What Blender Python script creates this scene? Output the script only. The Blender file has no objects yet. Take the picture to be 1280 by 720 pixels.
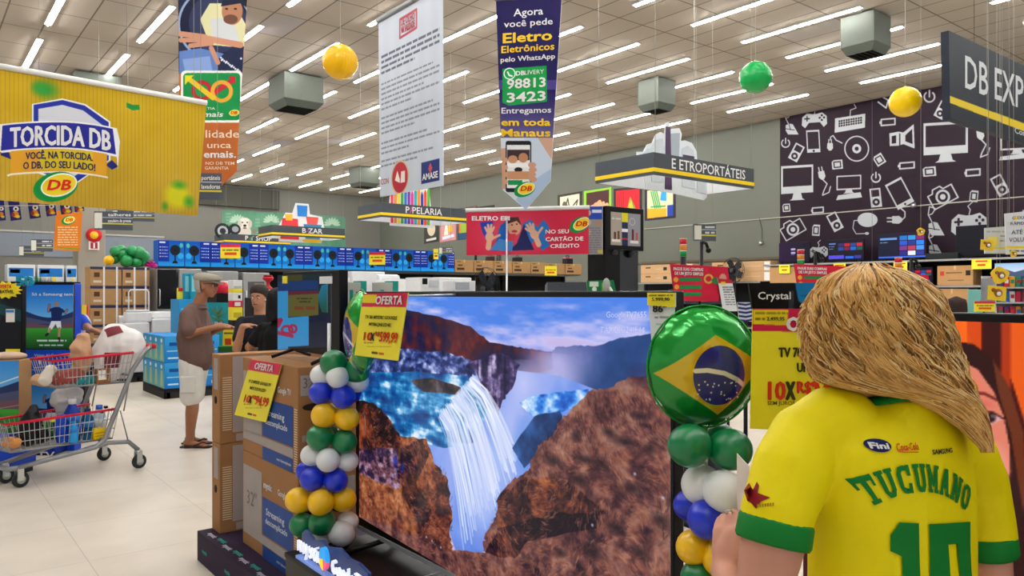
import bpy, bmesh, math, random
import numpy as np
from mathutils import Vector, Matrix
from mathutils.bvhtree import BVHTree

# ------------------------------------------------------------------ camera, world, exposure
scene = bpy.context.scene
COL = scene.collection
CC, SS = 0.7826, 0.6225                 # the store's axes are turned 38.5 degrees from the view
EYE = 1.5
FOC = 954.0
HORIZON = 365.0
CR = -math.radians(38.5)                # turn of things that face the camera
cam = bpy.data.objects.new('camera', bpy.data.cameras.new('camera'))
COL.objects.link(cam)
cam.location = (0, 0, EYE)
cam.rotation_euler = (math.pi / 2, 0, CR)
cam.data.sensor_width = 36
cam.data.lens = 36 * FOC / 1280
cam.data.shift_y = (HORIZON - 360) / 1280
cam.data.clip_start = 0.05
scene.camera = cam
vs = scene.view_settings
vs.view_transform = 'Standard'
vs.look = 'None'
vs.gamma = 1
vs.use_curve_mapping = False
vs.exposure = 0.1
WORLD_STRENGTH = 0.5
TUBE_STRENGTH = 74.0
world = bpy.data.worlds.new('store_ambient_fill')  # plain ambient fill added for the store's bounced light, entering at the open sides
scene.world = world
world.use_nodes = True
world.node_tree.nodes['Background'].inputs[0].default_value = (1.0, 0.985, 0.95, 1)
world.node_tree.nodes['Background'].inputs[1].default_value = WORLD_STRENGTH
try:
    scene.cycles.use_denoising = True
    scene.cycles.max_bounces = 6
    scene.cycles.diffuse_bounces = 3
    scene.cycles.glossy_bounces = 3
    scene.cycles.transparent_max_bounces = 8
    scene.cycles.sample_clamp_indirect = 6
except Exception:
    pass

RND = random.Random(7)

# ------------------------------------------------------------------ pixel <-> world helpers
def FR(lat, d, z):
    return Vector((lat * CC + d * SS, -lat * SS + d * CC, z))
def P(x, y, d):
    return FR((x - 640) / FOC * d, d, EYE + (HORIZON - y) / FOC * d)
def ray(x, y):
    u = (x - 640) / FOC
    return Vector((SS + u * CC, CC - u * SS, (HORIZON - y) / FOC))
def PX(x, y, X):
    r = ray(x, y); return r * (X / r.x) + Vector((0, 0, EYE))
def PY(x, y, Y):
    r = ray(x, y); return r * (Y / r.y) + Vector((0, 0, EYE))
def PZ(x, y, z):
    r = ray(x, y); return r * ((z - EYE) / r.z) + Vector((0, 0, EYE))

# ------------------------------------------------------------------ materials
def lin(c):
    if isinstance(c, str):
        c = [int(c[i:i + 2], 16) for i in (0, 2, 4)]
    o = []
    for v in c[:3]:
        v = v / 255
        o.append(v / 12.92 if v <= 0.04045 else ((v + 0.055) / 1.055) ** 2.4)
    return (*o, 1.0)
MATS = {}
def M(col, rough=0.55, metal=0.0, emit=0.0, var=0.08, scale=14.0, bump=0.0, coat=0.0, trans=0.0, stretch=None, bscale=None):
    key = (col, rough, metal, emit, var, scale, bump, coat, trans, stretch, bscale)
    if key in MATS:
        return MATS[key]
    m = bpy.data.materials.new('finish_' + col)
    m.use_nodes = True
    nt = m.node_tree; N = nt.nodes; L = nt.links
    b = N['Principled BSDF']
    c = lin(col)
    tc = N.new('ShaderNodeTexCoord')
    mp = N.new('ShaderNodeMapping'); L.new(tc.outputs['Object'], mp.inputs[0])
    if stretch: mp.inputs['Scale'].default_value = stretch
    nz = N.new('ShaderNodeTexNoise'); nz.inputs['Scale'].default_value = scale; nz.inputs['Detail'].default_value = 4
    L.new(mp.outputs[0], nz.inputs['Vector'])
    mx = N.new('ShaderNodeMix'); mx.data_type = 'RGBA'
    mx.inputs[6].default_value = tuple(v * (1 - var) for v in c[:3]) + (1,)
    mx.inputs[7].default_value = tuple(min(1, v * (1 + var)) for v in c[:3]) + (1,)
    L.new(nz.outputs['Fac'], mx.inputs[0])
    L.new(mx.outputs[2], b.inputs['Base Color'])
    b.inputs['Roughness'].default_value = rough; b.inputs['Specular IOR Level'].default_value = 0.5 if metal or coat else 0.22
    b.inputs['Metallic'].default_value = metal
    if coat: b.inputs['Coat Weight'].default_value = coat; b.inputs['Coat Roughness'].default_value = 0.08
    if trans: b.inputs['Transmission Weight'].default_value = trans
    if emit:
        b.inputs['Emission Color'].default_value = c; b.inputs['Emission Strength'].default_value = emit
    if bump:
        bp = N.new('ShaderNodeBump'); bp.inputs['Strength'].default_value = bump; bp.inputs['Distance'].default_value = 0.01
        if bscale:
            nb = N.new('ShaderNodeTexNoise'); nb.inputs['Scale'].default_value = bscale; nb.inputs['Detail'].default_value = 3
            L.new(mp.outputs[0], nb.inputs['Vector']); L.new(nb.outputs['Fac'], bp.inputs['Height'])
        else:
            L.new(nz.outputs['Fac'], bp.inputs['Height'])
        L.new(bp.outputs[0], b.inputs['Normal'])
    MATS[key] = m
    return m

# ------------------------------------------------------------------ a small painter for printed and glowing pictures
def rgb(c):
    if isinstance(c, str): return np.array([int(c[i:i + 2], 16) for i in (0, 2, 4)], np.float32)
    return np.array(c, np.float32)
def fbm(h, w, cells, octv=4, seed=0, ax=1.0, gain=0.5):
    r = np.random.RandomState(seed)
    out = np.zeros((h, w), np.float32); amp = 1; tot = 0
    cy, cx = cells, cells * ax
    for o in range(octv):
        ny, nx = max(2, int(cy * h / w) + 2), max(2, int(cx) + 2)
        g = r.rand(ny + 1, nx + 1).astype(np.float32)
        yy = np.linspace(0, ny - 1.001, h); xx = np.linspace(0, nx - 1.001, w)
        yi = yy.astype(int); xi = xx.astype(int)
        fy = (yy - yi)[:, None]; fx = (xx - xi)[None, :]
        fy = fy * fy * (3 - 2 * fy); fx = fx * fx * (3 - 2 * fx)
        a = g[yi][:, xi]; b = g[yi][:, xi + 1]; c = g[yi + 1][:, xi]; d = g[yi + 1][:, xi + 1]
        out += amp * ((a * (1 - fx) + b * fx) * (1 - fy) + (c * (1 - fx) + d * fx) * fy)
        tot += amp; amp *= gain; cy *= 2; cx *= 2
    return out / tot
class Cv:
    def __init__(s, w, h, bg='ffffff', ss=2):
        s.k = ss; s.w = w; s.h = h; s.W = w * ss; s.H = h * ss
        s.a = np.empty((s.H, s.W, 3), np.float32); s.a[:] = rgb(bg)
        s.T = None; s.map = None; s.mk = 1.0
    def tr(s, ox=0, oy=0, sc=1, rot=0):          # drawing frame: offset, scale, turn (degrees)
        r = math.radians(rot); s.T = (ox, oy, sc, math.cos(r), math.sin(r)); return s
    def _p(s, pts):
        p = np.array(pts, np.float32).reshape(-1, 2)
        if s.map: p = np.array([s.map(float(x), float(y)) for x, y in (p if not s.T else s._t(p))], np.float32)
        elif s.T:
            ox, oy, sc, c, n = s.T
            x = p[:, 0] * sc; y = p[:, 1] * sc
            p = np.stack([ox + x * c - y * n, oy + x * n + y * c], 1)
        return p * s.k
    def _t(s, p):
        ox, oy, sc, c, n = s.T; x = p[:, 0] * sc; y = p[:, 1] * sc
        return np.stack([ox + x * c - y * n, oy + x * n + y * c], 1)
    def _sc(s): return (s.T[2] if s.T else 1) * s.k * s.mk
    def _win(s, p, pad):
        x0 = max(0, int(p[:, 0].min() - pad)); x1 = min(s.W, int(p[:, 0].max() + pad) + 2)
        y0 = max(0, int(p[:, 1].min() - pad)); y1 = min(s.H, int(p[:, 1].max() + pad) + 2)
        if x1 <= x0 or y1 <= y0: return None
        X, Y = np.meshgrid(np.arange(x0, x1) + 0.5, np.arange(y0, y1) + 0.5)
        return x0, x1, y0, y1, X, Y
    def _put(s, wn, m, col, al):
        x0, x1, y0, y1 = wn[:4]
        sub = s.a[y0:y1, x0:x1]; m = (m * al)[..., None]
        sub[:] = sub * (1 - m) + (col if isinstance(col, np.ndarray) and col.ndim == 3 else rgb(col)) * m
    def pmask(s, pts):
        p = s._p(pts); wn = s._win(p, 0)
        if wn is None: return None, None
        X, Y = wn[4], wn[5]; ins = np.zeros(X.shape, bool)
        n = len(p)
        for i in range(n):
            ax, ay = p[i]; bx, by = p[(i + 1) % n]
            if ay == by: continue
            c = ((ay > Y) != (by > Y)) & (X < (bx - ax) * (Y - ay) / (by - ay) + ax)
            ins ^= c
        return wn, ins.astype(np.float32)
    def poly(s, pts, col, al=1.0):
        wn, m = s.pmask(pts)
        if wn: s._put(wn, m, col, al)
    def ell(s, cx, cy, rx, ry=None, col='000000', rot=0, al=1.0, ring=0, soft=0):
        ry = rx if ry is None else ry
        t = np.linspace(0, 2 * np.pi, 40, endpoint=False); r = math.radians(rot)
        ex = rx * np.cos(t); ey = ry * np.sin(t)
        o = np.stack([cx + ex * math.cos(r) - ey * math.sin(r), cy + ex * math.sin(r) + ey * math.cos(r)], 1)
        if soft:
            p = s._p([[cx, cy]]); wn = s._win(np.concatenate([s._p(o)]), 1)
            if wn is None: return
            k = s._sc(); dx = (wn[4] - p[0, 0]) / (rx * k); dy = (wn[5] - p[0, 1]) / (ry * k)
            m = np.clip((1 - np.sqrt(dx * dx + dy * dy)) / soft, 0, 1).astype(np.float32)
            s._put(wn, m, col, al); return
        if ring:
            ix = (rx - ring) * np.cos(t); iy = (ry - ring) * np.sin(t)
            i = np.stack([cx + ix * math.cos(r) - iy * math.sin(r), cy + ix * math.sin(r) + iy * math.cos(r)], 1)
            o = np.concatenate([o, o[:1], i[:1], i[::-1]])
        s.poly(o, col, al)
    def line(s, pts, w, col, al=1.0, close=False):
        p = s._p(pts)
        if close: p = np.concatenate([p, p[:1]])
        hw = w * s._sc() / 2; wn = s._win(p, hw + 1)
        if wn is None: return
        X, Y = wn[4], wn[5]; D = np.full(X.shape, 1e9, np.float32)
        for i in range(len(p) - 1):
            ax, ay = p[i]; dx, dy = p[i + 1] - p[i]; q = dx * dx + dy * dy + 1e-9
            t = np.clip(((X - ax) * dx + (Y - ay) * dy) / q, 0, 1)
            D = np.minimum(D, (X - ax - t * dx) ** 2 + (Y - ay - t * dy) ** 2)
        s._put(wn, np.clip(hw - np.sqrt(D) + 0.5, 0, 1), col, al)
    def rect(s, x0, y0, x1, y1, col, r=0, al=1.0):
        if not r: return s.poly([(x0, y0), (x1, y0), (x1, y1), (x0, y1)], col, al)
        o = []
        for cx, cy, a in ((x1 - r, y0 + r, -90), (x1 - r, y1 - r, 0), (x0 + r, y1 - r, 90), (x0 + r, y0 + r, 180)):
            for k in range(6):
                t = math.radians(a + k * 18); o.append((cx + r * math.cos(t), cy + r * math.sin(t)))
        s.poly(o, col, al)
    def frame(s, x0, y0, x1, y1, w, col, r=2):
        s.line([(x0, y0), (x1, y0), (x1, y1), (x0, y1)], w, col, close=True)
    def grad(s, x0, y0, x1, y1, c0, c1, vert=True):
        k = s.k; x0, y0, x1, y1 = int(x0 * k), int(y0 * k), int(x1 * k), int(y1 * k)
        n = (y1 - y0) if vert else (x1 - x0); t = np.linspace(0, 1, n, dtype=np.float32)[:, None]
        g = rgb(c0) * (1 - t) + rgb(c1) * t
        s.a[y0:y1, x0:x1] = g[:, None, :] if vert else g[None, :, :]
    def tex(s, amp, cells, seed=0, ax=1.0, octv=4):      # mottling
        n = fbm(s.H, s.W, cells, octv, seed, ax); s.a += ((n - 0.5) * 2 * amp)[..., None]
    def marks(s, x0, y0, x1, h, col, seed=0, al=0.85):     # one line of print too small to read
        r = random.Random(seed); x = x0
        while x < x1:
            w = r.uniform(1.2, 4.2) * h
            s.rect(x, y0 + h * .15, min(x1, x + w), y0 + h * .85, col, al=al); x += w + h * .5
    def image(s, name):
        k = s.k; a = s.a.reshape(s.h, k, s.w, k, 3).mean((1, 3)); a = np.clip(a / 255, 0, 1)
        px = np.ones((s.h, s.w, 4), np.float32); px[..., :3] = a[::-1]
        im = bpy.data.images.new(name, s.w, s.h); im.pixels.foreach_set(px.ravel()); im.update(); im.pack()
        return im
def PM(name, cv, emit=0.0, rough=0.45, dim=1.0, coat=0.0, spec=0.15):
    m = bpy.data.materials.new(name); m.use_nodes = True
    N = m.node_tree.nodes; L = m.node_tree.links; b = N['Principled BSDF']
    t = N.new('ShaderNodeTexImage'); t.image = cv.image(name); t.interpolation = 'Linear'; t.extension = 'EXTEND'
    b.inputs['Roughness'].default_value = rough
    b.inputs['Specular IOR Level'].default_value = spec
    if emit:
        L.new(t.outputs[0], b.inputs['Emission Color']); b.inputs['Emission Strength'].default_value = emit
        b.inputs['Base Color'].default_value = (0.01, 0.01, 0.012, 1)
    else:
        L.new(t.outputs[0], b.inputs['Base Color'])
    if coat: b.inputs['Coat Weight'].default_value = coat
    return m

# ------------------------------------------------------------------ mesh builder
class MB:
    def __init__(s): s.v = []; s.f = []; s.mi = []; s.uv = []; s.sm = []
    def add(s, vs, fs, mi=0, uvs=None, smooth=False):
        o = len(s.v); s.v += [Vector(v) for v in vs]
        for i, f in enumerate(fs):
            s.f.append([o + k for k in f]); s.mi.append(mi if isinstance(mi, int) else mi[i]); s.sm.append(smooth)
            s.uv.append(uvs[i] if uvs else None)
        return s
    def box(s, c, d, mi=0, rz=0, M4=None):
        hx, hy, hz = d[0] / 2, d[1] / 2, d[2] / 2
        vs = [Vector((sx * hx, sy * hy, sz * hz)) for sz in (-1, 1) for sx, sy in ((-1, -1), (1, -1), (1, 1), (-1, 1))]
        R = Matrix.Rotation(rz, 3, 'Z') if M4 is None else M4
        vs = [R @ v + Vector(c) for v in vs]
        return s.add(vs, [(3, 2, 1, 0), (4, 5, 6, 7), (0, 1, 5, 4), (1, 2, 6, 5), (2, 3, 7, 6), (3, 0, 4, 7)], mi)
    def bb(s, x0, x1, y0, y1, z0, z1, mi=0):
        return s.box(((x0 + x1) / 2, (y0 + y1) / 2, (z0 + z1) / 2), (abs(x1 - x0), abs(y1 - y0), abs(z1 - z0)), mi)
    def quad(s, a, b, c, d, mi=0, uv=True):      # a bottom-left, b bottom-right, c top-right, d top-left
        return s.add([a, b, c, d], [(0, 1, 2, 3)], mi, [((0, 0), (1, 0), (1, 1), (0, 1))] if uv else None)
    def grid(s, fn, nu, nv, mi=0, smooth=True):   # fn(u,v)->point, with u,v as texture coordinates
        vs = [fn(i / nu, j / nv) for j in range(nv + 1) for i in range(nu + 1)]; fs = []; uvs = []
        for j in range(nv):
            for i in range(nu):
                a = j * (nu + 1) + i; fs.append((a, a + 1, a + nu + 2, a + nu + 1))
                uvs.append(((i / nu, j / nv), ((i + 1) / nu, j / nv), ((i + 1) / nu, (j + 1) / nv), (i / nu, (j + 1) / nv)))
        return s.add(vs, fs, mi, uvs, smooth)
    def rings(s, rs, mi=0, cap=True, smooth=True, closed=True):
        n = len(rs[0]); vs = [p for r in rs for p in r]; fs = []
        for i in range(len(rs) - 1):
            for j in range(n if closed else n - 1):
                a = i * n + j; b = i * n + (j + 1) % n; fs.append((a, b, b + n, a + n))
        if cap:
            fs.append(tuple(range(n))[::-1]); k = (len(rs) - 1) * n; fs.append(tuple(k + j for j in range(n)))
        return s.add(vs, fs, mi, None, smooth)
    def tube(s, pts, r, n=8, mi=0, cap=True, smooth=True):
        pts = [Vector(p) for p in pts]; rr = r if isinstance(r, (list, tuple)) else [r] * len(pts); rs = []
        pr = None
        for i, p in enumerate(pts):
            t = (pts[min(i + 1, len(pts) - 1)] - pts[max(i - 1, 0)])
            t = t.normalized() if t.length > 1e-9 else Vector((0, 0, 1))
            if pr is None:
                a = t.cross(Vector((0, 0, 1)) if abs(t.z) < 0.9 else Vector((1, 0, 0))).normalized()
            else:
                a = (pr - t * pr.dot(t)).normalized()
            pr = a; b = t.cross(a)
            rs.append([p + (a * math.cos(2 * math.pi * k / n) + b * math.sin(2 * math.pi * k / n)) * rr[i] for k in range(n)])
        return s.rings(rs, mi, cap, smooth)
    def cyl(s, c, r, h, n=20, mi=0, axis='z', r2=None, smooth=True):
        ax = {'x': Vector((1, 0, 0)), 'y': Vector((0, 1, 0)), 'z': Vector((0, 0, 1))}[axis] if isinstance(axis, str) else Vector(axis).normalized()
        c = Vector(c); return s.tube([c - ax * h / 2, c + ax * h / 2], [r, r if r2 is None else r2], n, mi, True, smooth)
    def ball(s, c, r, nu=20, nv=12, mi=0, R=None):
        r = (r, r, r) if not isinstance(r, (tuple, list)) else r
        R = R or Matrix.Identity(3); c = Vector(c); rs = []
        for j in range(nv + 1):
            t = math.pi * (0.02 + 0.96 * j / nv); q = []
            for i in range(nu):
                a = 2 * math.pi * i / nu
                q.append(c + R @ Vector((r[0] * math.sin(t) * math.cos(a), r[1] * math.sin(t) * math.sin(a), -r[2] * math.cos(t))))
            rs.append(q)
        return s.rings(rs, mi, True, True)
    def prism(s, pts, a, b, f, mi=0, mi_side=None):   # outline pts (u,v); f(u,v,w) maps to 3D; thickness a..b
        n = len(pts); vs = [f(u, v, a) for u, v in pts] + [f(u, v, b) for u, v in pts]
        fs = [tuple(range(n)), tuple(range(2 * n - 1, n - 1, -1))] + [(i, i + n, (i + 1) % n + n, (i + 1) % n) for i in range(n)]
        return s.add(vs, fs, [mi, mi] + [mi if mi_side is None else mi_side] * n)
    def lathe(s, prof, c=(0, 0, 0), n=20, mi=0, smooth=True):
        c = Vector(c)
        return s.rings([[c + Vector((r * math.cos(2 * math.pi * k / n), r * math.sin(2 * math.pi * k / n), z)) for k in range(n)] for r, z in prof], mi, True, smooth)
    def mesh(s, name, mats):
        me = bpy.data.meshes.new(name)
        me.from_pydata([tuple(v) for v in s.v], [], s.f)
        for m in mats: me.materials.append(m)
        me.polygons.foreach_set('material_index', s.mi); me.polygons.foreach_set('use_smooth', s.sm)
        if any(u is not None for u in s.uv):
            ul = me.uv_layers.new(name='UVMap').data; k = 0
            for f, u in zip(s.f, s.uv):
                for j in range(len(f)):
                    if u: ul[k].uv = u[j]
                    k += 1
        me.update(); return me
def bake(me, mods, name):
    ob = bpy.data.objects.new('tmp', me); COL.objects.link(ob)
    for typ, kw in mods:
        md = ob.modifiers.new('m', typ)
        for k, v in kw.items(): setattr(md, k, v)
    dg = bpy.context.evaluated_depsgraph_get()
    out = bpy.data.meshes.new_from_object(ob.evaluated_get(dg)); out.name = name
    bpy.data.objects.remove(ob); return out
def part(name, mb, mats, parent=None, label=None, bevel=0.0, world=False, stuff=False):
    me = mb if isinstance(mb, bpy.types.Mesh) else mb.mesh(name, mats if isinstance(mats, (list, tuple)) else [mats])
    o = bpy.data.objects.new(name, me); COL.objects.link(o)
    if parent is not None:
        o.parent = parent
        if world: me.transform(parent_world(parent).inverted())
    if label: o['label'] = label
    if stuff: o['kind'] = 'stuff'
    if bevel:
        b = o.modifiers.new('bevel', 'BEVEL'); b.width = bevel; b.segments = 2; b.limit_method = 'ANGLE'
    return o
def parent_world(o):
    m = Matrix.Translation(o.location) @ o.rotation_euler.to_matrix().to_4x4()
    while o.parent: o = o.parent; m = Matrix.Translation(o.location) @ o.rotation_euler.to_matrix().to_4x4() @ m
    return m
def tag(o, label, cat, group=None):
    o['label'] = label; o['category'] = cat
    if group: o['group'] = group
    return o
def thing(name, label, cat, loc=(0, 0, 0), rz=0.0, group=None):
    o = bpy.data.objects.new(name, None); COL.objects.link(o); o.empty_display_size = 0.1
    o.location = loc; o.rotation_euler = (0, 0, rz); return tag(o, label, cat, group)
def struct(name, mb, mats, bevel=0.0, parent=None):
    o = part(name, mb, mats, parent, bevel=bevel); o['kind'] = 'structure'; return o
def dup(root, loc=None, rz=None, label=None, group=None):
    def cp(o, par):
        c = o.copy(); COL.objects.link(c)
        if par: c.parent = par
        for ch in o.children: cp(ch, c)
        return c
    r = cp(root, None)
    if loc is not None: r.location = loc
    if rz is not None: r.rotation_euler = (0, 0, rz)
    if label: r['label'] = label
    if group: r['group'] = group
    return r

# ------------------------------------------------------------------ lettering
_TXT = {}
def text2d(s, bold=0.0, shear=0.0, res=2):
    k = (s, bold, shear, res)
    if k in _TXT: return _TXT[k]
    cu = bpy.data.curves.new('t', 'FONT'); cu.body = s; cu.size = 1; cu.offset = bold; cu.shear = shear; cu.resolution_u = res
    ob = bpy.data.objects.new('t', cu); me = ob.to_mesh()
    vs = [(v.co.x, v.co.y) for v in me.vertices]; fs = [tuple(p.vertices) for p in me.polygons]
    ob.to_mesh_clear(); bpy.data.objects.remove(ob); bpy.data.curves.remove(cu)
    if vs:
        x0 = min(v[0] for v in vs); x1 = max(v[0] for v in vs); y0 = min(v[1] for v in vs); y1 = max(v[1] for v in vs)
        vs = [(v[0] - x0, v[1]) for v in vs]; w = x1 - x0
    else: w = 0; y0 = 0; y1 = 1
    _TXT[k] = (vs, fs, w, y0, y1); return _TXT[k]
def put_text(mb, s, x, y, h, fn, mi=0, w=None, align='l', bold=0.012, shear=0.0, warp=None, cap=0.73):
    """letters of cap height h with the baseline at (x, y) in a panel's own units; w squeezes to a width; fn(u,v)->3D"""
    vs, fs, tw, y0, y1 = text2d(s, min(bold, .010), shear)
    if not vs: return
    ky = h / cap; kx = ky if w is None else w / tw; W = tw * kx
    ox = x - (W / 2 if align == 'c' else W if align == 'r' else 0)
    e = max(0, bold - .010) * h * 1.3
    q0 = fn(x, y); nn = (fn(x + h, y) - q0).cross(fn(x, y + h) - q0).normalized() * .0005
    for i, sh in enumerate(((0, 0),) if bold < .014 else ((-e, 0), (e, 0), (0, e * .7), (0, -e * .7))):
        o = []
        for a, b in vs:
            u, v = ox + a * kx + sh[0], y + b * ky + sh[1]
            if warp: u, v = warp(u, v)
            o.append(fn(u, v) + nn * i)
        mb.add(o, fs, mi)
ORD = ['first', 'second', 'third', 'fourth', 'fifth', 'sixth', 'seventh', 'eighth', 'ninth', 'tenth', 'eleventh', 'twelfth', 'thirteenth', 'fourteenth', 'fifteenth', 'sixteenth']
# common finishes
BLACK = M('08080b', 0.4); DARK = M('121316', 0.6); GREY = M('6a6f73', 0.5); WHITE = M('e9e9ea', 0.5); CHROME = M('c9ccd0', 0.28, 0.9, var=0.02)
YELLOW = M('f3e43a', 0.5); RED = M('d21f3c', 0.5); KRAFT = M('b58a5c', 0.75, bump=0.05); INK = M('1c1c20', 0.6); REDINK = M('d8331f', 0.6)
SKIN_A = M('c68f72', 0.5, var=0.05); SKIN_B = M('9a6445', 0.5, var=0.06); PAPER = M('eceae4', 0.6, var=0.03)
# ------------------------------------------------------------------ the setting
CEIL = 6.5; WX = 19.7; WY = 36.0
def ceil_mat():
    m = bpy.data.materials.new('ceiling_tiles'); m.use_nodes = True
    N = m.node_tree.nodes; L = m.node_tree.links; b = N['Principled BSDF']; b.inputs['Roughness'].default_value = 0.9
    tc = N.new('ShaderNodeTexCoord'); sp = N.new('ShaderNodeSeparateXYZ'); L.new(tc.outputs['Object'], sp.inputs[0])
    def mth(op, a, v=None, c=None):
        n = N.new('ShaderNodeMath'); n.operation = op
        for i, q in enumerate((a, v, c)):
            if q is None: continue
            if isinstance(q, (int, float)): n.inputs[i].default_value = q
            else: L.new(q, n.inputs[i])
        return n.outputs[0]
    fx = mth('DIVIDE', mth('SUBTRACT', sp.outputs[0], 2.04 - 62.7), 0.627); fy = mth('DIVIDE', mth('SUBTRACT', sp.outputs[1], 15.77 - 122.0), 1.22)
    dx = mth('ABSOLUTE', mth('SUBTRACT', mth('FRACT', fx), 0.5)); dy = mth('ABSOLUTE', mth('SUBTRACT', mth('FRACT', fy), 0.5))
    lx = mth('GREATER_THAN', dx, 0.5 - 0.013 / 0.627); ly = mth('GREATER_THAN', dy, 0.5 - 0.013 / 1.22)
    ln = mth('MAXIMUM', lx, ly)
    cb = N.new('ShaderNodeCombineXYZ'); L.new(mth('FLOOR', fx), cb.inputs[0]); L.new(mth('FLOOR', fy), cb.inputs[1])
    wn = N.new('ShaderNodeTexWhiteNoise'); wn.noise_dimensions = '3D'; L.new(cb.outputs[0], wn.inputs[0])
    nz = N.new('ShaderNodeTexNoise'); nz.inputs['Scale'].default_value = 0.7; L.new(tc.outputs['Object'], nz.inputs['Vector'])
    r = N.new('ShaderNodeValToRGB'); L.new(wn.outputs[0], r.inputs[0])
    r.color_ramp.elements[0].color = lin('afa596'); r.color_ramp.elements[1].color = lin('bcb3a4')
    e = r.color_ramp.elements.new(0.95); e.color = lin('b8aea0'); e = r.color_ramp.elements.new(0.965); e.color = lin('a39fa6')
    mx = N.new('ShaderNodeMix'); mx.data_type = 'RGBA'; L.new(ln, mx.inputs[0]); L.new(r.outputs[0], mx.inputs[6]); mx.inputs[7].default_value = lin('6f6456')
    L.new(mx.outputs[2], b.inputs['Base Color']); return m
def floor_mat():
    m = bpy.data.materials.new('floor_tiles'); m.use_nodes = True
    N = m.node_tree.nodes; L = m.node_tree.links; b = N['Principled BSDF']; b.inputs['Roughness'].default_value = 0.38
    tc = N.new('ShaderNodeTexCoord'); br = N.new('ShaderNodeTexBrick'); L.new(tc.outputs['Object'], br.inputs['Vector'])
    br.offset = 0; br.inputs['Scale'].default_value = 1; br.inputs['Brick Width'].default_value = 0.8; br.inputs['Row Height'].default_value = 0.8
    br.inputs['Mortar Size'].default_value = 0.003; br.inputs['Mortar Smooth'].default_value = 0.3
    br.inputs['Color1'].default_value = lin('e3d9cb'); br.inputs['Color2'].default_value = lin('dfd4c5'); br.inputs['Mortar'].default_value = lin('c2b8aa')
    nz = N.new('ShaderNodeTexNoise'); nz.inputs['Scale'].default_value = 2.2; nz.inputs['Detail'].default_value = 6; L.new(tc.outputs['Object'], nz.inputs['Vector'])
    rp = N.new('ShaderNodeValToRGB'); L.new(nz.outputs['Fac'], rp.inputs[0]); rp.color_ramp.elements[0].position = 0.3; rp.color_ramp.elements[1].position = 0.7
    rp.color_ramp.elements[0].color = (0.82, 0.81, 0.8, 1); rp.color_ramp.elements[1].color = (1, 1, 1, 1)
    mx = N.new('ShaderNodeMix'); mx.data_type = 'RGBA'; mx.blend_type = 'MULTIPLY'; mx.inputs[0].default_value = 0.8
    L.new(br.outputs['Color'], mx.inputs[6]); L.new(rp.outputs[0], mx.inputs[7]); L.new(mx.outputs[2], b.inputs['Base Color'])
    return m
def wall_mat(col, ribs=1.0):
    m = bpy.data.materials.new('painted_wall_' + col); m.use_nodes = True
    N = m.node_tree.nodes; L = m.node_tree.links; b = N['Principled BSDF']; b.inputs['Roughness'].default_value = 0.7
    tc = N.new('ShaderNodeTexCoord'); nz = N.new('ShaderNodeTexNoise'); nz.inputs['Scale'].default_value = 0.6; nz.inputs['Detail'].default_value = 5
    L.new(tc.outputs['Object'], nz.inputs['Vector'])
    c = lin(col); mx = N.new('ShaderNodeMix'); mx.data_type = 'RGBA'; L.new(nz.outputs['Fac'], mx.inputs[0])
    mx.inputs[6].default_value = tuple(v * .9 for v in c[:3]) + (1,); mx.inputs[7].default_value = tuple(v * 1.1 for v in c[:3]) + (1,)
    L.new(mx.outputs[2], b.inputs['Base Color'])
    wv = N.new('ShaderNodeTexWave'); wv.wave_type = 'BANDS'; wv.bands_direction = 'DIAGONAL'; wv.inputs['Scale'].default_value = 0.5 * ribs
    mp = N.new('ShaderNodeMapping'); mp.inputs['Scale'].default_value = (1, 1, 0); L.new(tc.outputs['Object'], mp.inputs[0]); L.new(mp.outputs[0], wv.inputs['Vector'])
    bp = N.new('ShaderNodeBump'); bp.inputs['Strength'].default_value = 0.15; bp.inputs['Distance'].default_value = 0.02
    L.new(wv.outputs['Fac'], bp.inputs['Height']); L.new(bp.outputs[0], b.inputs['Normal']); return m
WALLG = wall_mat('5d6056'); WALLB = wall_mat('73726b')
struct('floor', MB().bb(-14, WX + .1, -3, WY + .1, -0.1, 0), [floor_mat()])
struct('ceiling', MB().bb(-14, WX + .1, -3, WY + .1, CEIL, CEIL + 0.1), [ceil_mat()])
struct('wall_right', MB().bb(WX, WX + .15, -3, WY + .1, 0, CEIL), [WALLG])
struct('wall_back', MB().bb(-14, WX, WY, WY + .15, 0, CEIL), [WALLB])
# ledge line on the right wall, and the slightly proud lower wall under it
struct('trim_1', MB().bb(WX - .035, WX, 2, 17.5, 3.63, 3.655), [M('a9a697', 0.5)])
struct('trim_2', MB().bb(WX - .05, WX, 12.0, 20, 2.44, 2.52), [M('5e5140', 0.6)])
# dark bulkhead high on the back wall
bk = MB(); a = PY(250, 233, WY); b_ = PY(347, 233, WY)
bk.bb(-6, b_.x, WY - .25, WY, PY(340, 262, WY).z, CEIL - .12)
for k in range(9): bk.bb(b_.x - .4 - k * 1.4, b_.x - .34 - k * 1.4, WY - .28, WY - .25, PY(340, 262, WY).z, CEIL - .12)
struct('trim_3', bk, [M('4a4a43', 0.8)])
# blue grey band along the back wall at left
struct('trim_4', MB().bb(-14, PY(205, 300, WY).x, WY - .04, WY, PY(100, 322, WY).z, PY(100, 293, WY).z), [M('7f8792', 0.7)])
struct('trim_5', MB().bb(-14, PY(205, 300, WY).x, WY - .08, WY, PY(100, 293, WY).z, PY(100, 293, WY).z + .06), [M('b7b5ae', 0.7)])
# pillar
p0 = PY(97, 300, 27); p1 = PY(132, 300, 27)
struct('wall_pillar', MB().bb(p0.x, p1.x, 27, 27.9, 0, CEIL), [wall_mat('9b958a')], bevel=.03)

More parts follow.
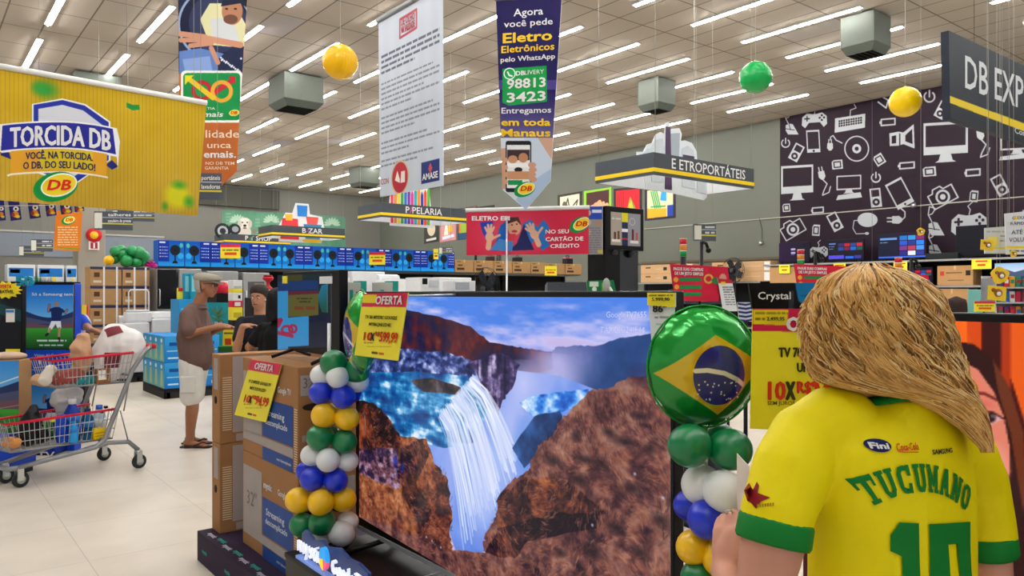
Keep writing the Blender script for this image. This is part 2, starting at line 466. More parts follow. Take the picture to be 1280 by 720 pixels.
# ------------------------------------------------------------------ ceiling lights
TUBE = bpy.data.materials.new('lamp_tube'); TUBE.use_nodes = True
_b = TUBE.node_tree.nodes['Principled BSDF']; _b.inputs['Emission Color'].default_value = (1, 0.985, 0.955, 1); _b.inputs['Emission Strength'].default_value = TUBE_STRENGTH
REFL = M('b9bcbe', 0.6)
lamp = thing('ceiling_light', 'white linear ceiling light with two tubes end to end in the tiled ceiling', 'ceiling light', group='linear lights in rows across the tiled ceiling')
hb = MB()
for y0 in (-1.22, 0.0):
    hb.add([(-.055, y0, 0), (.055, y0, 0), (.055, y0 + 1.21, 0), (-.055, y0 + 1.21, 0), (-.04, y0 + .02, -.012), (.04, y0 + .02, -.012), (.04, y0 + 1.19, -.012), (-.04, y0 + 1.19, -.012),
            (-.058, y0, -.03), (.058, y0, -.03), (.058, y0 + 1.21, -.03), (-.058, y0 + 1.21, -.03)],
           [(4, 7, 6, 5), (8, 4, 5, 9), (9, 5, 6, 10), (10, 6, 7, 11), (11, 7, 4, 8), (0, 1, 2, 3), (0, 8, 9, 1), (1, 9, 10, 2), (2, 10, 11, 3), (3, 11, 8, 0)])
part('reflector_housing', hb, [REFL], lamp)
for y0 in (-1.20, 0.02):
    part('tube', MB().tube([(0, y0, -.035), (0, y0 + 1.16, -.035)], .019, 8), [TUBE], lamp)
LX = [2.08 + 1.57 * k for k in range(-3, 11)]
LY = [-.5, 3.95, 7.85, 11.6, 15.3, 18.75, 22.55, 26.4, 29.9, 33.4]
first = True
for j, y in enumerate(LY):
    for i, x in enumerate(LX):
        if x < 2 and y > 21: continue
        if (i, j) in ((4, 6), (9, 7)): continue
        if first: lamp.location = (x, y, CEIL); first = False
        else: dup(lamp, (x, y, CEIL))

# ------------------------------------------------------------------ hanging air diffusers
def diffuser(px, py, w, h, label, d=None):
    d = d or 5.0 * FOC / (HORIZON - py); c = FR((px - 640) / FOC * d, d, CEIL - .03)
    t = thing('air_diffuser', label, 'air diffuser', c, 0, 'box air diffusers hanging from the ceiling')
    b = MB(); b.bb(-w / 2, w / 2, -w / 2, w / 2, -h, 0); part('box', b, [M('565b53', 0.6)], t, bevel=.01)
    q = w * .38; b = MB()
    b.add([(-w / 2, -w / 2, -h), (w / 2, -w / 2, -h), (w / 2, w / 2, -h), (-w / 2, w / 2, -h), (-q, -q, -h - .14), (q, -q, -h - .14), (q, q, -h - .14), (-q, q, -h - .14)],
          [(0, 1, 5, 4), (1, 2, 6, 5), (2, 3, 7, 6), (3, 0, 4, 7)])
    part('skirt', b, [M('4c5149', 0.6)], t)
    b = MB()
    for k in range(5): b.box((0, -q * .8 + k * q * .4, -h - .12), (q * 1.95, .02, .05))
    b.bb(-q, q, -q, q, -h - .11, -h - .1)
    part('grille', b, [M('1b1d1b', 0.6)], t)
diffuser(1082, 20, .62, .55, 'grey box air diffuser nearest the dark device mural, above the yellow ball at right')
diffuser(821, 100, .62, .58, 'grey box air diffuser above the small appliance sign')
diffuser(370, 97, .95, .6, 'grey box air diffuser below left of the hanging yellow ball')
diffuser(455, 210, .9, .62, 'small far grey box air diffuser left of the white text banner')
diffuser(118, 96, .95, .55, 'dark box air diffuser just above the yellow banner edge')
# ------------------------------------------------------------------ flat printed things on a real plane
class Flat:
    """a printed sheet standing on a plane: outline and artwork are given as seen from the camera and projected on to that plane"""
    def __init__(s, p0, n, outline, dens=220, bg='ffffff', ss=2):
        s.p0 = Vector(p0); s.n = Vector(n).normalized(); s.up = Vector((0, 0, 1)); s.up = (s.up - s.n * s.n.z).normalized()
        s.r = s.up.cross(s.n).normalized()
        s.o = [s.uv(x, y) for x, y in outline]
        us = [a for a, b in s.o]; vs = [b for a, b in s.o]
        s.u0, s.u1, s.v0, s.v1 = min(us), max(us), min(vs), max(vs)
        s.W, s.H = s.u1 - s.u0, s.v1 - s.v0; s.dens = dens
        s.cv = Cv(max(8, int(s.W * dens)), max(8, int(s.H * dens)), bg, ss)
        s.cv.map = s.cmap
        x0 = sum(p[0] for p in outline) / len(outline); y0 = sum(p[1] for p in outline) / len(outline)
        a = s.cmap(x0, y0); b = s.cmap(x0 + 1, y0); c = s.cmap(x0, y0 + 1)
        s.cv.mk = 0.5 * (math.hypot(b[0] - a[0], b[1] - a[1]) + math.hypot(c[0] - a[0], c[1] - a[1]))
        s.kids = []
    def w(s, x, y, off=0.0):
        r = ray(x, y); o = Vector((0, 0, EYE)); t = (s.p0 - o).dot(s.n) / r.dot(s.n)
        return o + r * t + s.n * off
    def uv(s, x, y):
        q = s.w(x, y) - s.p0; return q.dot(s.r), q.dot(s.up)
    def cmap(s, x, y):
        u, v = s.uv(x, y); return (u - s.u0) * s.dens, (s.v1 - v) * s.dens
    def at(s, u, v, off=0.0): return s.p0 + s.r * u + s.up * v + s.n * off
    def text(s, t, x, y, h, mat, w=None, slope=0.0, align='l', bold=0.012, shear=0.0, off=0.003, name='lettering', warp=None):
        """x, y baseline as seen in the photograph, cap height h there"""
        for k in s.kids:
            if k[0] is mat and k[2] == name: mb = k[1]; break
        else: mb = MB(); s.kids.append((mat, mb, name))
        def fn(u, v):
            if warp: u, v = warp(u, v)
            return s.w(u, -v + slope * (u - x), off)
        put_text(mb, t, x, -y, h, fn, 0, w, align, bold, shear)
    def mesh(s, thick, bow=None):
        n = len(s.o); mb = MB()
        f = lambda off: [s.at(u, v, off) for u, v in s.o]
        vs = f(0) + f(-thick); uvs = [((u - s.u0) / s.W, (v - s.v0) / s.H) for u, v in s.o]
        mb.add(vs[:n], [tuple(range(n))], 0, [uvs])
        mb.add(vs, [tuple(range(2 * n - 1, n - 1, -1))] + [(i, i + n, (i + 1) % n + n, (i + 1) % n) for i in range(n)], 1)
        # face order so that the front looks along n
        a = (mb.v[1] - mb.v[0]).cross(mb.v[2] - mb.v[1])
        if n == 4 and a.dot(s.n) < 0: pass
        return mb
    def build(s, name, label, cat, group=None, thick=0.01, emit=0.0, rough=0.5, parent=None, back='d8d8d4', plabel=None, coat=0, spec=0.15):
        m = PM('print_' + name, s.cv, emit, rough, coat=coat, spec=spec)
        me = s.mesh(thick).mesh(name, [m, M(back, 0.6)])
        if parent is not None:
            o = part(name, me, None, parent, plabel, world=True)
        else:
            c = s.at((s.u0 + s.u1) / 2, s.v0, -thick / 2); me.transform(Matrix.Translation(-c))
            o = part(name, me, None); o.location = c; tag(o, label, cat, group)
        for mat, mb, nm in s.kids: part(nm, mb, mat, o, world=True)
        return o
NX = (-1, 0, 0); NY = (0, -1, 0)
def FN(yaw=0.0):      # normal of something that faces the camera, turned by yaw degrees
    a = math.radians(yaw); return FR(math.sin(a), -math.cos(a), 0)
def wires(parent, pts, z1=CEIL, r=0.0025, mat=None):
    for p in pts: part('cable', MB().tube([p, (p[0], p[1], z1)], r, 6), mat or M('8f8d86', 0.5), parent, world=True)
def db_logo(F, cx, cy, k, rot=-18):
    cv = F.cv
    cv.ell(cx - 3 * k, cy + 1.5 * k, 33 * k, 21 * k, '0f8a3c', rot)
    cv.ell(cx + 2 * k, cy - 1 * k, 27 * k, 16.5 * k, 'ffffff', rot)
    cv.ell(cx + 2 * k, cy - 1 * k, 25 * k, 14.5 * k, 'f6d92e', rot)
    F.text('DB', cx + 2 * k, cy + 6 * k, 15 * k, M('d6261c', 0.5), w=34 * k, align='c', bold=0.04, shear=0.2)

# ---- big yellow supporter banner (the mascot on it is left out)
yb = 8.48
F = Flat((0, yb, 0), NY, [(-34, 247.5), (247, 270), (258, 131), (-34, 79)], 260, 'cfad22')
cv = F.cv; cv.grad(0, 0, cv.w, cv.h, 'd4b01e', 'c4a034'); cv.tex(16, 5, 3)
for k in range(0, cv.w, 9):
    a = cv.a[:, k * 2:k * 2 + 4]; a *= 0.9
cv.ell(57, 112, 20, 16, '1f8f35', soft=0.9); cv.ell(50, 110, 11, 10, '2f9a3c', soft=0.9)
cv.poly([(158, 128), (166, 131), (174, 131), (175, 137), (166, 138), (158, 134)], '1d8f3e')
cv.ell(222, 245, 22, 22, 'd8d21e', soft=.5); cv.ell(224, 231, 14, 9, '4da52a', soft=.9); cv.ell(236, 252, 10, 12, '3f9f2e', soft=.9); cv.ell(206, 258, 6, 9, '4b9a2b', soft=.9)
cv.poly([(40, 130), (78, 123), (107, 130), (138, 152), (138, 200), (92, 232), (40, 214)], 'f2f3f7')
cv.poly([(42, 131), (78, 125), (106, 132), (136, 153), (136, 200), (92, 230), (42, 212)], '23309a')
cv.poly([(48, 136), (78, 131), (104, 138), (129, 157), (129, 197), (90, 222), (48, 208)], 'd7dae4')
cv.poly([(1, 186), (10, 186), (14, 199), (1, 194)], '1c2072'); cv.poly([(140, 200), (148, 208), (140, 212), (132, 206)], '1c2072')
def arch(x, y): return y + 0.0016 * (x - 70) ** 2 * (1 if x > 70 else .55) 
top = [(x, arch(x, 151) ) for x in range(2, 150, 6)]; bot = [(x, arch(x, 187)) for x in range(146, -1, -6)]
cv.poly([(0, top[0][1])] + top + [(150, 177), (147, 212)] + bot + [(0, 189)], 'f3f4f8')
top = [(x, arch(x, 153)) for x in range(3, 147, 6)]; bot = [(x, arch(x, 184)) for x in range(145, 0, -6)]
cv.poly(top + bot, '262a8f')
top = [(x, arch(x, 186)) for x in range(14, 136, 6)]; bot = [(x, arch(x, 214)) for x in range(133, 12, -6)]
cv.poly(top + bot, 'e3a52c'); top = [(x, arch(x, 187)) for x in range(50, 118, 6)]; bot = [(x, arch(x, 212)) for x in range(115, 48, -6)]
cv.poly(top + bot, 'ddc222')
cv.line([(10, arch(10, 216))] + [(x, arch(x, 215)) for x in range(14, 136, 8)], 2.2, 'f3e9dc')
db_logo(F, 72, 232, .86, -14)
wp = lambda u, v: (u, v - (arch(u, 0)))
F.text('TORCIDA DB', 13, 181, 25, WHITE, w=125, bold=.03, warp=wp)
F.text('VOCÊ, NA TORCIDA.', 32, 198, 9, M('1d2050'), w=84, bold=.03, warp=wp)
F.text('O DB, DO SEU LADO!', 29, 210, 9, M('1d2050'), w=90, bold=.03, warp=wp)
o = F.build('supporter_banner', 'large yellow football supporter banner with blue TORCIDA DB shield', 'banner', back='d9a92a', rough=.4)
a, b = F.w(-34, 77, .01), F.w(258, 129, .01)
part('rod', MB().tube([a, b], .028, 10), M('f0f0ee', 0.4), o, 'white rod', world=True)
wires(o, [a + (b - a) * .25, a + (b - a) * .62, a + (b - a) * .97])

# ---- tall washing machine banner behind it
p0 = P(265, 100, 10.2)
F = Flat(p0, FN(8), [(224, 150), (226, 214), (262, 246), (296, 214), (299, 150), (312, -46), (222, -46)], 170, 'b8642f')
cv = F.cv; cv.poly([(200, -60), (330, -60), (330, 92), (200, 92)], '20233f')
cv.ell(268, 30, 46, 46, '0e1330'); cv.ell(268, 30, 46, 46, '8fa4c8', ring=3); cv.ell(272, 28, 36, 38, '3a4468', al=.6)
cv.poly([(250, 24), (262, 4), (292, 4), (309, 34), (309, 60), (262, 56)], 'd9d6a6'); cv.poly([(262, 24), (290, 20), (300, 54), (266, 50)], 'cfd3d6')
cv.ell(290, 14, 13, 17, 'b07a5c'); cv.poly([(276, 8), (280, -8), (312, -8), (312, 12), (300, 4)], '131a33'); cv.ell(288, 24, 9, 6, '6b4636')
for ex in (283, 294): cv.ell(ex, 11, 2, 1.2, '2a1a18')
cv.poly([(224, 64), (250, 60), (284, 68), (280, 92), (224, 92)], '5f7fc0'); cv.poly([(228, 74), (262, 70), (266, 92), (232, 92)], '86a2da')
cv.poly([(272, 74), (294, 54), (310, 60), (306, 92), (272, 92)], '1c2444')
for i in range(16): cv.ell(276 + (i * 7) % 26, 72 + (i * 5) % 18, 1.3, 1.3, 'dfe6f5')
for a_, b_, t in (((224, 42), (256, 46), 7), ((226, 50), (256, 50), 6), ((238, 57), (264, 54), 6), ((264, 60), (272, 78), 6), ((258, 48), (300, 56), 8)): cv.line([a_, b_], t, 'c98f74')
cv.rect(226, 88, 303, 153, 'f1f2f0', r=6); cv.rect(229, 91, 300, 150, '128a45', r=5)
cv.ell(252, 113, 13, 13, 'b0232f', ring=5); cv.line([(262, 120), (290, 100)], 6.5, 'c02634'); cv.poly([(285, 95), (294, 95), (294, 105)], 'c02634')
cv.ell(277, 114, 14, 14, 'e9a93a', ring=5); cv.line([(237, 99), (266, 122)], 6.5, 'e7c52e'); cv.poly([(231, 94), (242, 94), (231, 106)], 'e7dc2a')
db_logo(F, 292, 141, .24, -8)
F.text('mais', 254, 146, 6.5, WHITE, w=25, bold=.03, shear=.2); F.text('TIA', 259, 137, 3, WHITE, w=10)
F.text('lidade', 257, 172, 10, M('f0d9c0'), w=42); F.text('unca', 259, 185, 8, M('f0d9c0'), w=30)
F.text('emais.', 255, 197, 9, WHITE, w=40, bold=.03); F.text('NO DB TEM', 257, 206, 4, M('f0d9c0'), w=36); F.text('GARANTIA', 256, 212, 4, M('f0d9c0'), w=30)
o = F.build('laundry_banner', 'tall hanging banner with a man at a washing machine above a green arrow logo', 'banner', back='c9733f')
wires(o, [F.w(226, -44), F.w(308, -44)])

# ---- white regulation text banner
p0 = P(474, 246, 9.0)
F = Flat(p0, NX, [(475, 246), (554, 232), (553, -20), (473, 26)], 200, 'c3cbd8')
cv = F.cv; cv.map = None; W, H = cv.w, cv.h
x = np.linspace(0, 1, cv.W)[None, :, None]; cv.a += (np.sin(x * 34) * 2).astype(np.float32)
for k, (y, n) in enumerate([(.205, 1), (.235, 1), (.265, 1), (.295, .6), (.36, .9), (.388, 1), (.416, 1), (.444, .75), (.472, 1), (.5, .55), (.55, .9), (.578, 1), (.606, 1), (.634, .6), (.69, .8), (.718, 1), (.746, .5), (.79, .9), (.818, .65)]):
    big = k < 4
    cv.marks(W * .05, y * H, W * (.05 + .9 * n), H * (.02 if big else .015), '4a5060' if big else '767c8a', k)
cv.line([(W * .36, H * .06), (W * .62, H * .055), (W * .62, H * .15), (W * .36, H * .16), (W * .36, H * .06)], W * .008, 'a8404c')
cv.ell(W * .36, H * .91, W * .14, W * .14, 'c9b98a'); cv.ell(W * .36, H * .91, W * .125, W * .125, 'b02a3a')
cv.poly([(W * .28, H * .92), (W * .32, H * .87), (W * .36, H * .92), (W * .36, H * .94)], 'e9e4dc'); cv.poly([(W * .37, H * .94), (W * .38, H * .88), (W * .44, H * .88), (W * .44, H * .94)], 'e9e4dc')
cv.rect(W * .69, H * .86, W * .95, H * .97, '20306f'); cv.poly([(W * .79, H * .90), (W * .82, H * .87), (W * .85, H * .90), (W * .82, H * .925)], 'c9505a')
def cfn(F, off=.003): return lambda u, v: F.at(F.u0 + u / F.dens, F.v1 + v / F.dens, off)
lm = MB(); put_text(lm, 'DE OLHO', W * .385, -H * .10, W * .06, cfn(F), 0, W * .21, bold=.03); put_text(lm, 'NA VALIDADE', W * .385, -H * .14, W * .055, cfn(F), 0, W * .21, bold=.03)
put_text(lm, 'CON', W * .05, -H * .93, W * .05, cfn(F), 0, W * .13)
lw = MB(); put_text(lw, 'AMASE', W * .71, -H * .955, W * .05, cfn(F), 0, W * .22, bold=.03)
o = F.build('notice_banner', 'long white hanging banner full of small grey print with a red heading', 'banner', back='c3cbd8')
part('lettering', lm, M('b0303c'), o, 'red lettering', world=True); part('lettering', lw, WHITE, o, world=True)
a, b = F.w(472, 27, 0), F.w(553.5, -20, 0)
part('rod', MB().tube([a, b], .03, 10), M('8a8c8e', .4, .5), o, world=True); wires(o, [a, b, a + (b - a) * .5])

# ---- dark blue delivery banner
p0 = P(660, 130, 7.0)
F = Flat(p0, FN(-20), [(628, 237), (657, 262), (688, 226), (702, 0), (701, -4), (620, 1)], 260, '1b1450')
cv = F.cv; cv.poly([(600, 100), (720, 100), (720, 270), (600, 270)], '4b3f8a'); 
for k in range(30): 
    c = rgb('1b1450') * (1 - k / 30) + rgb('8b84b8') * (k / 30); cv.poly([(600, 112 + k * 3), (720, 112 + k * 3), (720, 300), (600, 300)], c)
cv.poly([(624, 172), (700, 172), (700, 270), (620, 270)], 'd5dbe4'); cv.poly([(655, 172), (692, 172), (690, 228), (664, 240)], 'c6d3e4')
cv.poly([(672, 172), (692, 172), (690, 200)], 'c9a08a'); cv.poly([(626, 186), (636, 184), (636, 236), (628, 236)], 'c9977d')
cv.poly([(652, 235), (690, 210), (690, 226), (657, 262), (645, 250)], 'a9bfdc')
cv.rect(632, 176, 664, 240, '17181f', r=3); cv.rect(633.5, 181, 662.5, 235, 'e6e8ea'); cv.rect(634, 187, 662, 200, '3a2c30'); cv.ell(641, 199, 6, 5, 'c78f6c'); cv.ell(654, 197, 6, 6, 'b98260')
cv.rect(634, 204, 662, 209, 'f4f4f4'); cv.ell(648, 212, 5, 3, '222222'); cv.rect(634, 214, 662, 224, 'c8906c'); cv.rect(635, 225, 653, 231, '19894d')
for i in range(4): cv.ell(665 + (i % 2), 206 + i * 6, 5, 3.5, 'c9977d'); cv.ell(630, 200 + i * 9, 5, 3.6, 'c9977d')
cv.poly([(628, 86), (683, 82), (684, 127), (636, 132), (628, 128)], '139a48'); cv.ell(637, 92, 7.5, 7.5, 'ffffff', ring=1.3); cv.line([(634.5, 90), (636.5, 94), (640, 95)], 2, 'ffffff')
WT = WHITE; YT = M('f4c91e', 0.5)
F.text('Agora', 642, 20.5, 9.5, WT, w=37, slope=-.07); F.text('você pede', 630, 34.5, 8.5, WT, w=61, slope=-.07)
F.text('Eletro', 629, 54, 12.5, YT, w=61, slope=-.07, bold=.035); F.text('Eletrônicos', 627, 66.5, 9, YT, w=66, slope=-.07, bold=.02)
F.text('pelo WhatsApp', 626, 78, 6.5, WT, w=68, slope=-.07, bold=.02)
F.text('DB', 645, 94.5, 5.5, WT, w=11, slope=-.07, bold=.04); F.text('LIVERY', 656, 93.5, 5.5, WT, w=24, slope=-.07, bold=0)
F.text('98813', 634, 111, 12, WT, w=48, slope=-.06, bold=.03); F.text('3423', 634, 128, 12, WT, w=48, slope=-.06, bold=.03)
F.text('Entregamos', 627, 142, 7.5, WT, w=62, slope=-.02); F.text('em toda', 627, 157, 9, YT, w=61, bold=.04); F.text('Manaus', 627, 170.5, 9.5, YT, w=61, bold=.04)
db_logo(F, 657, 236, .42, -22)
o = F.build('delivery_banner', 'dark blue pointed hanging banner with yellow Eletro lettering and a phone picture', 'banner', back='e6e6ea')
a, b = F.w(619, 0, 0), F.w(702, -5, 0); part('rod', MB().tube([a, b], .012, 8), M('777777', .4, .5), o, world=True); wires(o, [a + (b - a) * .1, a + (b - a) * .9])

# ---- red credit card banner on a post
p0 = P(660, 290, 7.5)
F = Flat(p0, FN(-4), [(583, 319), (736, 317.5), (736, 260), (583, 264)], 260, 'cf2c49')
cv = F.cv; cv.ell(640, 290, 60, 40, 'e0506a', soft=1.0)
cv.poly([(600, 278), (616, 276), (617, 298), (610, 304), (603, 290)], '2b3fae'); cv.poly([(617, 313), (625, 282), (634, 275), (636, 312)], '1f63b8'); cv.poly([(653, 280), (663, 274), (672, 284), (679, 274), (687, 284), (680, 296), (688, 306), (678, 313), (668, 300), (659, 312), (652, 302)], '2a74c4')
cv.poly([(646, 304), (655, 280), (662, 300), (668, 312), (636, 313)], '252a5e'); cv.poly([(612, 312), (624, 298), (642, 302), (640, 314)], '4a8bd0')
cv.ell(643, 283, 8.5, 11, 'dba588'); cv.poly([(633, 280), (636, 272), (648, 271), (652, 282), (646, 276)], '4a2f2b'); cv.ell(640, 281, 1.2, .8, '2a1a1a'); cv.ell(646, 280, 1.2, .8, '2a1a1a'); cv.ell(643, 289, 3.6, 1.6, 'b5333f'); cv.poly([(636, 292), (645, 292), (642, 302), (634, 300)], 'd8404f')
def hand(cv, cx, cy, k, rot):
    cv.tr(cx, cy, k, rot); c = 'e3b497'
    for ang, ln in ((-32, 12), (-12, 14), (6, 14), (24, 12)):
        r = math.radians(ang); cv.line([(0 + 3.4 * math.sin(r), -4), (ln * math.sin(r), -ln * math.cos(r) - 2)], 3, c)
    cv.line([(3, 2), (13, -3)], 3.2, c); cv.ell(0, 0, 5.6, 6.5, c); cv.line([(0, 3), (-1, 14)], 7, c); cv.T = None
hand(cv, 612, 296, .95, 3); hand(cv, 668, 293, .95, -28)
WT2 = M('f6f2f2', 0.5); F.text('ELETRO EM', 590, 275.5, 5.4, WT2, w=47, bold=.04); F.text('NO SEU', 682, 292, 5, WT2, w=29, bold=.03, slope=-.02); F.text('CARTÃO DE', 682, 301.5, 5, WT2, w=47, bold=.03, slope=-.02); F.text('CRÉDITO', 688, 310, 5, WT2, w=36, bold=.03, slope=-.02)
db_logo(F, 726, 280, .42, -30)
o = F.build('credit_banner', 'red credit card banner with a smiling woman showing her palms', 'banner', back='b52440')
a, b = F.w(582, 263, 0), F.w(737, 259, 0); part('rod', MB().tube([a, b], .02, 8), M('e9e9e9', .4), o, world=True)
q = F.w(634, 272, .05); part('pole', MB().tube([(q.x, q.y, 0.02), (q.x, q.y, q.z)], .009, 10), CHROME, o, world=True); part('base', MB().cyl((q.x, q.y, .015), .17, .03), DARK, o, world=True)
part('clip', MB().tube([q, q - F.n * .055], .012, 8), CHROME, o, world=True)

# ---- department signs: hollow grey frames with a yellow stripe and a cut-out picture standing through them
SG = M('42484e', 0.5); SY = M('f0cf1c', 0.4); SW = M('dfe2e6', 0.5)
def dept_sign(label, px, ytop, d, lx, ly, text, tx0, tx1, tcap, art, missing=None):
    c = P(px, ytop, d); h = .30
    t = thing('department_sign', label, 'sign', (c.x + lx / 2, c.y + ly / 2, c.z), 0, 'grey department signs hung from the ceiling')
    b = MB(); th = .03
    for y0 in (-ly / 2, ly / 2 - th): b.bb(-lx / 2, lx / 2, y0, y0 + th, -h, 0)
    for x0 in (-lx / 2, lx / 2 - th): b.bb(x0, x0 + th, -ly / 2 + th, ly / 2 - th, -h, 0)
    part('frame', b, [SG], t)
    b = MB(); b.bb(-lx / 2 - .004, lx / 2 + .004, -ly / 2 - .004, -ly / 2, -h * .86, -h * .68); b.bb(-lx / 2 - .004, -lx / 2, -ly / 2, ly / 2, -h * .86, -h * .68)
    part('stripe', b, [SY], t, 'yellow stripe')
    b = MB(); e = .002
    b.bb(-lx / 2 + th, lx / 2 - th, ly / 2 - th - e, ly / 2 - th, -h, -.01); b.bb(lx / 2 - th - e, lx / 2 - th, -ly / 2 + th, ly / 2 - th, -h, -.01)
    b.bb(-lx / 2 + th, lx / 2 - th, -ly / 2 + th, -ly / 2 + th + e, -h, -.01); b.bb(-lx / 2 + th, -lx / 2 + th + e, -ly / 2 + th, ly / 2 - th, -h, -.01)
    part('inner_lining', b, [SW], t)
    b = MB(); vs, fs, tw, y0, y1 = text2d(text, .012)
    put_text(b, text, tx0 * lx - lx / 2, -h * .60, tcap, lambda u, v: Vector((u, -ly / 2 - .006, v)), 0, (tx1 - tx0) * lx)
    part('lettering', b, [WHITE], t)
    if missing:
        b = MB(); put_text(b, missing[0], missing[1] * lx - lx / 2, -h * .60, tcap, lambda u, v: Vector((u, -ly / 2 - .006, v)), 0, missing[3] * lx); part('lettering', b, [M(missing[2])], t, 'coloured letter')
    # cut-out board
    for nm, lab, y, pieces in art(lx, h):
        for k, (pts, mat) in enumerate(pieces):
            part(nm, MB().prism(pts, y - .008 - .003 * k, y + .004, lambda u, v, w: Vector((u, w, v))), [mat], t, lab)
    for sx in (-1, 1):
        for sy in (-1, 1): part('cable', MB().tube([(sx * (lx / 2 - .05), sy * (ly / 2 - .015), -.02), (sx * (lx / 2 - .05), sy * (ly / 2 - .015), CEIL - c.z)], .004, 6), M('8f8d86'), t)
    return t
def oval(cx, cy, rx, ry, n=18): return [(cx + rx * math.cos(2 * math.pi * k / n), cy + ry * math.sin(2 * math.pi * k / n)) for k in range(n)]
def rc(x0, x1, y0, y1): return [(x0, y0), (x1, y0), (x1, y1), (x0, y1)]
def art_small(lx, h):
    A = M('c9d2d8', .4); B = M('dfe6ea', .4); V = M('4a3454', .4); D = M('a7b2bb', .4)
    o = [(-.95, .02), (-.95, .12), (-.8, .14), (-.72, .26), (-.6, .3), (-.52, .44), (-.4, .5), (-.3, .48), (-.28, .66), (-.2, .68), (-.16, .58), (.06, .62), (.12, .54), (.1, .42), (.2, .44), (.38, .42), (.5, .3), (.52, .12), (.75, .08), (.78, -.02), (.78, -.44), (.7, -.5), (.1, -.46), (-.75, -.42), (-.78, -.2)]
    k = lx / 2.29 * .92
    s = lambda pts: [(x * k, y * .92) for x, y in pts]
    yield 'cutout_board', 'white outlined cut-out', 0, [(s(o), B)]
    yield 'pictured_kettle', None, -.012, [(s([(-.62, -.3), (-.66, .2), (-.52, .36), (-.36, .4), (-.3, .2), (-.32, -.3)]), A)]
    yield 'pictured_blender', None, -.012, [(s([(-.14, -.1), (-.18, .5), (.06, .54), (.02, -.1)]), D)]
    yield 'pictured_mixer', None, -.014, [(s([(-.3, -.4), (-.28, .6), (-.18, .6), (-.14, -.4)]), V)]
    yield 'pictured_fryer', None, -.012, [(s([(.12, -.32), (.12, .3), (.26, .36), (.4, .3), (.46, .1), (.44, -.34)]), A), (s(rc(.13, .42, .12, .2)), V)]
    yield 'pictured_grill', None, -.012, [(s([(.5, -.38), (.52, .02), (.72, .02), (.74, -.4)]), A)]
    yield 'pictured_iron', None, -.012, [(s([(-.9, .03), (-.74, .2), (-.66, .2), (-.66, .04)]), A)]
def art_paper(lx, h):
    yield 'cutout_board', 'white outlined cut-out', 0, [([(-.62, -.06), (-.6, .2), (-.5, .42), (-.1, .5), (.4, .5), (.46, .0), (.5, -.42), (-.6, -.42)], WHITE)]
    cs = ['d83c5a', 'e58a2a', 'f2dc33', '3aa655', '3c76d0', '7a3fa0', 'e0409a', '28b0b8', 'f0932a', '2a3f9a', 'e84a3a', '55b03a']
    for i, c in enumerate(cs):
        x = -.58 + i * .085; yield 'pictured_pencil', None, -.012, [([(x, -.36), (x + .06, -.36), (x + .06, .3 + (i % 3) * .06), (x + .03, .38 + (i % 3) * .06), (x, .3 + (i % 3) * .06)], M(c))]
def art_bazaar(lx, h):
    yield 'cutout_board', 'white outlined cut-out', 0, [([(-.72, .0), (-.5, .42), (-.3, .42), (-.2, .72), (.2, .72), (.24, .42), (.62, .36), (.7, .0), (.6, -.42), (-.7, -.42)], WHITE)]
    yield 'pictured_red_pot', None, -.012, [([(-.66, -.34), (-.6, .26), (-.14, .26), (-.1, -.34)], M('d83a3f'))]
    yield 'pictured_cup', None, -.014, [([(-.5, .2), (-.52, .38), (-.3, .38), (-.3, .2)], M('e9b83a'))]
    yield 'pictured_mug', None, -.014, [([(-.14, .34), (-.16, .66), (.16, .66), (.14, .34)], M('2f86d8'))]
    yield 'pictured_bowl', None, -.014, [([(.16, .1), (.12, .34), (.5, .34), (.46, .1)], M('e05a50'))]
    yield 'pictured_basin', None, -.016, [([(.1, -.3), (.04, .12), (.6, .12), (.54, -.3)], M('2a7fa8'))]
    yield 'pictured_lid', None, -.018, [(oval(.3, -.36, .3, .05), M('e3bb2a'))]
def art_pet(lx, h):
    yield 'cutout_board', 'dark outlined cut-out', 0, [(oval(-1.0, .12, .26, .26), M('23262c')), (oval(-1.0, .12, .17, .17), M('b9bec4')), (oval(-1.0, .12, .1, .1), M('30343a'))]
    yield 'pictured_lens', None, -.03, [(oval(-.62, .2, .2, .18), M('23262c')), (oval(-.6, .2, .11, .1), M('9aa0a6'))]
dept_sign('grey small appliance department sign with a kettle and blender cut-out on top', 817, 190, 10.2, 2.29, 1.10, 'E ETROPORTÁTEIS', .16, .90, .145, art_small)
dept_sign('grey stationery department sign PAPELARIA with a coloured pencil cut-out', 476, 253, 15.9, 2.2, 1.03, 'P PELARIA', .27, .69, .145, art_paper, ('A', .315, 'd2459a', .042))
dept_sign('grey homeware department sign BAZAR with stacked bowls cut-out', 340, 281, 21.2, 2.2, 1.05, 'B ZAR', .40, .68, .145, art_bazaar, ('A', .452, '8d3f86', .05))
dept_sign('grey pet department sign with a round dark cut-out at its left', 281, 292, 24.6, 2.2, 1.05, 'P T SHOP', .30, .70, .15, art_pet, ('E', .37, '3f9a4a', .045))

# ---- dark express checkout sign at the right
p0 = P(1186, 38, 7.0)
F = Flat(p0, NY, [(1188, 148), (1345, 200), (1345, 112), (1186, 38)], 150, '1c2430')
F.cv.poly([(1180, 116.5), (1350, 180), (1350, 191), (1180, 125.5)], 'e8cb22')
F.text('DB', 1206, 109, 42, M('d9dde2'), w=29, slope=.40); F.text('EXP', 1243, 123, 41, M('d9dde2'), w=36, slope=.37)
F.text('Comp', 1268, 166, 7.5, M('d9dde2'), w=20, slope=.33)
o = F.build('express_sign', 'large dark blue hanging sign DB EXP with a yellow line', 'sign', thick=.07, back='232b36')
wires(o, [F.w(1222, 56, -.03), F.w(1330, 106, -.03)], mat=M('4a4a4c'))

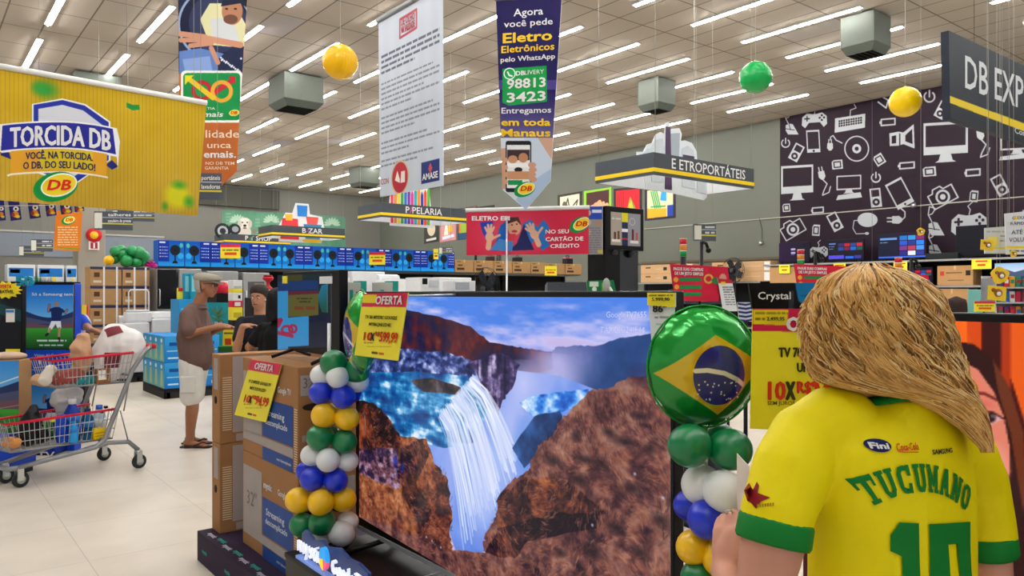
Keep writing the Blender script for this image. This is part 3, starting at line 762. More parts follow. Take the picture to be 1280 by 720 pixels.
# ---- hanging vinyl balls
def hang_ball(px, py, r_px, d, col, label):
    c = P(px, py, d); r = r_px / FOC * d
    t = thing('hanging_ball', label, 'ball', (c.x, c.y, c.z - r), 0, 'vinyl balls hung from the ceiling')
    m = bpy.data.materials.new('vinyl_' + col); m.use_nodes = True; N = m.node_tree.nodes; L = m.node_tree.links; b = N['Principled BSDF']
    b.inputs['Base Color'].default_value = lin(col); b.inputs['Roughness'].default_value = .2; b.inputs['Coat Weight'].default_value = .3; b.inputs['Specular IOR Level'].default_value = .25
    tc = N.new('ShaderNodeTexCoord'); wv = N.new('ShaderNodeTexWave'); wv.inputs['Scale'].default_value = 9; wv.inputs['Distortion'].default_value = 5; L.new(tc.outputs['Object'], wv.inputs[0])
    bp = N.new('ShaderNodeBump'); bp.inputs['Strength'].default_value = .16; bp.inputs['Distance'].default_value = .01; L.new(wv.outputs['Fac'], bp.inputs['Height']); L.new(bp.outputs[0], b.inputs['Normal'])
    part('sphere', MB().ball((0, 0, r), (r, r, r * .98), 32, 20), [m], t)
    part('valve', MB().cyl((0, 0, 2 * r), r * .09, r * .08), [m], t)
    part('string', MB().tube([(0, 0, 2 * r), (0, 0, CEIL - c.z + r)], .003, 6), [M('cfcac0')], t)
hang_ball(425.5, 77.5, 22, 8.0, 'ffc400', 'yellow vinyl ball hanging left of the white text banner')
hang_ball(944.5, 96.5, 20, 9.0, '0fa04a', 'green vinyl ball hanging from the ceiling right of the blue banner')
hang_ball(1131.5, 127.5, 19, 8.0, 'ffd400', 'yellow vinyl ball hanging in front of the dark device mural')

# ---- small aisle boards and bunting
def aisle_board(label, x0, y0, x1, y1, d, lines, side='l', hang=True):
    p = P((x0 + x1) / 2, (y0 + y1) / 2, d); w = x1 - x0; h = y1 - y0
    F = Flat(p, NY, [(x0, y1), (x1, y1 + .02 * w), (x1, y0 + .02 * w), (x0, y0)], 120, '494f5a')
    n = len(lines) + 1
    if side == 'l': F.cv.rect(x0, y0 + h * .08, x0 + h * .42, y1 - h * .08, 'd9d8cc')
    F.cv.line([(x0 + (h * .45 if side == 'l' else 0), y0 + h * .66), (x1, y0 + h * .66 + .02 * w)], h * .06, 'e0cf2e')
    F.cv.line([(x0 + (h * .45 if side == 'l' else 0), y0 + h * .33), (x1, y0 + h * .33 + .02 * w)], h * .04, 'b9bcc2')
    for i, t in enumerate(lines):
        yy = y0 + h * (.27 + .33 * i)
        if t: F.text(t, x1 - w * .05, yy, h * .17, WHITE, w=min(w * .6, len(t) * h * .16), align='r')
        else: F.cv.marks(x1 - w * .5, yy - h * .16, x1 - w * .06, h * .16, 'e6e6e6', i)
    o = F.build('aisle_sign', label, 'sign', 'small grey hanging aisle boards', thick=.03, back='494f5a')
    if hang: wires(o, [F.w(x0 + w * .12, y0 + 1, -.015), F.w(x1 - w * .12, y0 + 1, -.015)])
aisle_board('small grey aisle board ending in lavadoras below the laundry banner', 238, 216, 277, 249, 9.4, ['portáteis', 'lavadoras'], 'n')
aisle_board('small grey aisle board with a pale square beside the round red pillar sign', 118, 264, 166, 287, 14, ['talheres', 'assadeira de pressa'])
aisle_board('longer grey aisle board tucked behind the board beside the pillar', 141, 262, 193, 276, 16, ['', ''])
aisle_board('small grey aisle board low at left before the blue grey wall band', 24, 307, 55, 320, 20, ['', ''])
aisle_board('small grey aisle board right of the lowest board at left', 39, 299, 66, 314, 18, ['', ''])
aisle_board('small grey aisle board in front of the green grey wall above the red booth sign', 868, 280, 895, 301, 12, ['', ''])
aisle_board('tiny grey aisle board above the right end of the fan boxes', 549, 309, 566, 318, 15.5, ['', ''])
for k, (x, y, w, h, a) in enumerate([(1, 266, 11, 20, -6), (19, 266, 14, 19, -8), (43, 264, 14, 18, -8), (63.5, 262, 13, 16, -8), (82.5, 261, 14, 13, -8), (99, 259.5, 12, 10, -8)]):
    r = math.radians(a); c = lambda u, v: (x + u * math.cos(r) - v * math.sin(r), y + u * math.sin(r) + v * math.cos(r))
    F = Flat((0, 9.3, 0), NY, [c(-w / 2, h / 2), c(w / 2, h / 2), c(w / 2, -h / 2 - 6), c(-w / 2, -h / 2 - 6)], 260, '262a78')
    F.cv.ell(*c(0, 2), w * .3, w * .28, 'd98a2a'); F.cv.ell(*c(w * .12, -h * .25), w * .26, w * .22, 'e9e9ee'); F.cv.ell(*c(w * .1, -h * .25), w * .1, w * .1, '20202a'); F.cv.ell(*c(w * .18, h * .26), w * .2, w * .14, 'e9d53a'); F.cv.ell(*c(-w * .22, h * .1), w * .16, w * .2, '8a3a2a')
    F.build('bunting_flag', '%s blue bunting flag from the left under the yellow banner' % ORD[k], 'flag', 'blue bunting flags on a line', thick=.003)
a, b = PY(-20, 258, 9.302), PY(125, 253, 9.302)
tag(part('bunting_line', MB().tube([a, (a + b) / 2 + Vector((0, 0, -.01)), b], .004, 6), M('d9d6cc')), 'thin line that carries the blue bunting flags', 'line')
# ------------------------------------------------------------------ mural of devices on the right wall
F = Flat((WX - .03, 0, 0), NX, [(975, 345), (1330, 345), (1330, 60), (975, 148)], 110, '1f0f1c', 2)
cv = F.cv; cv.tex(5, 4, 5)
IC = 'a9acaf'; BG = '1f0f1c'
ox_, oy_ = 960, 120
def q(x, y): return ox_ + x / 4, oy_ + y / 4
def ic_monitor(x0, y0, x1, y1, sk=-.06, imac=True):
    w = x1 - x0; h = y1 - y0; f = lambda u, v: q(x0 + u * w, y0 + v * h + sk * (u - .5) * w)
    cv.poly([f(0, 0), f(1, 0), f(1, .8), f(0, .8)], IC); cv.poly([f(.05, .07), f(.95, .07), f(.95, .6 if imac else .72), f(.05, .6 if imac else .72)], BG)
    cv.poly([f(.38, .8), f(.62, .8), f(.66, .95), f(.74, 1), f(.26, 1), f(.34, .95)], IC)
def ic_pod(cx, cy, k, rot):
    r = math.radians(rot); f = lambda u, v: q(cx + k * (u * math.cos(r) - v * math.sin(r)), cy + k * (u * math.sin(r) + v * math.cos(r)))
    cv.poly([f(-28, -48), f(28, -48), f(28, 48), f(-28, 48)], IC); cv.poly([f(-20, -40), f(20, -40), f(20, -6), f(-20, -6)], BG)
    cv.ell(*f(0, 22), 4.6 * k, 4.6 * k, BG); cv.ell(*f(0, 22), 1.9 * k, 1.9 * k, IC)
def ic_phone(cx, cy, w, h, rot):
    r = math.radians(rot); f = lambda u, v: q(cx + (u * w * math.cos(r) - v * h * math.sin(r)), cy + (u * w * math.sin(r) + v * h * math.cos(r)))
    cv.poly([f(-.5, -.5), f(.5, -.5), f(.5, .5), f(-.5, .5)], IC); cv.poly([f(-.42, -.42), f(.42, -.42), f(.42, .34), f(-.42, .34)], BG); cv.ell(*f(0, .43), 1.4, 1.4, BG)
def ic_card(cx, cy, w, h, rot=-5):
    r = math.radians(rot); f = lambda u, v: q(cx + (u * w * math.cos(r) - v * h * math.sin(r)), cy + (u * w * math.sin(r) + v * h * math.cos(r)))
    cv.poly([f(-.5, -.3), f(-.3, -.5), f(.5, -.5), f(.5, .5), f(-.5, .5)], IC); cv.line([f(-.3, -.28), f(.3, -.28), f(.3, .3), f(-.3, .3)], 1.6, BG, close=True)
def ic_bat(cx, cy, w, h):
    f = lambda u, v: q(cx + u * w, cy + v * h - .08 * u * w)
    cv.line([f(-.4, -.42), f(.5, -.42), f(.5, .42), f(-.4, .42)], 2, IC, close=True); cv.poly([f(-.52, -.2), f(-.4, -.2), f(-.4, .2), f(-.52, .2)], IC)
def ic_power(cx, cy, r_):
    a = [q(cx + r_ * math.sin(math.radians(t)), cy - r_ * math.cos(math.radians(t))) for t in range(40, 321, 20)]; cv.line(a, 2, IC); cv.line([q(cx, cy - r_ * 1.2), q(cx, cy)], 2, IC)
def ic_pad(cx, cy, k):
    f = lambda u, v: q(cx + u * k, cy + v * k - .07 * u * k)
    cv.poly([f(-60, 20), f(-58, -18), f(-36, -36), (f(-10, -30)), f(10, -30), f(36, -36), f(58, -18), f(60, 20), f(44, 34), f(26, 10), f(-26, 10), f(-44, 34)], IC)
    cv.line([f(-46, -10), f(-24, -10)], 1.8 * k, BG); cv.line([f(-35, -20), f(-35, 0)], 1.8 * k, BG)
    for u, v in ((35, -22), (35, 0), (25, -11), (46, -11)): cv.ell(*f(u, v), 1.3 * k, 1.3 * k, BG)
    cv.line([f(0, -32), f(4, -48), f(-4, -60), f(12, -74)], 1.2, IC)
def ic_plug(cx, cy, k, rot=0, tail=((0, 30), (20, 60), (-10, 100), (-20, 120), (20, 112), (36, 80))):
    r = math.radians(rot); f = lambda u, v: q(cx + k * (u * math.cos(r) - v * math.sin(r)), cy + k * (u * math.sin(r) + v * math.cos(r)))
    cv.poly([f(-18, -20), f(18, -20), f(20, 14), f(8, 30), f(-8, 30), f(-20, 14)], IC); cv.line([f(-9, -20), f(-9, -44)], 1.8 * k, IC); cv.line([f(9, -20), f(9, -44)], 1.8 * k, IC)
    cv.line([f(*p) for p in tail], 1.6, IC)
def ic_cam(cx, cy, k, rot):
    r = math.radians(rot); f = lambda u, v: q(cx + k * (u * math.cos(r) - v * math.sin(r)), cy + k * (u * math.sin(r) + v * math.cos(r)))
    cv.line([f(-66, -30), f(-40, -30), f(-30, -48), (f(10, -48)), f(20, -30), f(66, -30), f(66, 44), f(-66, 44)], 1.8, IC, close=True)
    cv.ell(*f(0, 6), 9.2 * k, 9.2 * k, IC); cv.ell(*f(0, 6), 6.4 * k, 6.4 * k, BG); cv.ell(*f(0, 6), 3.6 * k, 3.6 * k, IC)
def ic_mouse(cx, cy, k):
    f = lambda u, v: q(cx + u * k, cy + v * k)
    cv.poly([f(-24, -24), f(0, -34), f(20, -30), f(56, 34), f(-10, 34), f(-24, 10)], IC); cv.line([f(-4, -30), f(6, 6)], 1, BG); cv.line([f(-24, -2), f(30, 6)], 1, BG)
    cv.line([f(-8, -34), f(-26, -70), f(-20, -110), f(10, -100), f(-6, -74), f(-22, -68)], 1.4, IC)
ic_mouse(108, 165, .8); ic_pad(232, 122, 1.05)
cv.poly([q(335, 112), q(486, 88), q(484, 158), q(333, 184)], IC)
for i in range(10):
    for j in range(3): cv.poly([q(352 + i * 12, 122 + j * 12 - i * 1.9), q(361 + i * 12, 121 + j * 12 - i * 1.9), q(361 + i * 12, 130 + j * 12 - i * 1.9), q(352 + i * 12, 131 + j * 12 - i * 1.9)], BG)
cv.line([q(410, 98), q(412, 70), q(440, 60), q(430, 40)], 1.2, IC)
ic_power(88, 236, 20); ic_pod(142, 282, .9, 28); ic_phone(226, 226, 66, 112, -3); ic_plug(310, 250, .75, 0, ((0, -40), (4, -60), (20, -70), (40, -40), (80, -20)))
cv.ell(*q(443, 263), 15.6, 16.2, IC, ring=1.6); cv.ell(*q(443, 263), 5.6, 5.8, IC); cv.ell(*q(443, 263), 2.6, 2.6, BG)
ic_card(346, 342, 54, 46); ic_monitor(66, 346, 226, 520); ic_plug(268, 392, .85, -12); ic_monitor(342, 396, 466, 486, -.05, False)
cv.poly([q(350, 496), q(462, 480), q(470, 506), q(340, 520)], IC)
ic_power(539, 408, 22); ic_pod(538, 508, .98, -6); ic_card(556, 318, 50, 54, -32); ic_bat(596, 130, 76, 36); ic_bat(690, 347, 80, 34)
cv.poly([q(606, 186), q(652, 178), q(676, 182), q(728, 140), q(732, 262), q(676, 240), q(652, 248), q(608, 250)], IC); cv.poly([q(618, 200), q(640, 196), q(640, 236), q(618, 238)], BG); cv.poly([q(686, 196), q(720, 164), q(722, 240), q(686, 226)], BG); cv.line([q(658, 190), q(658, 244)], 1.6, BG)
ic_monitor(776, 130, 998, 330); ic_phone(657, 486, 92, 140, -28); ic_card(806, 377, 66, 48); ic_cam(870, 498, 1.0, -28); ic_bat(1020, 382, 76, 36)
ic_plug(1060, 190, .95, -10); ic_monitor(1160, 180, 1330, 290, -.05, False); cv.poly([q(1160, 302), q(1330, 280), q(1340, 306), q(1152, 322)], IC)
ic_pod(868, 70, .9, 28); ic_power(806, 4, 26); ic_pod(1158, 446, 1.08, -28); ic_card(1028, 500, 42, 58, 6); ic_card(92, 558, 38, 40); ic_bat(246, 570, 60, 30)
cv.line([q(550, 30), q(590, 60), q(600, 20), q(576, 8)], 1.8, IC)
ic_cam(122, 662, .86, -30); ic_card(240, 670, 38, 56, 3); ic_pod(334, 628, .95, -28)
cv.ell(*q(497, 618), 12.6, 9, IC); cv.line([q(497, 618), q(430, 622), q(424, 660), q(440, 688), q(500, 686)], 1.2, IC); cv.ell(*q(494, 686), 2.6, 1.8, IC)
ic_plug(640, 618, 1.0, -90, ((0, 30), (14, 44), (40, 44), (60, 20), (70, 0))); ic_mouse(826, 662, 1.0); ic_pad(1004, 640, 1.5); ic_mouse(826, 770, .9); ic_pad(252, 780, .8)
ic_cam(1240, 700, .9, 20); ic_pod(1290, 620, 1, 10)
for x in (520, 1196): cv.line([q(x, -200), q(x, 900)], .5, '6d6570')
mur = F.build('trim_mural', '', '', thick=.02, back='2f2430', rough=.55)
for k in ('label', 'category'): del mur[k]
mur['kind'] = 'structure'; mur.name = 'trim_6'

# ------------------------------------------------------------------ right hand wall shelving
SHX = 18.75
t = thing('long_shelving', 'long black wall shelving with grey shelf edges under the dark device mural', 'shelf', (WX - .55, 10, 0))
b = MB()
for y in (1.2, 3.6, 6.0, 8.4, 10.8, 12.35, 14.6, 17.4): b.bb(WX - .12 - SHX, WX - .05 - SHX, y - .04, y + .04, 0, 2.2)
b.bb(WX - .08 - SHX, WX - .05 - SHX, 1.2, 17.4, 0, 2.2)
def offs(mb, dx, dy, dz):
    for v in mb.v: v += Vector((dx, dy, dz))
    return mb
T0 = Vector((WX - .55, 10, 0))
part('back_frame', offs(b, SHX - T0.x, -T0.y, 0), [DARK], t)
for z, y0, y1 in ((2.26, 1.2, 12.3), (1.65, 1.2, 12.3), (1.80, 12.4, 17.4), (1.05, 1.2, 17.4), (.5, 1.2, 17.4), (.14, 1.2, 17.4)):
    b = MB(); b.bb(SHX, WX - .05, y0, y1, z - .03, z)
    part('shelf_board', offs(b, -T0.x, -T0.y, 0), [M('2a2b2e', .5)], t)
    b = MB(); b.bb(SHX - .012, SHX, y0, y1, z - .045, z); part('shelf_edge', offs(b, -T0.x, -T0.y, 0), [M('9c9c9a', .35, .5)], t, 'grey metal shelf edge')
b = MB(); b.bb(SHX, WX - .05, 1.2, 17.4, 0, .11); part('kick_board', offs(b, -T0.x, -T0.y, 0), [DARK], t)

def tv(label, loc, w, h, cv, group=None, facing='x', emit=1.0, feet=True, off=.06, name='television'):
    """a television that faces -X; loc is the middle of its base"""
    t = thing(name, label, 'television', loc, 0, group)
    b = MB(); z0 = off
    b.bb(-.012, .028, -w / 2, w / 2, z0, z0 + h); b.bb(.028, .06, -w * .36, w * .36, z0 + h * .08, z0 + h * .6)
    part('casing', b, [BLACK], t, bevel=.004)
    m = PM('screen', cv, emit, .12)
    b = MB(); e = .012; b.quad((-.0135, w / 2 - e, z0 + e * 1.6), (-.0135, -w / 2 + e, z0 + e * 1.6), (-.0135, -w / 2 + e, z0 + h - e), (-.0135, w / 2 - e, z0 + h - e))
    part('screen', b, [m], t, 'lit screen')
    for s in ((-1, 1) if feet else ()):
        part('foot', MB().tube([(-.10, s * w * .4, .008), (.0, s * w * .36, z0 + .02), (.1, s * w * .4, .008)], .01, 8), [BLACK], t)
    return t
def ui(kind):
    cv = Cv(240, 135, '120a1e', 2)
    if kind == 0:
        cv.grad(0, 0, 240, 135, '2a0d36', '0d0a1c', False); 
        for y in (40, 66): cv.rect(96, y, 132, y + 14, 'b9a6d8', r=5)
        cv.marks(98, 84, 125, 5, '8a7aa8', 2)
    elif kind == 1:
        cv.grad(0, 0, 240, 135, '08101e', '1a0a20', False); cv.rect(6, 20, 52, 30, '5f7fd0'); cv.marks(6, 40, 44, 7, '7f8fb0', 1); cv.marks(6, 56, 40, 7, '7f8fb0', 2)
        for i, c in enumerate(['3a2a6a', 'c42030', '2a4a8a', 'd02a3a', '204a9a', '7a2040', '1a6ad0', '205a4a']): cv.rect(70 + (i % 4) * 42, 24 + (i // 4) * 26, 108 + (i % 4) * 42, 46 + (i // 4) * 26, c)
        cv.rect(4, 104, 110, 128, '5a4ae0'); cv.rect(120, 112, 176, 128, '2a6ae8'); cv.rect(182, 108, 226, 128, '3a3aa0')
    elif kind == 2:
        cv.grad(0, 0, 240, 135, '0a1830', '300a2a', False); cv.rect(8, 22, 96, 34, '6a9ad8'); cv.marks(8, 44, 50, 7, '8aa0c0', 3)
        for i, c in enumerate(['1f7ad0', '3a9ae0', '8a2a6a', '2a5ad0', '1a3a9a', '2a8af0', '7a3a8a', 'c03a5a', '4a9af8', '2a2a8a', 'e8eef4', '2a3a9a']): cv.rect(110 + (i % 3) * 42, 14 + (i // 3) * 28, 148 + (i % 3) * 42, 38 + (i // 3) * 28, c)
        cv.rect(0, 126, 240, 135, '3a6ae0')
    elif kind == 3:
        cv.grad(0, 0, 240, 135, '0a0a12', '05050c'); cv.rect(132, 60, 156, 72, '2a2a70')
    else:
        cv.grad(0, 0, 240, 70, '9ec3ea', 'd8e4f0'); cv.poly([(0, 70), (50, 40), (110, 66), (170, 46), (240, 72), (240, 135), (0, 135)], '4a5a78'); cv.grad(0, 95, 240, 135, '2f4460', '1c2838')
    return cv
def shelf_tv(label, x0, x1, ytop, ybase, z, kind, X=19.1):
    a = PX(x0, ybase, X); b = PX(x1, ybase, X); w = abs(a.y - b.y); top = PX((x0 + x1) / 2, ytop, X).z
    h = top - z - .06
    return tv(label, (X, (a.y + b.y) / 2, z), w, h, ui(kind), 'televisions on the wall shelving')
shelf_tv('leftmost television on the top wall shelf, with a dark purple screen', 974, 1012, 303, 331, 2.26, 0)
shelf_tv('second television from the left on the top wall shelf, with red and blue tiles', 1035, 1080, 299, 328, 2.26, 1)
shelf_tv('third television from the left on the top wall shelf, with a bright blue menu', 1098, 1158, 291, 325, 2.26, 2)
shelf_tv('almost black television on the top wall shelf at right', 1195, 1258, 281, 322, 2.26, 3)
shelf_tv('dim television under the top wall shelf, behind the blond woman’s head', 1126, 1166, 334, 353, 1.65, 1)
shelf_tv('television with a pale landscape picture under the top wall shelf at far right', 1243, 1300, 328, 354, 1.65, 4)
t = thing('sound_bar', 'low dark sound bar on the top wall shelf between two televisions', 'sound bar', PX(1178, 324, 19.0) * 1.0, 0)
t.location.z = 2.26; part('body', MB().bb(-.06, .06, -.36, .36, 0.012, .15), [M('1a1f1e', .5)], t, bevel=.012); part('base', MB().bb(-.05, .05, -.3, .3, 0, .012), [BLACK], t)
# cartons: kraft box with tape, print and a lid seam
def carton(label, x0, x1, y0, y1, z0, z1, mat=None, group=None, face='x', art=None, bev=.006, tape=True, name='cardboard_carton', tag_c=None):
    t = thing(name, label, 'box', ((x0 + x1) / 2, (y0 + y1) / 2, z0), 0, group); w, d, h = x1 - x0, y1 - y0, z1 - z0
    part('box', MB().bb(-w / 2, w / 2, -d / 2, d / 2, 0, h), [mat or KRAFT], t, bevel=bev)
    if tape:
        b = MB(); b.bb(-w / 2 - .001, w / 2 + .001, -.02, .02, h, h + .001) if face == 'x' else b.bb(-.02, .02, -d / 2 - .001, d / 2 + .001, h, h + .001)
        if face == 'x': b.bb(-w / 2 - .002, -w / 2 - .0005, -.02, .02, h * .8, h)
        else: b.bb(-.02, .02, -d / 2 - .002, -d / 2 - .0005, h * .8, h)
        part('tape', b, [M('c7a97d', .3)], t)
    if art:
        b = MB()
        for u0, v0, u1, v1, m in art:
            if face == 'x': b.quad((-w / 2 - .002, d / 2 - u0 * d, v0 * h), (-w / 2 - .002, d / 2 - u1 * d, v0 * h), (-w / 2 - .002, d / 2 - u1 * d, v1 * h), (-w / 2 - .002, d / 2 - u0 * d, v1 * h))
            else: b.quad((-w / 2 + u0 * w, -d / 2 - .002, v0 * h), (-w / 2 + u1 * w, -d / 2 - .002, v0 * h), (-w / 2 + u1 * w, -d / 2 - .002, v1 * h), (-w / 2 + u0 * w, -d / 2 - .002, v1 * h))
        ms = [];
        mb = MB()
        for (u0, v0, u1, v1, m), f in zip(art, b.f):
            if m not in ms: ms.append(m)
            mb.add([b.v[k] for k in f], [(0, 1, 2, 3)], ms.index(m))
        part('print', mb, ms, t)
    return t
BRN = M('5a3a22', .7); BLK = M('2a2420', .7); LT = M('d8c8b0', .6)
def shelf_carton(label, x0, x1, ytop, z, art=None, X=SHX + .03, depth=.5, name='cardboard_carton', mat=None):
    a = PX(x0, 340, X); b = PX(x1, 340, X); top = PX((x0 + x1) / 2, ytop, X).z
    return carton(label, X, X + depth, min(a.y, b.y) + .01, max(a.y, b.y) - .01, z, top, mat, 'cartons on the wall shelving', 'x', art, name=name)
shelf_carton('plain brown carton left of the blond woman’s head, under the top wall shelf', 962, 1009, 333.5, 1.65)
shelf_carton('brown carton with a red and a black square under the top wall shelf', 1171, 1217, 332, 1.65, [(.08, .5, .2, .72, M('c03a2e')), (.8, .5, .93, .75, BLK), (.25, .62, .7, .66, BRN), (.3, .25, .75, .28, BRN)])
shelf_carton('brown carton on the second wall shelf above the dark haired shopper', 1168, 1212, 361, 1.05)
for k, (x0, x1, y0, y1) in enumerate([(801, 866, 330, 341), (801, 866, 341, 352), (890, 963, 325, 338), (890, 963, 338, 351)]):
    a = PX(x0, 340, SHX + .03); b = PX(x1, 340, SHX + .03); zt = PX((x0 + x1) / 2, y0, SHX).z; zb = PX((x0 + x1) / 2, y1, SHX).z
    zb = 1.80 if k % 2 else zb
    carton(['upper long kraft television carton left of the green light pole', 'lower long kraft television carton left of the green light pole', 'upper long kraft television carton behind the black wall fan', 'lower long kraft television carton behind the black wall fan'][k],
           SHX + .03, SHX + .5, min(a.y, b.y), max(a.y, b.y), (1.80 if k % 2 else 1.80 + .285), (1.80 + .282 if k % 2 else 2.37), M('c19a70', .75), 'long television cartons on the wall shelving', 'x', [(.1, .6, .2, .75, BRN), (.45, .35, .52, .7, BLK), (.3, .5, .42, .53, LT), (.58, .5, .85, .53, LT), (.9, .1, .99, .9, M('dfe0e0'))], tape=False, name='television_carton')
for k, (x0, y0, lab) in enumerate([(974, 331, 'under the leftmost shelf television'), (1042, 329, 'under the second shelf television'), (1117, 329, 'under the third shelf television'), (1217, 325, 'under the almost black shelf television')]):
    a = PX(x0, y0, SHX - .02); t = tag(part('price_tag', MB().bb(-.003, .003, -.16 if k < 3 else -.2, .16 if k < 3 else .2, -.22, 0), [YELLOW]), 'yellow price tag hanging from the shelf edge ' + lab, 'price tag', 'yellow tags on the wall shelf edge')
    t.location = (SHX - .02, a.y - .16, 2.26 - .03); part('print', MB().bb(-.005, -.0035, -.12, .12, -.06, -.03, 0).bb(-.005, -.0035, -.08, .08, -.15, -.11, 0), [REDINK], t)
# pedestal fan head: ring guard, blades, hub, stand
def fan(label, c, r, facing=NX, stand=None, cat='fan'):
    t = thing('floor_fan', label, cat, (c[0], c[1], 0 if stand is None else stand), 0); z = c[2] - (0 if stand is None else stand)
    b = MB()
    for rr, x in ((r, 0), (r * .99, -.06), (r * .72, -.085), (r * .4, -.1)): b.tube([(x, rr * math.cos(a * math.pi / 12), z + rr * math.sin(a * math.pi / 12)) for a in range(25)], .006, 6)
    for a in range(20): b.tube([(-.1, r * .15 * math.cos(a * math.pi / 10), z + r * .15 * math.sin(a * math.pi / 10)), (-.085, r * .72 * math.cos(a * math.pi / 10), z + r * .72 * math.sin(a * math.pi / 10)), (-.02, r * math.cos(a * math.pi / 10), z + r * math.sin(a * math.pi / 10))], .0035, 4)
    part('guard', b, [BLACK], t)
    for k in range(5):
        a = k * 2 * math.pi / 5; pts = [(.1, -.3), (.85, -.45), (.92, .1), (.5, .3), (.1, .2)]
        part('blade', MB().prism(pts, -.03, -.02, lambda u, v, w: Vector((w - .04 * v, r * (u * math.cos(a) - v * math.sin(a) * .8), z + r * (u * math.sin(a) + v * math.cos(a) * .8)))), [M('26282c', .3)], t)
    part('hub', MB().cyl((-.08, 0, z), r * .17, .08, 14, axis='x'), [M('303238', .4)], t)
    part('motor', MB().tube([(-.02, 0, z), (.1, 0, z), (.16, 0, z)], [r * .25, r * .25, r * .12], 14), [BLACK], t)
    part('stand', MB().tube([(.08, 0, z), (.08, 0, .03)], .018, 10), [BLACK], t); part('foot_plate', MB().cyl((.08, 0, .015), r * .7, .03, 20), [BLACK], t)
    return t
a = PX(917, 338, 18.45); fan('black fan before the long kraft cartons at right', (a.x, a.y, a.z), .36)
a = P(608, 362, 16.5); fan('large black fan head rising behind the waterfall television', (a.x, a.y, a.z), .48)
# ------------------------------------------------------------------ posters on the right wall
def poster(label, pts, frame, art, w=4.5):
    F = Flat((WX - .02, 0, 0), NX, pts, 60, frame, 3); cx = sum(p[0] for p in pts) / 4; cy = sum(p[1] for p in pts) / 4
    kx = 1 - w / (max(p[0] for p in pts) - min(p[0] for p in pts)) * 1.3; ky = 1 - w / (max(p[1] for p in pts) - min(p[1] for p in pts)) * 1.3
    inner = [(cx + (x - cx) * kx, cy + (y - cy) * ky) for x, y in pts]
    bl, br, tr, tl = inner
    def f(u, v): return ((1 - u) * (1 - v) * bl[0] + u * (1 - v) * br[0] + u * v * tr[0] + (1 - u) * v * tl[0], (1 - u) * (1 - v) * bl[1] + u * (1 - v) * br[1] + u * v * tr[1] + (1 - u) * v * tl[1])
    art(F.cv, f); o = F.build('wall_poster', label, 'poster', 'framed posters on the right wall', thick=.06, back=frame)
def a1(cv, f):
    cv.poly([f(0, 0), f(1, 0), f(1, 1), f(0, 1)], 'd9d2bb')
    for p in ([(.1, .2), (.4, .9), (.5, .5)], [(.5, .5), (.9, .8), (.7, .2)], [(.2, .8), (.8, .3)]): cv.line([f(*q_) for q_ in p], 1.4, '3a342c')
    cv.ell(*f(.25, .7), 3, 4, '5a5446')
def a2(cv, f):
    cv.poly([f(0, 0), f(1, 0), f(1, 1), f(0, 1)], '4a2a2a')
    for i in range(5): cv.ell(*f(.2 + .16 * i, .62 - abs(i - 2) * .05), 3.4, 8, 'dba27c', 20)
    cv.ell(*f(.5, .3), 13, 5, 'c98e6a')
def a3(cv, f):
    cv.poly([f(0, 0), f(1, 0), f(1, 1), f(0, 1)], 'c8242e'); cv.poly([f(.35, .1), f(.6, .8), f(.85, .4)], '6aa63a'); cv.ell(*f(.2, .1), 9, 7, 'eeeae4'); cv.ell(*f(.85, .1), 9, 7, 'eeeae4'); cv.poly([f(.5, .5), f(.65, .7), f(.75, .4)], 'd8b23a')
    for i in range(4): cv.line([f(.05 + .08 * i, .4), f(.1 + .08 * i, .95)], .8, '8a1820')
def a4(cv, f):
    cv.poly([f(0, 0), f(1, 0), f(1, 1), f(0, 1)], 'ecd9a8'); cv.poly([f(0, 0), f(.75, 0), f(.75, .3), f(0, .35)], 'dca52a'); cv.poly([f(.78, 0), f(1, 0), f(1, .4), f(.78, .4)], '24409a'); cv.poly([f(.5, .6), f(.75, .55), f(.75, .95), f(.55, .95)], '3a9ad0')
    for i in range(4): cv.line([f(.15 + .07 * i, .95), f(.3 + .07 * i, .35)], 1.6, '2f9a5a')
    cv.line([f(.15, .4), f(.7, .38)], 1.6, '2f9a5a')
poster('framed line drawing poster above the red credit banner', [(697, 285), (727, 281), (727, 239), (697, 244)], '3a342c', a1)
poster('wall poster with a lime green frame and a pinkish shape', [(730, 292), (764, 288), (764, 234), (730, 239)], '8cc63a', a2)
poster('red wall poster with a green kite shape, left of the yellow beach poster', [(767, 285), (802, 281), (802, 233), (767, 236)], '2f2a2c', a3)
poster('yellow and blue wall poster of a striped chair, below the small appliance sign', [(806, 276), (844, 272), (844, 232), (806, 236)], '2c2536', a4)
def a5(cv, f): cv.poly([f(0, 0), f(1, 0), f(1, 1), f(0, 1)], '3a3a38'); cv.ell(*f(.5, .5), 5, 9, 'cfc0a4'); cv.ell(*f(.5, .9), 3, 3, '1a1a1a'); cv.poly([f(.1, .05), f(.9, .05), f(.9, .14), f(.1, .14)], 'd8d4cc')
def a6(cv, f):
    cv.poly([f(0, 0), f(1, 0), f(1, 1), f(0, 1)], 'c98a8a'); cv.poly([f(.2, .2), f(.4, .9), f(.5, .2)], 'ece4d0'); cv.poly([f(.5, .3), f(.6, .95), f(.8, .3)], 'd8b43a'); cv.poly([f(.1, .05), f(.95, .1), f(.9, .2), f(.1, .16)], 'c9d4e8')
def a7(cv, f): cv.poly([f(0, 0), f(1, 0), f(1, 1), f(0, 1)], 'd8632a'); cv.poly([f(.1, .1), f(.5, .1), f(.4, .9), f(.1, .9)], '8aa63a'); cv.poly([f(0, 0), f(1, 0), f(1, .2), f(0, .2)], '2a4a6a')
poster('narrow grey framed poster at the far end of the right wall', [(530, 305), (548, 301.5), (548, 266), (530, 271)], '3a3a36', a5, 2)
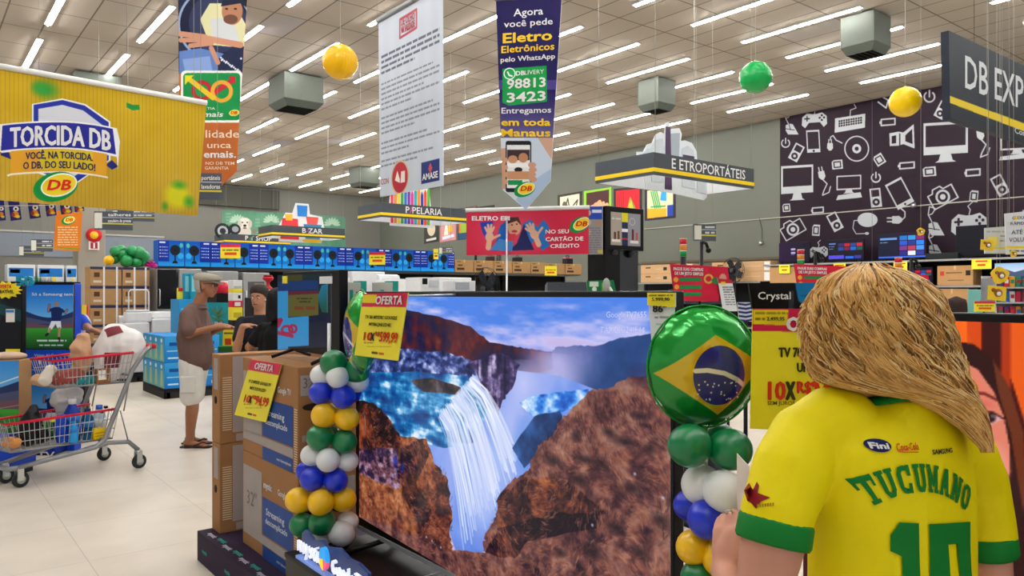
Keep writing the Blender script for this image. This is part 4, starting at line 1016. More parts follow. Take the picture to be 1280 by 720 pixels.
poster('narrow pink framed poster second from the far end of the right wall', [(550, 303), (570, 300), (570, 262), (550, 266)], 'c47c80', a6, 2)
poster('orange and green poster half hidden behind the left end of the red banner', [(572, 300), (596, 297), (596, 257), (572, 261)], '2a3a4a', a7, 2)
F = Flat((WX - .02, 0, 0), NX, [(586, 263), (618, 260), (618, 256), (586, 260)], 60, '2a2825'); F.build('wall_frame', 'dark slanted frame top showing above the red banner', 'frame', thick=.06, back='2a2825')
# green pet mural on the back wall, with a white dog printed on it
F = Flat((0, WY - .03, 0), NY, [(278, 318), (432, 320), (432, 271), (278, 262)], 60, '5f9478', 3); cv = F.cv; cv.tex(18, 10, 9, 2.0)
for i in range(26):
    x = 282 + (i * 37) % 148; y = 266 + (i * 23) % 36; cv.rect(x, y, x + 7, y + 2.4, '7fae92', al=.8)
for cx, cy in ((297, 277), (339, 277), (415, 281)):
    for k in range(9): a = math.radians(-180 + k * 22.5); cv.ell(cx + 6 * math.cos(a), cy + 5 * math.sin(a), 4.4, 1.5, 'b9d6c0', math.degrees(a), .9)
cv.ell(306, 291, 8, 10, 'd9d2c6'); cv.ell(306, 279, 8, 7, 'e9e4da'); cv.ell(299.5, 280, 2.6, 5, 'd3c9ba'); cv.ell(312.5, 280, 2.6, 5, 'd3c9ba'); cv.ell(306, 282, 2, 1.5, '2a2522'); cv.ell(303, 278, .9, .9, '2a2522'); cv.ell(309, 278, .9, .9, '2a2522'); cv.ell(306, 285, 2.4, 1.2, '8a6a60')
cv.ell(318, 289, 3, 3, '8a7a6a')
F.build('pet_mural', 'green wall picture with a white puppy above the fan boxes', 'mural', thick=.02)
# orange notice on the pillar side
pq = P(85, 290, 22.0); F = Flat(pq, NY, [(67, 312), (100, 314), (103, 265.5), (70, 263)], 100, 'dd7a1f', 2); cv = F.cv; cv.tex(8, 4, 2)
for k in range(8): cv.marks(72, 283 + k * 3.1, 97, 2, 'f2d9b0', k)
cv.line([(70, 309), (98, 311)], 1.4, '5a9a3a'); db_logo(F, 86, 275, .26, -14)
o = F.build('orange_notice', 'orange hanging notice with an oval DB logo left of the grey pillar', 'sign', thick=.02, back='c96a1a'); wires(o, [F.w(72, 264, -.01), F.w(101, 266, -.01)])
t = thing('extinguisher_sign', 'round red and yellow sign above a small red and white plate on the pillar', 'sign', PY(117.5, 300, 26.97))
c0 = PY(117.5, 294, 26.97) - t.location; c1 = PY(117.5, 307, 26.97) - t.location; k = 27 / FOC * 1.06
part('red_disc', MB().cyl(c0, 7.5 * k, .03, 24, axis='y'), [M('c8202c')], t); part('yellow_disc', MB().cyl(c0 - Vector((0, .018, 0)), 4 * k, .02, 20, axis='y'), [M('f0b92a')], t, 'yellow centre')
part('plate', MB().box(c1, (10 * k, .02, 9 * k)), [WHITE], t, 'white plate'); part('symbol', MB().box(c1 - Vector((0, .015, 0)), (6.5 * k, .01, 6.5 * k)), [M('a82030')], t, 'dark red symbol'); part('stripe', MB().box(c1 - Vector((0, .022, 0)), (1.6 * k, .006, 5.5 * k)), [WHITE], t)
# ------------------------------------------------------------------ high shelf of fan boxes across the aisle
Y0 = 16.0; SZ = 2.0
xl = PY(193, 330, Y0).x; xr = PY(724, 350, Y0).x
t = thing('aisle_shelving', 'long dark aisle shelving that carries the row of blue fan boxes', 'shelf', ((xl + xr) / 2, Y0 + .3, 0)); hw = (xr - xl) / 2
part('top_shelf', MB().bb(-hw, hw, -.32, .5, SZ - .05, SZ), [M('77797b', .5)], t); part('back_panel', MB().bb(-hw, hw, .42, .5, 0, SZ - .05), [DARK], t)
for x in np.linspace(-hw, hw - .06, 6): part('upright', MB().bb(float(x), float(x) + .06, .3, .42, 0, SZ - .05), [DARK], t)
part('base_shelf', MB().bb(-hw, hw, -.3, .42, 0, .12), [DARK], t)
part('middle_shelf', MB().bb(-hw + 3.2, hw, -.3, .42, 1.02, 1.06), [M('55575a', .5)], t)
def fan_art(flip):
    cv = Cv(150, 156, '0d62c4', 2); cv.grad(0, 0, 150, 156, '0b55b8', '1b8ae6'); cv.grad(0, 128, 150, 156, '1f96ee', '2aa8f4')
    cv.rect(0, 0, 62, 128, '1430a0'); cv.rect(6, 8, 40, 17, 'f2f5fa', r=2)
    for k in range(4): cv.rect(8, 38 + k * 19, 14, 44 + k * 19, 'e6eefa'); cv.marks(18, 37 + k * 19, 54, 7, 'b9d0f2', k)
    cv.ell(128, 92, 17, 18, '34b4f4'); cv.ell(132, 28, 10, 14, '49c6a8')
    cv.ell(96, 58, 30, 32, '14181f'); cv.ell(96, 58, 26, 28, '2b3038', ring=2)
    for k in range(14): a = k * math.pi / 7; cv.line([(96, 58), (96 + 27 * math.cos(a), 58 + 29 * math.sin(a))], 1, '3c434c')
    cv.ell(96, 58, 8, 8, '0c0e12'); cv.rect(92, 86, 100, 126, '14181f'); cv.poly([(78, 138), (86, 124), (106, 124), (114, 138)], '0e1116')
    cv.line([(0, 0), (150, 0), (150, 156), (0, 156)], 1.5, '0a3f96', close=True)
    if flip: cv.a = cv.a[:, ::-1].copy()
    return cv
FA = [PM('fan_box_print', fan_art(False)), PM('fan_box_print', fan_art(True))]
nb = 14; x0 = xl + .02; x1 = PY(563, 345, Y0).x; bw = (x1 - x0) / nb
protos = []
for k in range(nb):
    lab = '%s blue boxed fan from the left on the high shelf' % ORD[k] if k < nb - 1 else 'last blue boxed fan at the right end of the row on the high shelf'
    loc = (x0 + bw * (k + .5), Y0, SZ)
    if k < 2:
        t = thing('fan_box', lab, 'box', loc, 0, 'blue fan boxes on the high shelf'); w = bw - .012
        part('carton', MB().bb(-w / 2, w / 2, -.18, .18, 0, .51), [M('1560bd', .5)], t, bevel=.004)
        part('printed_front', MB().quad((-w / 2, -.182, .004), (w / 2, -.182, .004), (w / 2, -.182, .506), (-w / 2, -.182, .506)), [FA[k]], t); protos.append(t)
    else: dup(protos[k % 2], loc, label=lab)
def price_card(label, px, py, w, h, plane, thick=.006, head=True, group='yellow price cards in the aisles', note=None):
    F = Flat(plane[0], plane[1], [(px - w / 2, py + h / 2), (px + w / 2, py + h / 2), (px + w / 2, py - h / 2), (px - w / 2, py - h / 2)], 200, 'f3e23a')
    if head: F.cv.rect(px - w / 2 - 1, py - h / 2 - 1, px + w / 2 + 1, py - h * .28, 'd6264a')
    F.cv.marks(px - w * .4, py - h * .14, px + w * .4, h * .12, '4a4420', 1); F.cv.rect(px - w * .3, py + h * .08, px + w * .3, py + h * .26, 'd8531f')
    return F.build('price_card', label, 'price card', group, thick=thick, back='e8d838')
pl = ((0, Y0 - .20, 0), NY)
price_card('yellow price card on the fan boxes above the old man', 288, 314, 25, 18, pl)
price_card('yellow price card on the fan boxes above the waterfall television’s left end', 471.5, 323, 20, 16, pl)
price_card('yellow price card on the brown cartons left of the black kiosk', 688.5, 338.5, 15, 12, pl, head=False)
price_card('small pale card clipped to the fan boxes at the right end', 545, 317.5, 6, 13, pl, head=False)
xs = [563.5, 587, 612, 635, 658, 678, 701, 722]
for k in range(7):
    a = PY(xs[k], 345, Y0).x + .01; b = PY(xs[k + 1], 345, Y0).x - .01
    carton('%s brown carton right of the blue fan boxes' % ORD[k], a, b, Y0 - .18, Y0 + .2, SZ, SZ + (.31 if k < 5 else .29), M('a98458', .75), 'brown cartons beside the fan boxes', 'y', [(.1, .18, .5, .36, M('3a2c20')), (.15, .5, .4, .62, BRN), (.1, .82, .3, .88, BRN)])
# odd goods standing on the cartons
for k, (x, w, h, c, lab) in enumerate([(594, 2.6, 8, '2a2a2c', 'thin dark chair legs above the second brown carton'), (612, 8, 6, '3a2024', 'dark red goods on the brown cartons below the red banner'), (623, 6, 9, '2a2a2c', 'wire goods on the brown cartons left of the banner post'), (646, 10, 6, '1a1a1d', 'black goods on the brown cartons right of the banner post'), (709, 12, 8, '1b1b22', 'black case on the brown cartons left of the kiosk')]):
    a = PY(x, 329, Y0 + .02); s = a.z; t = thing('stacked_goods', lab, 'goods', (a.x, Y0, SZ + (.31 if k < 4 else .29)), 0); kk = 20 / FOC
    if k in (0, 2):
        for dx in (-.5, -.17, .17, .5): part('leg', MB().tube([(dx * w * kk, 0, 0), (dx * w * kk, 0, h * kk)], .012, 6), [M(c)], t)
        part('seat', MB().bb(-w * kk / 2, w * kk / 2, -.08, .08, h * kk, h * kk + .02), [M(c)], t)
    else:
        part('body', MB().bb(-w * kk / 2, w * kk / 2, -.1, .1, 0, h * kk), [M(c)], t, bevel=.02); part('handle', MB().tube([(-.05, 0, h * kk), (-.04, 0, h * kk + .04), (.04, 0, h * kk + .04), (.05, 0, h * kk)], .008, 6), [M(c)], t)
t = thing('suitcase', 'small pink suitcase on the high shelf at the right end of the brown cartons', 'suitcase', (PY(724, 340, Y0).x - .12, Y0 + .37, SZ)); t.location.z = SZ
part('shell', MB().bb(-.14, .14, -.1, .1, .03, .5), [M('c8507a', .35)], t, bevel=.05); part('handle', MB().tube([(-.06, 0, .5), (-.06, 0, .56), (.06, 0, .56), (.06, 0, .5)], .01, 6), [BLACK], t)
for s in (-1, 1): part('wheel', MB().cyl((s * .1, 0, .025), .025, .05, 12, axis='x'), [BLACK], t)
# ------------------------------------------------------------------ figures
def flesh(chains, vox=.011, name='body', smooth=4):
    mb = MB()
    for ch in chains:
        if len(ch) == 2 and isinstance(ch[1], tuple) and len(ch[1]) == 3: mb.ball(ch[0], ch[1], 20, 12); continue
        if len(ch) == 3 and isinstance(ch[2], Matrix): mb.ball(ch[0], ch[1], 20, 12, 0, ch[2]); continue
        pts = [Vector(p[:3]) for p in ch]; rs = [p[3] for p in ch]
        mb.tube(pts, rs, 14)
        for p, r in zip(pts, rs): mb.ball(p, r, 14, 8)
    me = mb.mesh(name, [])
    me = bake(me, [('REMESH', dict(mode='VOXEL', voxel_size=vox, use_smooth_shade=True)), ('SMOOTH', dict(factor=.5, iterations=smooth))], name)
    return me
def loft(rs, n=24):
    """rings of (centre, half width, half depth, turn) turned into one closed chain for flesh()"""
    return rs
def wear(me, mat):
    me.materials.clear(); me.materials.append(mat); me.polygons.foreach_set('use_smooth', [True] * len(me.polygons)); return me
def hand_chains(w, d, up, size=1.0, side=1, curl=.5, spread=.35):
    """palm, four fingers of unequal length and a thumb that leaves the side of the palm; w wrist, d pointing direction, up back of the hand"""
    w = Vector(w); d = Vector(d).normalized(); up = Vector(up); up = (up - d * up.dot(d)).normalized(); s = d.cross(up) * side; k = size
    out = [[(*(w), .024 * k), (*(w + d * .035 * k), .026 * k), (*(w + d * .07 * k + s * .012 * k), .021 * k)], [(*(w + d * .03 * k - s * .012 * k), .02 * k), (*(w + d * .075 * k - s * .018 * k), .018 * k)], [(*(w + d * .03 * k + s * .018 * k), .02 * k), (*(w + d * .078 * k + s * .026 * k), .016 * k)]]
    for i, (o, ln) in enumerate(((-.03, .058), (-.010, .072), (.011, .078), (.031, .068))):
        b = w + d * .08 * k + s * o * k; a0 = d + s * spread * o * 4; q = [b]; ang = 0
        for j, f in enumerate((.45, .32, .25)):
            ang += curl * (.35 + .35 * j); v = (a0 * math.cos(ang) - up * math.sin(ang)).normalized(); q.append(q[-1] + v * ln * k * f)
        out.append([(*p, r * k) for p, r in zip(q, (.0098, .0092, .0084, .007))])
    b = w + d * .022 * k + s * .024 * k; q = [b, b + (d * .5 + s * .75 - up * .2).normalized() * .036 * k]; q.append(q[1] + (d * .9 + s * .3 - up * .35).normalized() * .03 * k); q.append(q[2] + (d - up * .4).normalized() * .022 * k)
    out.append([(*p, r * k) for p, r in zip(q, (.014, .0115, .010, .008))])
    return out
def face_bits(t, hc, f, k=1.0, brow='3a2a22', lip='8a4a42'):
    """eyes, brows and mouth set on a head whose centre is hc, facing f"""
    f = Vector(f).normalized(); up = Vector((0, 0, 1)); s = f.cross(up).normalized()
    b = MB(); w = MB(); l = MB(); br = MB()
    for sx in (-1, 1):
        e = Vector(hc) + f * .083 * k + s * sx * .032 * k + up * .005 * k
        w.ball(e, (.0095 * k,) * 3, 10, 8); b.ball(e + f * .0055 * k, (.0065 * k,) * 3, 8, 6)
        br.tube([e + f * .006 * k + up * .017 * k - s * .016 * k, e + f * .01 * k + up * .022 * k, e + f * .004 * k + up * .017 * k + s * .018 * k], .0038 * k, 6)
    m = Vector(hc) + f * .09 * k - up * .055 * k
    l.tube([m - s * .024 * k - f * .006 * k, m + f * .002 * k, m + s * .024 * k - f * .006 * k], [.003 * k, .0065 * k, .003 * k], 8)
    part('eyes', w, [M('e4ded6', .3)], t); part('pupils', b, [M('1e1612', .2)], t); part('eyebrows', br, [M(brow)], t); part('mouth', l, [M(lip, .5)], t)
def head_chains(hc, f, k=1.0):
    f = Vector(f).normalized(); up = Vector((0, 0, 1)); s = f.cross(up).normalized(); hc = Vector(hc); R = Matrix((s, f, up)).transposed()
    o = [[hc + up * .025 * k, (.074 * k, .092 * k, .088 * k), R], [hc - up * .035 * k + f * .022 * k, (.06 * k, .064 * k, .075 * k), R], [hc - up * .092 * k + f * .05 * k, (.026 * k, .026 * k, .022 * k), R],
         [(*(hc + f * .082 * k + up * .008 * k), .010 * k), (*(hc + f * .104 * k - up * .026 * k), .0135 * k)], [(*(hc + f * .084 * k - up * .056 * k), .016 * k)] * 2]
    for sx in (-1, 1): o.append([hc + s * sx * .077 * k - up * .01 * k - f * .008 * k, (.010 * k, .018 * k, .03 * k), R])
    return o
# ---- the old man (local axes: +Y the way he faces, +X his right hand side, towards the camera)
man_at = FR(-.414 * 7.45, 7.45, 0)
mp = lambda px, py, x=0.0: Vector((x, (px - 244) * .00781, (557 - py) * .00781))
hc = mp(257, 357); F_ = Vector((0, 1, -.08))
skin = head_chains(hc, F_, 1.0)
skin += [[(*mp(246, 384), .062), (*mp(252, 368), .055)]]
for x, fx in ((.09, 3), (-.09, -5)):
    skin += [[(*mp(240 + fx, 480, x), .075), (*mp(241 + fx, 500, x), .056), (*mp(240 + fx, 515, x), .056), (*mp(238 + fx, 540, x), .038), (*mp(238 + fx, 549, x), .036)],
             [(*mp(234 + fx, 551, x), .034), (*mp(246 + fx, 553, x), .028), (*mp(255 + fx, 554, x), .022)]]
    for i in range(5): skin += [[(*(mp(254 + fx, 554, x) + Vector(((i - 2) * .015, 0, 0))), .012), (*(mp(259 + fx - abs(i - 1.5) * .6, 554.8, x) + Vector(((i - 2) * .017, 0, 0))), .010)]]
R_el, R_w = mp(247, 416, .22), mp(274, 408, .12); L_el, L_w = mp(250, 418, -.22), mp(276, 409, -.06)
skin += [[(*mp(243, 398, .2), .052), (*R_el, .044), (*R_w, .028)], [(*mp(243, 398, -.2), .052), (*L_el, .044), (*L_w, .028)]]
skin += hand_chains(R_w, (-.35, 1, .12), (.5, 0, .8), 1.0, -1, .6) + hand_chains(L_w, (.25, 1, .02), (-.2, 0, 1), 1.0, 1, .35)
skin += [[(*mp(240, 400), .12), (*mp(242, 450), .12)]]
me = wear(flesh(skin, .0095), M('a06c50', .5, var=.06))
t = part('person', me, None); t.location = man_at; t.rotation_euler = (0, 0, CR - math.pi / 2)
tag(t, 'man in a flat cap, brown shirt, white shorts and flip-flops looking at his hands', 'person')
sh = [[(*mp(243, 392), .115), (*mp(240, 405), .135), (*mp(243, 425), .15), (*mp(246, 440), .158), (*mp(246, 447), .158)], [(*mp(243, 391, .12), .075), (*mp(242, 420, .09), .13), (*mp(245, 446, .07), .135)], [(*mp(243, 391, -.12), .075), (*mp(242, 420, -.09), .13), (*mp(245, 446, -.07), .135)],
      [(*mp(242, 394, .17), .072), (*mp(244, 405, .205), .072), (*mp(246, 411, .215), .076)], [(*mp(242, 394, -.17), .072), (*mp(244, 405, -.205), .072), (*mp(246, 411, -.215), .076)], [(*mp(247, 384), .072), (*mp(245, 390), .09)]]
part('shirt', wear(flesh(sh, .012), M('6d554e', .8, bump=.5, bscale=9)), None, t)
cl = MB(); cl.rings([[mp(247, 384 + dz) + Vector((r * math.cos(a), r * math.sin(a) * 1.05, 0)) for a in [k * math.pi / 8 for k in range(16)]] for r, dz in ((.078, 3), (.07, -1.5), (.074, -2), (.088, 2))], cap=False); part('collar', cl, [M('5e4943', .8)], t)
st = [[(*mp(243, 446), .135), (*mp(243, 456), .13)]]
for x, fx in ((.085, 2), (-.085, -3)): st += [[(*mp(242, 452, x), .115), (*mp(241 + fx, 478, x), .105), (*mp(240 + fx, 494, x), .102)]]
part('shorts', wear(flesh(st, .012), M('e9e7e0', .8, bump=.5, bscale=14)), None, t)
part('cargo_pocket', MB().box(mp(244, 478, .185), (.03, .15, .16)), [M('e2e0d8', .8)], t, bevel=.012)
for x, fx in ((.09, 3), (-.09, -5)):
    fl = MB(); base = mp(246 + fx, 557, x); out = [(-.045, -.12), (-.035, -.145), (.035, -.145), (.045, -.1), (.046, .1), (.03, .14), (-.02, .15), (-.048, .11)]
    fl.prism(out, .0, .016, lambda u, v, w: base + Vector((u, v, w)))
    s = part('flip_flop', fl, [M('3a2a26', .7)], t)
    part('strap', MB().tube([base + Vector((-.045, -.01, .02)), base + Vector((-.01, .06, .052)), base + Vector((.0, .095, .045))], .007, 6).tube([base + Vector((.045, -.01, .02)), base + Vector((.01, .06, .052)), base + Vector((.0, .095, .045))], .007, 6), [M('4a3630', .6)], s)
hr = MB(); hr.rings([[hc + Vector((.081 * math.cos(a) * k, -.012 + .102 * math.sin(a) * k, z)) for a in [math.pi * (1 + .08) + j * math.pi * .84 / 12 for j in range(13)]] for k, z in ((.8, -.07), (.98, -.03), (1.04, .02), (1.04, .06), (.98, .085))], cap=False, closed=False)
hr = hr.mesh('hair', [M('b9b3aa', .8, bump=.6, bscale=90)]); part('hair', bake(hr, [('SOLIDIFY', dict(thickness=.012))], 'hair'), None, t, 'grey hair')
cp = MB(); n = 24
for_r = []
for rx, ry, oy, z in ((.082, .108, .0, .045), (.098, .135, .012, .062), (.1, .14, .012, .085), (.086, .118, .0, .108), (.05, .07, -.012, .125), (.01, .015, -.02, .130)):
    for_r.append([hc + Vector((rx * math.cos(2 * math.pi * j / n), oy + ry * math.sin(2 * math.pi * j / n), z - .25 * max(0, .04 * math.sin(2 * math.pi * j / n)))) for j in range(n)])
cp.rings(for_r); c_ = part('flat_cap', cp, [M('a9a294', .85, bump=.4, bscale=60)], t)
part('brim', MB().prism([(-.075, .06), (-.06, .13), (0, .17), (.06, .13), (.075, .06)], .038, .052, lambda u, v, w: hc + Vector((u, v, w - (v - .06) * .25))), [M('8f887b', .85)], c_)
gl = MB(); e = hc + Vector((0, .09, .012))
for sx in (-1, 1):
    gl.tube([e + Vector((sx * .033 + .026 * math.cos(a), .012, .02 * math.sin(a))) for a in [k * math.pi / 6 for k in range(13)]], .003, 6); gl.tube([e + Vector((sx * .06, .01, .006)), e + Vector((sx * .08, -.09, .008))], .0032, 6)
part('eyeglasses', gl, [M('1d1a1a', .3)], t)
face_bits(t, hc, F_, .96, 'a59d92', '7a443a')
# ---- two shop assistants at the counter
def assistant(label, px, d, facing, hc_px, shirt, skin_m, arms, hair, hc_off=(0, 0), tall=1.0, nohead_face=False, tilt=0):
    o = FR((px - 640) / FOC * d, d, 0); k = d / FOC
    L = lambda x, y, dd=0.0: FR((x - 640) / FOC * (d + dd), d + dd, EYE + (HORIZON - y) / FOC * (d + dd)) - o
    f = FR(*facing, 0).normalized(); hc = L(*hc_px); neck = hc - Vector((0, 0, .13)) - f * .015; s = f.cross(Vector((0, 0, 1)))
    sk = head_chains(hc, f + Vector((0, 0, tilt)), .96) + [[(*(neck - Vector((0, 0, .06))), .055), (*(hc - Vector((0, 0, .06)) - f * .01), .05)]]
    z0 = neck.z - .05; c = Vector((neck.x, neck.y, 0))
    sk += [[(c.x, c.y, z0 - .1, .1), (c.x, c.y, .9, .11)]]
    for sx in (-1, 1):
        h = c + s * sx * .085; sk += [[(h.x, h.y, .9, .09), (h.x, h.y, .5, .06), (h.x, h.y, .09, .04)], [(h.x, h.y, .05, .04), (h.x + f.x * .13, h.y + f.y * .13, .03, .03)]]
    slv = []
    for sx, (el, wr, hd, up, elbow_r) in arms.items():
        a = c + s * sx * .17 + Vector((0, 0, z0 - .05)); sk += [[(*a, .05), (*el(L), .042), (*wr(L), .027)]] + hand_chains(wr(L), hd, up, .95, sx, .5); slv.append([(*a, .065), (*(a.lerp(el(L), .62)), .062)])
    t = part('person', wear(flesh(sk, .010), skin_m), None); t.location = o; tag(t, label, 'person')
    top = [[(c.x, c.y, z0 - .02, .075), (c.x, c.y, z0 - .12, .13), (c.x, c.y, 1.08, .13), (c.x, c.y, .86, .14)]]
    for sx in (-1, 1):
        q = c + s * sx * .1; top += [[(q.x, q.y, z0 - .06, .075), (q.x, q.y, 1.1, .1), (q.x, q.y, .86, .11)], [(*(c + s * sx * .17 + Vector((0, 0, z0 - .05))), .062)] * 2]
    part('shirt', wear(flesh(top + slv, .012), shirt), None, t)
    tr = []
    for sx in (-1, 1):
        h = c + s * sx * .085; tr += [[(h.x, h.y, .9, .115), (h.x, h.y, .5, .085), (h.x, h.y, .1, .07)]]
    part('trousers', wear(flesh(tr, .014), M('23252b', .8)), None, t)
    return t, hc, f, L
A = FR(-.3, -1, 0)
t, hc, f, L = assistant('shop assistant with a broad face and dark polo looking over her colleague’s shoulder', 322, 7.1, (-.12, -1), (324, 373), M('191c26', .8, bump=.3, bscale=12), M('c08a6c', .5), {
    1: (lambda L: L(296, 436, -.15), lambda L: L(303, 408, -.35), (.6, -.2, .1), (0, 0, 1), .04)}, None)
face_bits(t, hc, f, .96, '2a1e1a', '7c4038')
hb = MB(); s = f.cross(Vector((0, 0, 1)))
R = Matrix((s, f, Vector((0, 0, 1)))).transposed()
hb.rings([[hc + R @ Vector((rx * math.cos(2 * math.pi * j / 20), oy + ry * math.sin(2 * math.pi * j / 20), z)) for j in range(20)] for rx, ry, oy, z in ((.072, .06, -.045, -.03), (.084, .082, -.02, .02), (.086, .098, -.006, .065), (.078, .092, -.006, .1), (.05, .06, -.006, .126), (.01, .012, -.006, .134))])
part('hair', hb, [M('3a332f', .8, bump=.6, bscale=70)], t, 'short dark grey hair')
t, hc, f, L = assistant('assistant in a black shirt seen from behind with black hair, beside the small television', 349, 6.6, (.45, .9), (350, 379), M('08080a', .8, bump=.3, bscale=12), M('9a6a4c', .5), {
    -1: (lambda L: L(312, 434, .05), lambda L: L(327, 442, .2), (.8, .5, -.1), (0, 0, 1), .04)}, None)
face_bits(t, hc, f, .96)
R = Matrix((f.cross(Vector((0, 0, 1))), f, Vector((0, 0, 1)))).transposed()
hb = MB(); hb.rings([[hc + R @ Vector((rx * math.cos(2 * math.pi * j / 20), oy + ry * math.sin(2 * math.pi * j / 20), z)) for j in range(20)] for rx, ry, oy, z in ((.05, .04, -.08, -.15), (.082, .07, -.06, -.1), (.096, .095, -.035, -.03), (.1, .11, -.015, .05), (.088, .1, -.012, .1), (.05, .06, -.012, .13), (.01, .012, -.01, .138))])
part('hair', hb, [M('0e0d0f', .55, bump=.5, bscale=60)], t, 'black hair'); part('hair_clip', MB().box(hc + R @ Vector((-.06, -.09, .03)), (.04, .02, .012), 0, .5), [WHITE], t)
# ---- shopper leaning behind the poster stand
t, hc, f, L = assistant('shopper in a pale grey top and blue sleeve reaching from behind the football poster stand', 90, 7.75, (.4, -.9), (79, 372), M('b9bcc0', .8, bump=.3, bscale=12), M('a3704f', .5), {
    -1: (lambda L: L(108, 408, -.05), lambda L: L(115, 413, -.35), (.5, -.5, -.1), (0, 0, 1), .04)}, None)
face_bits(t, hc, f, .96)
R = Matrix((f.cross(Vector((0, 0, 1))), f, Vector((0, 0, 1)))).transposed()
hb = MB(); hb.rings([[hc + R @ Vector((rx * math.cos(2 * math.pi * j / 20), oy + ry * math.sin(2 * math.pi * j / 20), z)) for j in range(20)] for rx, ry, oy, z in ((.08, .07, -.04, -.06), (.09, .1, -.012, .04), (.08, .09, -.01, .1), (.01, .012, -.01, .136))]); part('hair', hb, [M('2a211c', .7)], t)
sl = flesh([[(*L(100, 400, 0), .068), (*L(106, 406, -.04), .06)]], .012); part('sleeve', wear(sl, M('1f49b8', .7)), None, t, 'blue sleeve')
# ---- dark haired shopper far behind the blond woman
t, hc, f, L = assistant('dark haired shopper in maroon half hidden below the brown cartons at right', 1192, 9.0, (-.6, .5), (1194, 385), M('6a2a3a', .8), M('a8745a', .5), {}, None)
face_bits(t, hc, f, .96)
hb = MB(); R = Matrix((f.cross(Vector((0, 0, 1))), f, Vector((0, 0, 1)))).transposed()
hb.rings([[hc + R @ Vector((rx * math.cos(2 * math.pi * j / 20), oy + ry * math.sin(2 * math.pi * j / 20), z)) for j in range(20)] for rx, ry, oy, z in ((.09, .08, -.05, -.14), (.1, .1, -.03, -.04), (.1, .11, -.015, .05), (.085, .1, -.012, .1), (.01, .012, -.01, .138))]); part('hair', hb, [M('2c1a16', .6, bump=.5, bscale=60)], t)

# ------------------------------------------------------------------ appliances under the fan shelf
STEEL = M('a3a5a6', .35, .6); WHT = M('e4e6e8', .35, coat=.2)
def fridge(label, x0, x1, y, Yp, mat, top=1.92, upper=None, cat='refrigerator', name='refrigerator', group='refrigerators below the fan shelf'):
    a = PY(x0, 400, Yp).x + .01; b = PY(x1, 400, Yp).x - .01; w = b - a; t = thing(name, label, cat, ((a + b) / 2, Yp + .3, 0), 0, group)
    part('body', MB().bb(-w / 2, w / 2, -.26, .3, .05, top), [mat], t, bevel=.01); sp = top * .62
    part('door', MB().bb(-w / 2 + .004, w / 2 - .004, -.3, -.262, .07, sp - .006), [mat], t, bevel=.012); d2 = part('door', MB().bb(-w / 2 + .004, w / 2 - .004, -.3, -.262, sp + .006, top - .006), [upper or mat], t, bevel=.012)
    for z0, z1 in ((sp - .42, sp - .06), (sp + .06, sp + .36)): part('handle', MB().tube([(-w * .4, -.3, z0), (-w * .4, -.34, z0 + .02), (-w * .4, -.34, z1 - .02), (-w * .4, -.3, z1)], .011, 8), [CHROME if mat is not WHT else WHT], t)
    for sx in (-1, 1): part('foot', MB().cyl((sx * w * .4, -.15, .025), .03, .05, 10), [BLACK], t)
    return t
YF = 14.75
fridge('refrigerator with a black upper door at the left end under the fan boxes', 196, 222, 0, YF, STEEL, 1.92, M('15161a', .25))
fridge('steel refrigerator directly behind the man in the flat cap', 223, 253, 0, YF, STEEL, 1.93)
fridge('steel refrigerator right of the man’s cap under the fan boxes', 258, 299, 0, YF, STEEL, 1.9)
fridge('steel refrigerator above the shop assistant’s head', 303, 338, 0, YF, STEEL, 1.88)
fridge('white refrigerator with a grey panel above the green foil balloon', 440, 482, 0, YF, WHT, 1.94, WHT)
fridge('white refrigerator at the far right behind the large black fan head', 548, 590, 0, YF, WHT, 1.84)
fridge('narrow white freezer left of the tall white refrigerator', 415, 438, 0, YF - .5, WHT, 1.80)
def washer(label, x0, x1, Yp, top, lidp=True, base=.0, group='white washing machines', X0=None):
    a = PY(x0, 430, Yp).x; b = PY(x1, 430, Yp).x; w = b - a; t = thing('washing_machine', label, 'washing machine', ((a + b) / 2, Yp + w * .5, base), 0, group); h = top - base
    part('body', MB().bb(-w / 2, w / 2, -w * .5, w * .5, .02, h), [WHT], t, bevel=.02)
    part('control_panel', MB().prism([(w * .5, h), (w * .5, h + .12), (w * .3, h + .09), (w * .22, h)], -w / 2 + .01, w / 2 - .01, lambda u, v, q_: Vector((q_, u, v))), [M('d5d8da', .4)], t)
    part('lid', MB().bb(-w * .42, w * .42, -w * .44, w * .2, h, h + .018), [M('cfd3d8', .25)], t, bevel=.008)
    part('door_window' if not lidp else 'front_panel', MB().cyl((0, -w * .505, h * .5), w * .3, .02, 28, axis='y') if not lidp else MB().bb(-w * .3, -w * .05, -w * .505, -w * .5, h * .25, h * .75), [M('9aa3ab', .3)], t)
    for sx in (-1, 1): part('foot', MB().cyl((sx * w * .4, -w * .4, .01), .03, .02, 10), [BLACK], t)
    return t
def pallet(label, x0, x1, y0, y1, h=.13, group='black display pallets'):
    t = thing('pallet', label, 'pallet', ((x0 + x1) / 2, (y0 + y1) / 2, 0), 0, group); w, d = x1 - x0, y1 - y0
    part('deck', MB().bb(-w / 2, w / 2, -d / 2, d / 2, h * .6, h), [DARK], t, bevel=.004)
    b = MB()
    for sx in (-.46, 0, .42): b.bb(w * sx, w * (sx + .04) + .02, -d / 2, d / 2, 0, h * .6)
    b.bb(-w / 2, w / 2, -d / 2, -d / 2 + .02, 0, h * .6); b.bb(-w / 2, -w / 2 + .02, -d / 2, d / 2, 0, h * .6)
    part('runners', b, [M('2c2a29', .7)], t)
a = PY(152, 430, 13.9).x; b_ = PY(188, 430, 13.9).x
pallet('low dark pallet under the white washing machine behind the cart handle', a - .04, b_ + .05, 13.85, 14.55)
washer('white washing machine on a dark pallet behind the cart handle', 154, 187, 13.9, .98, True, .13)
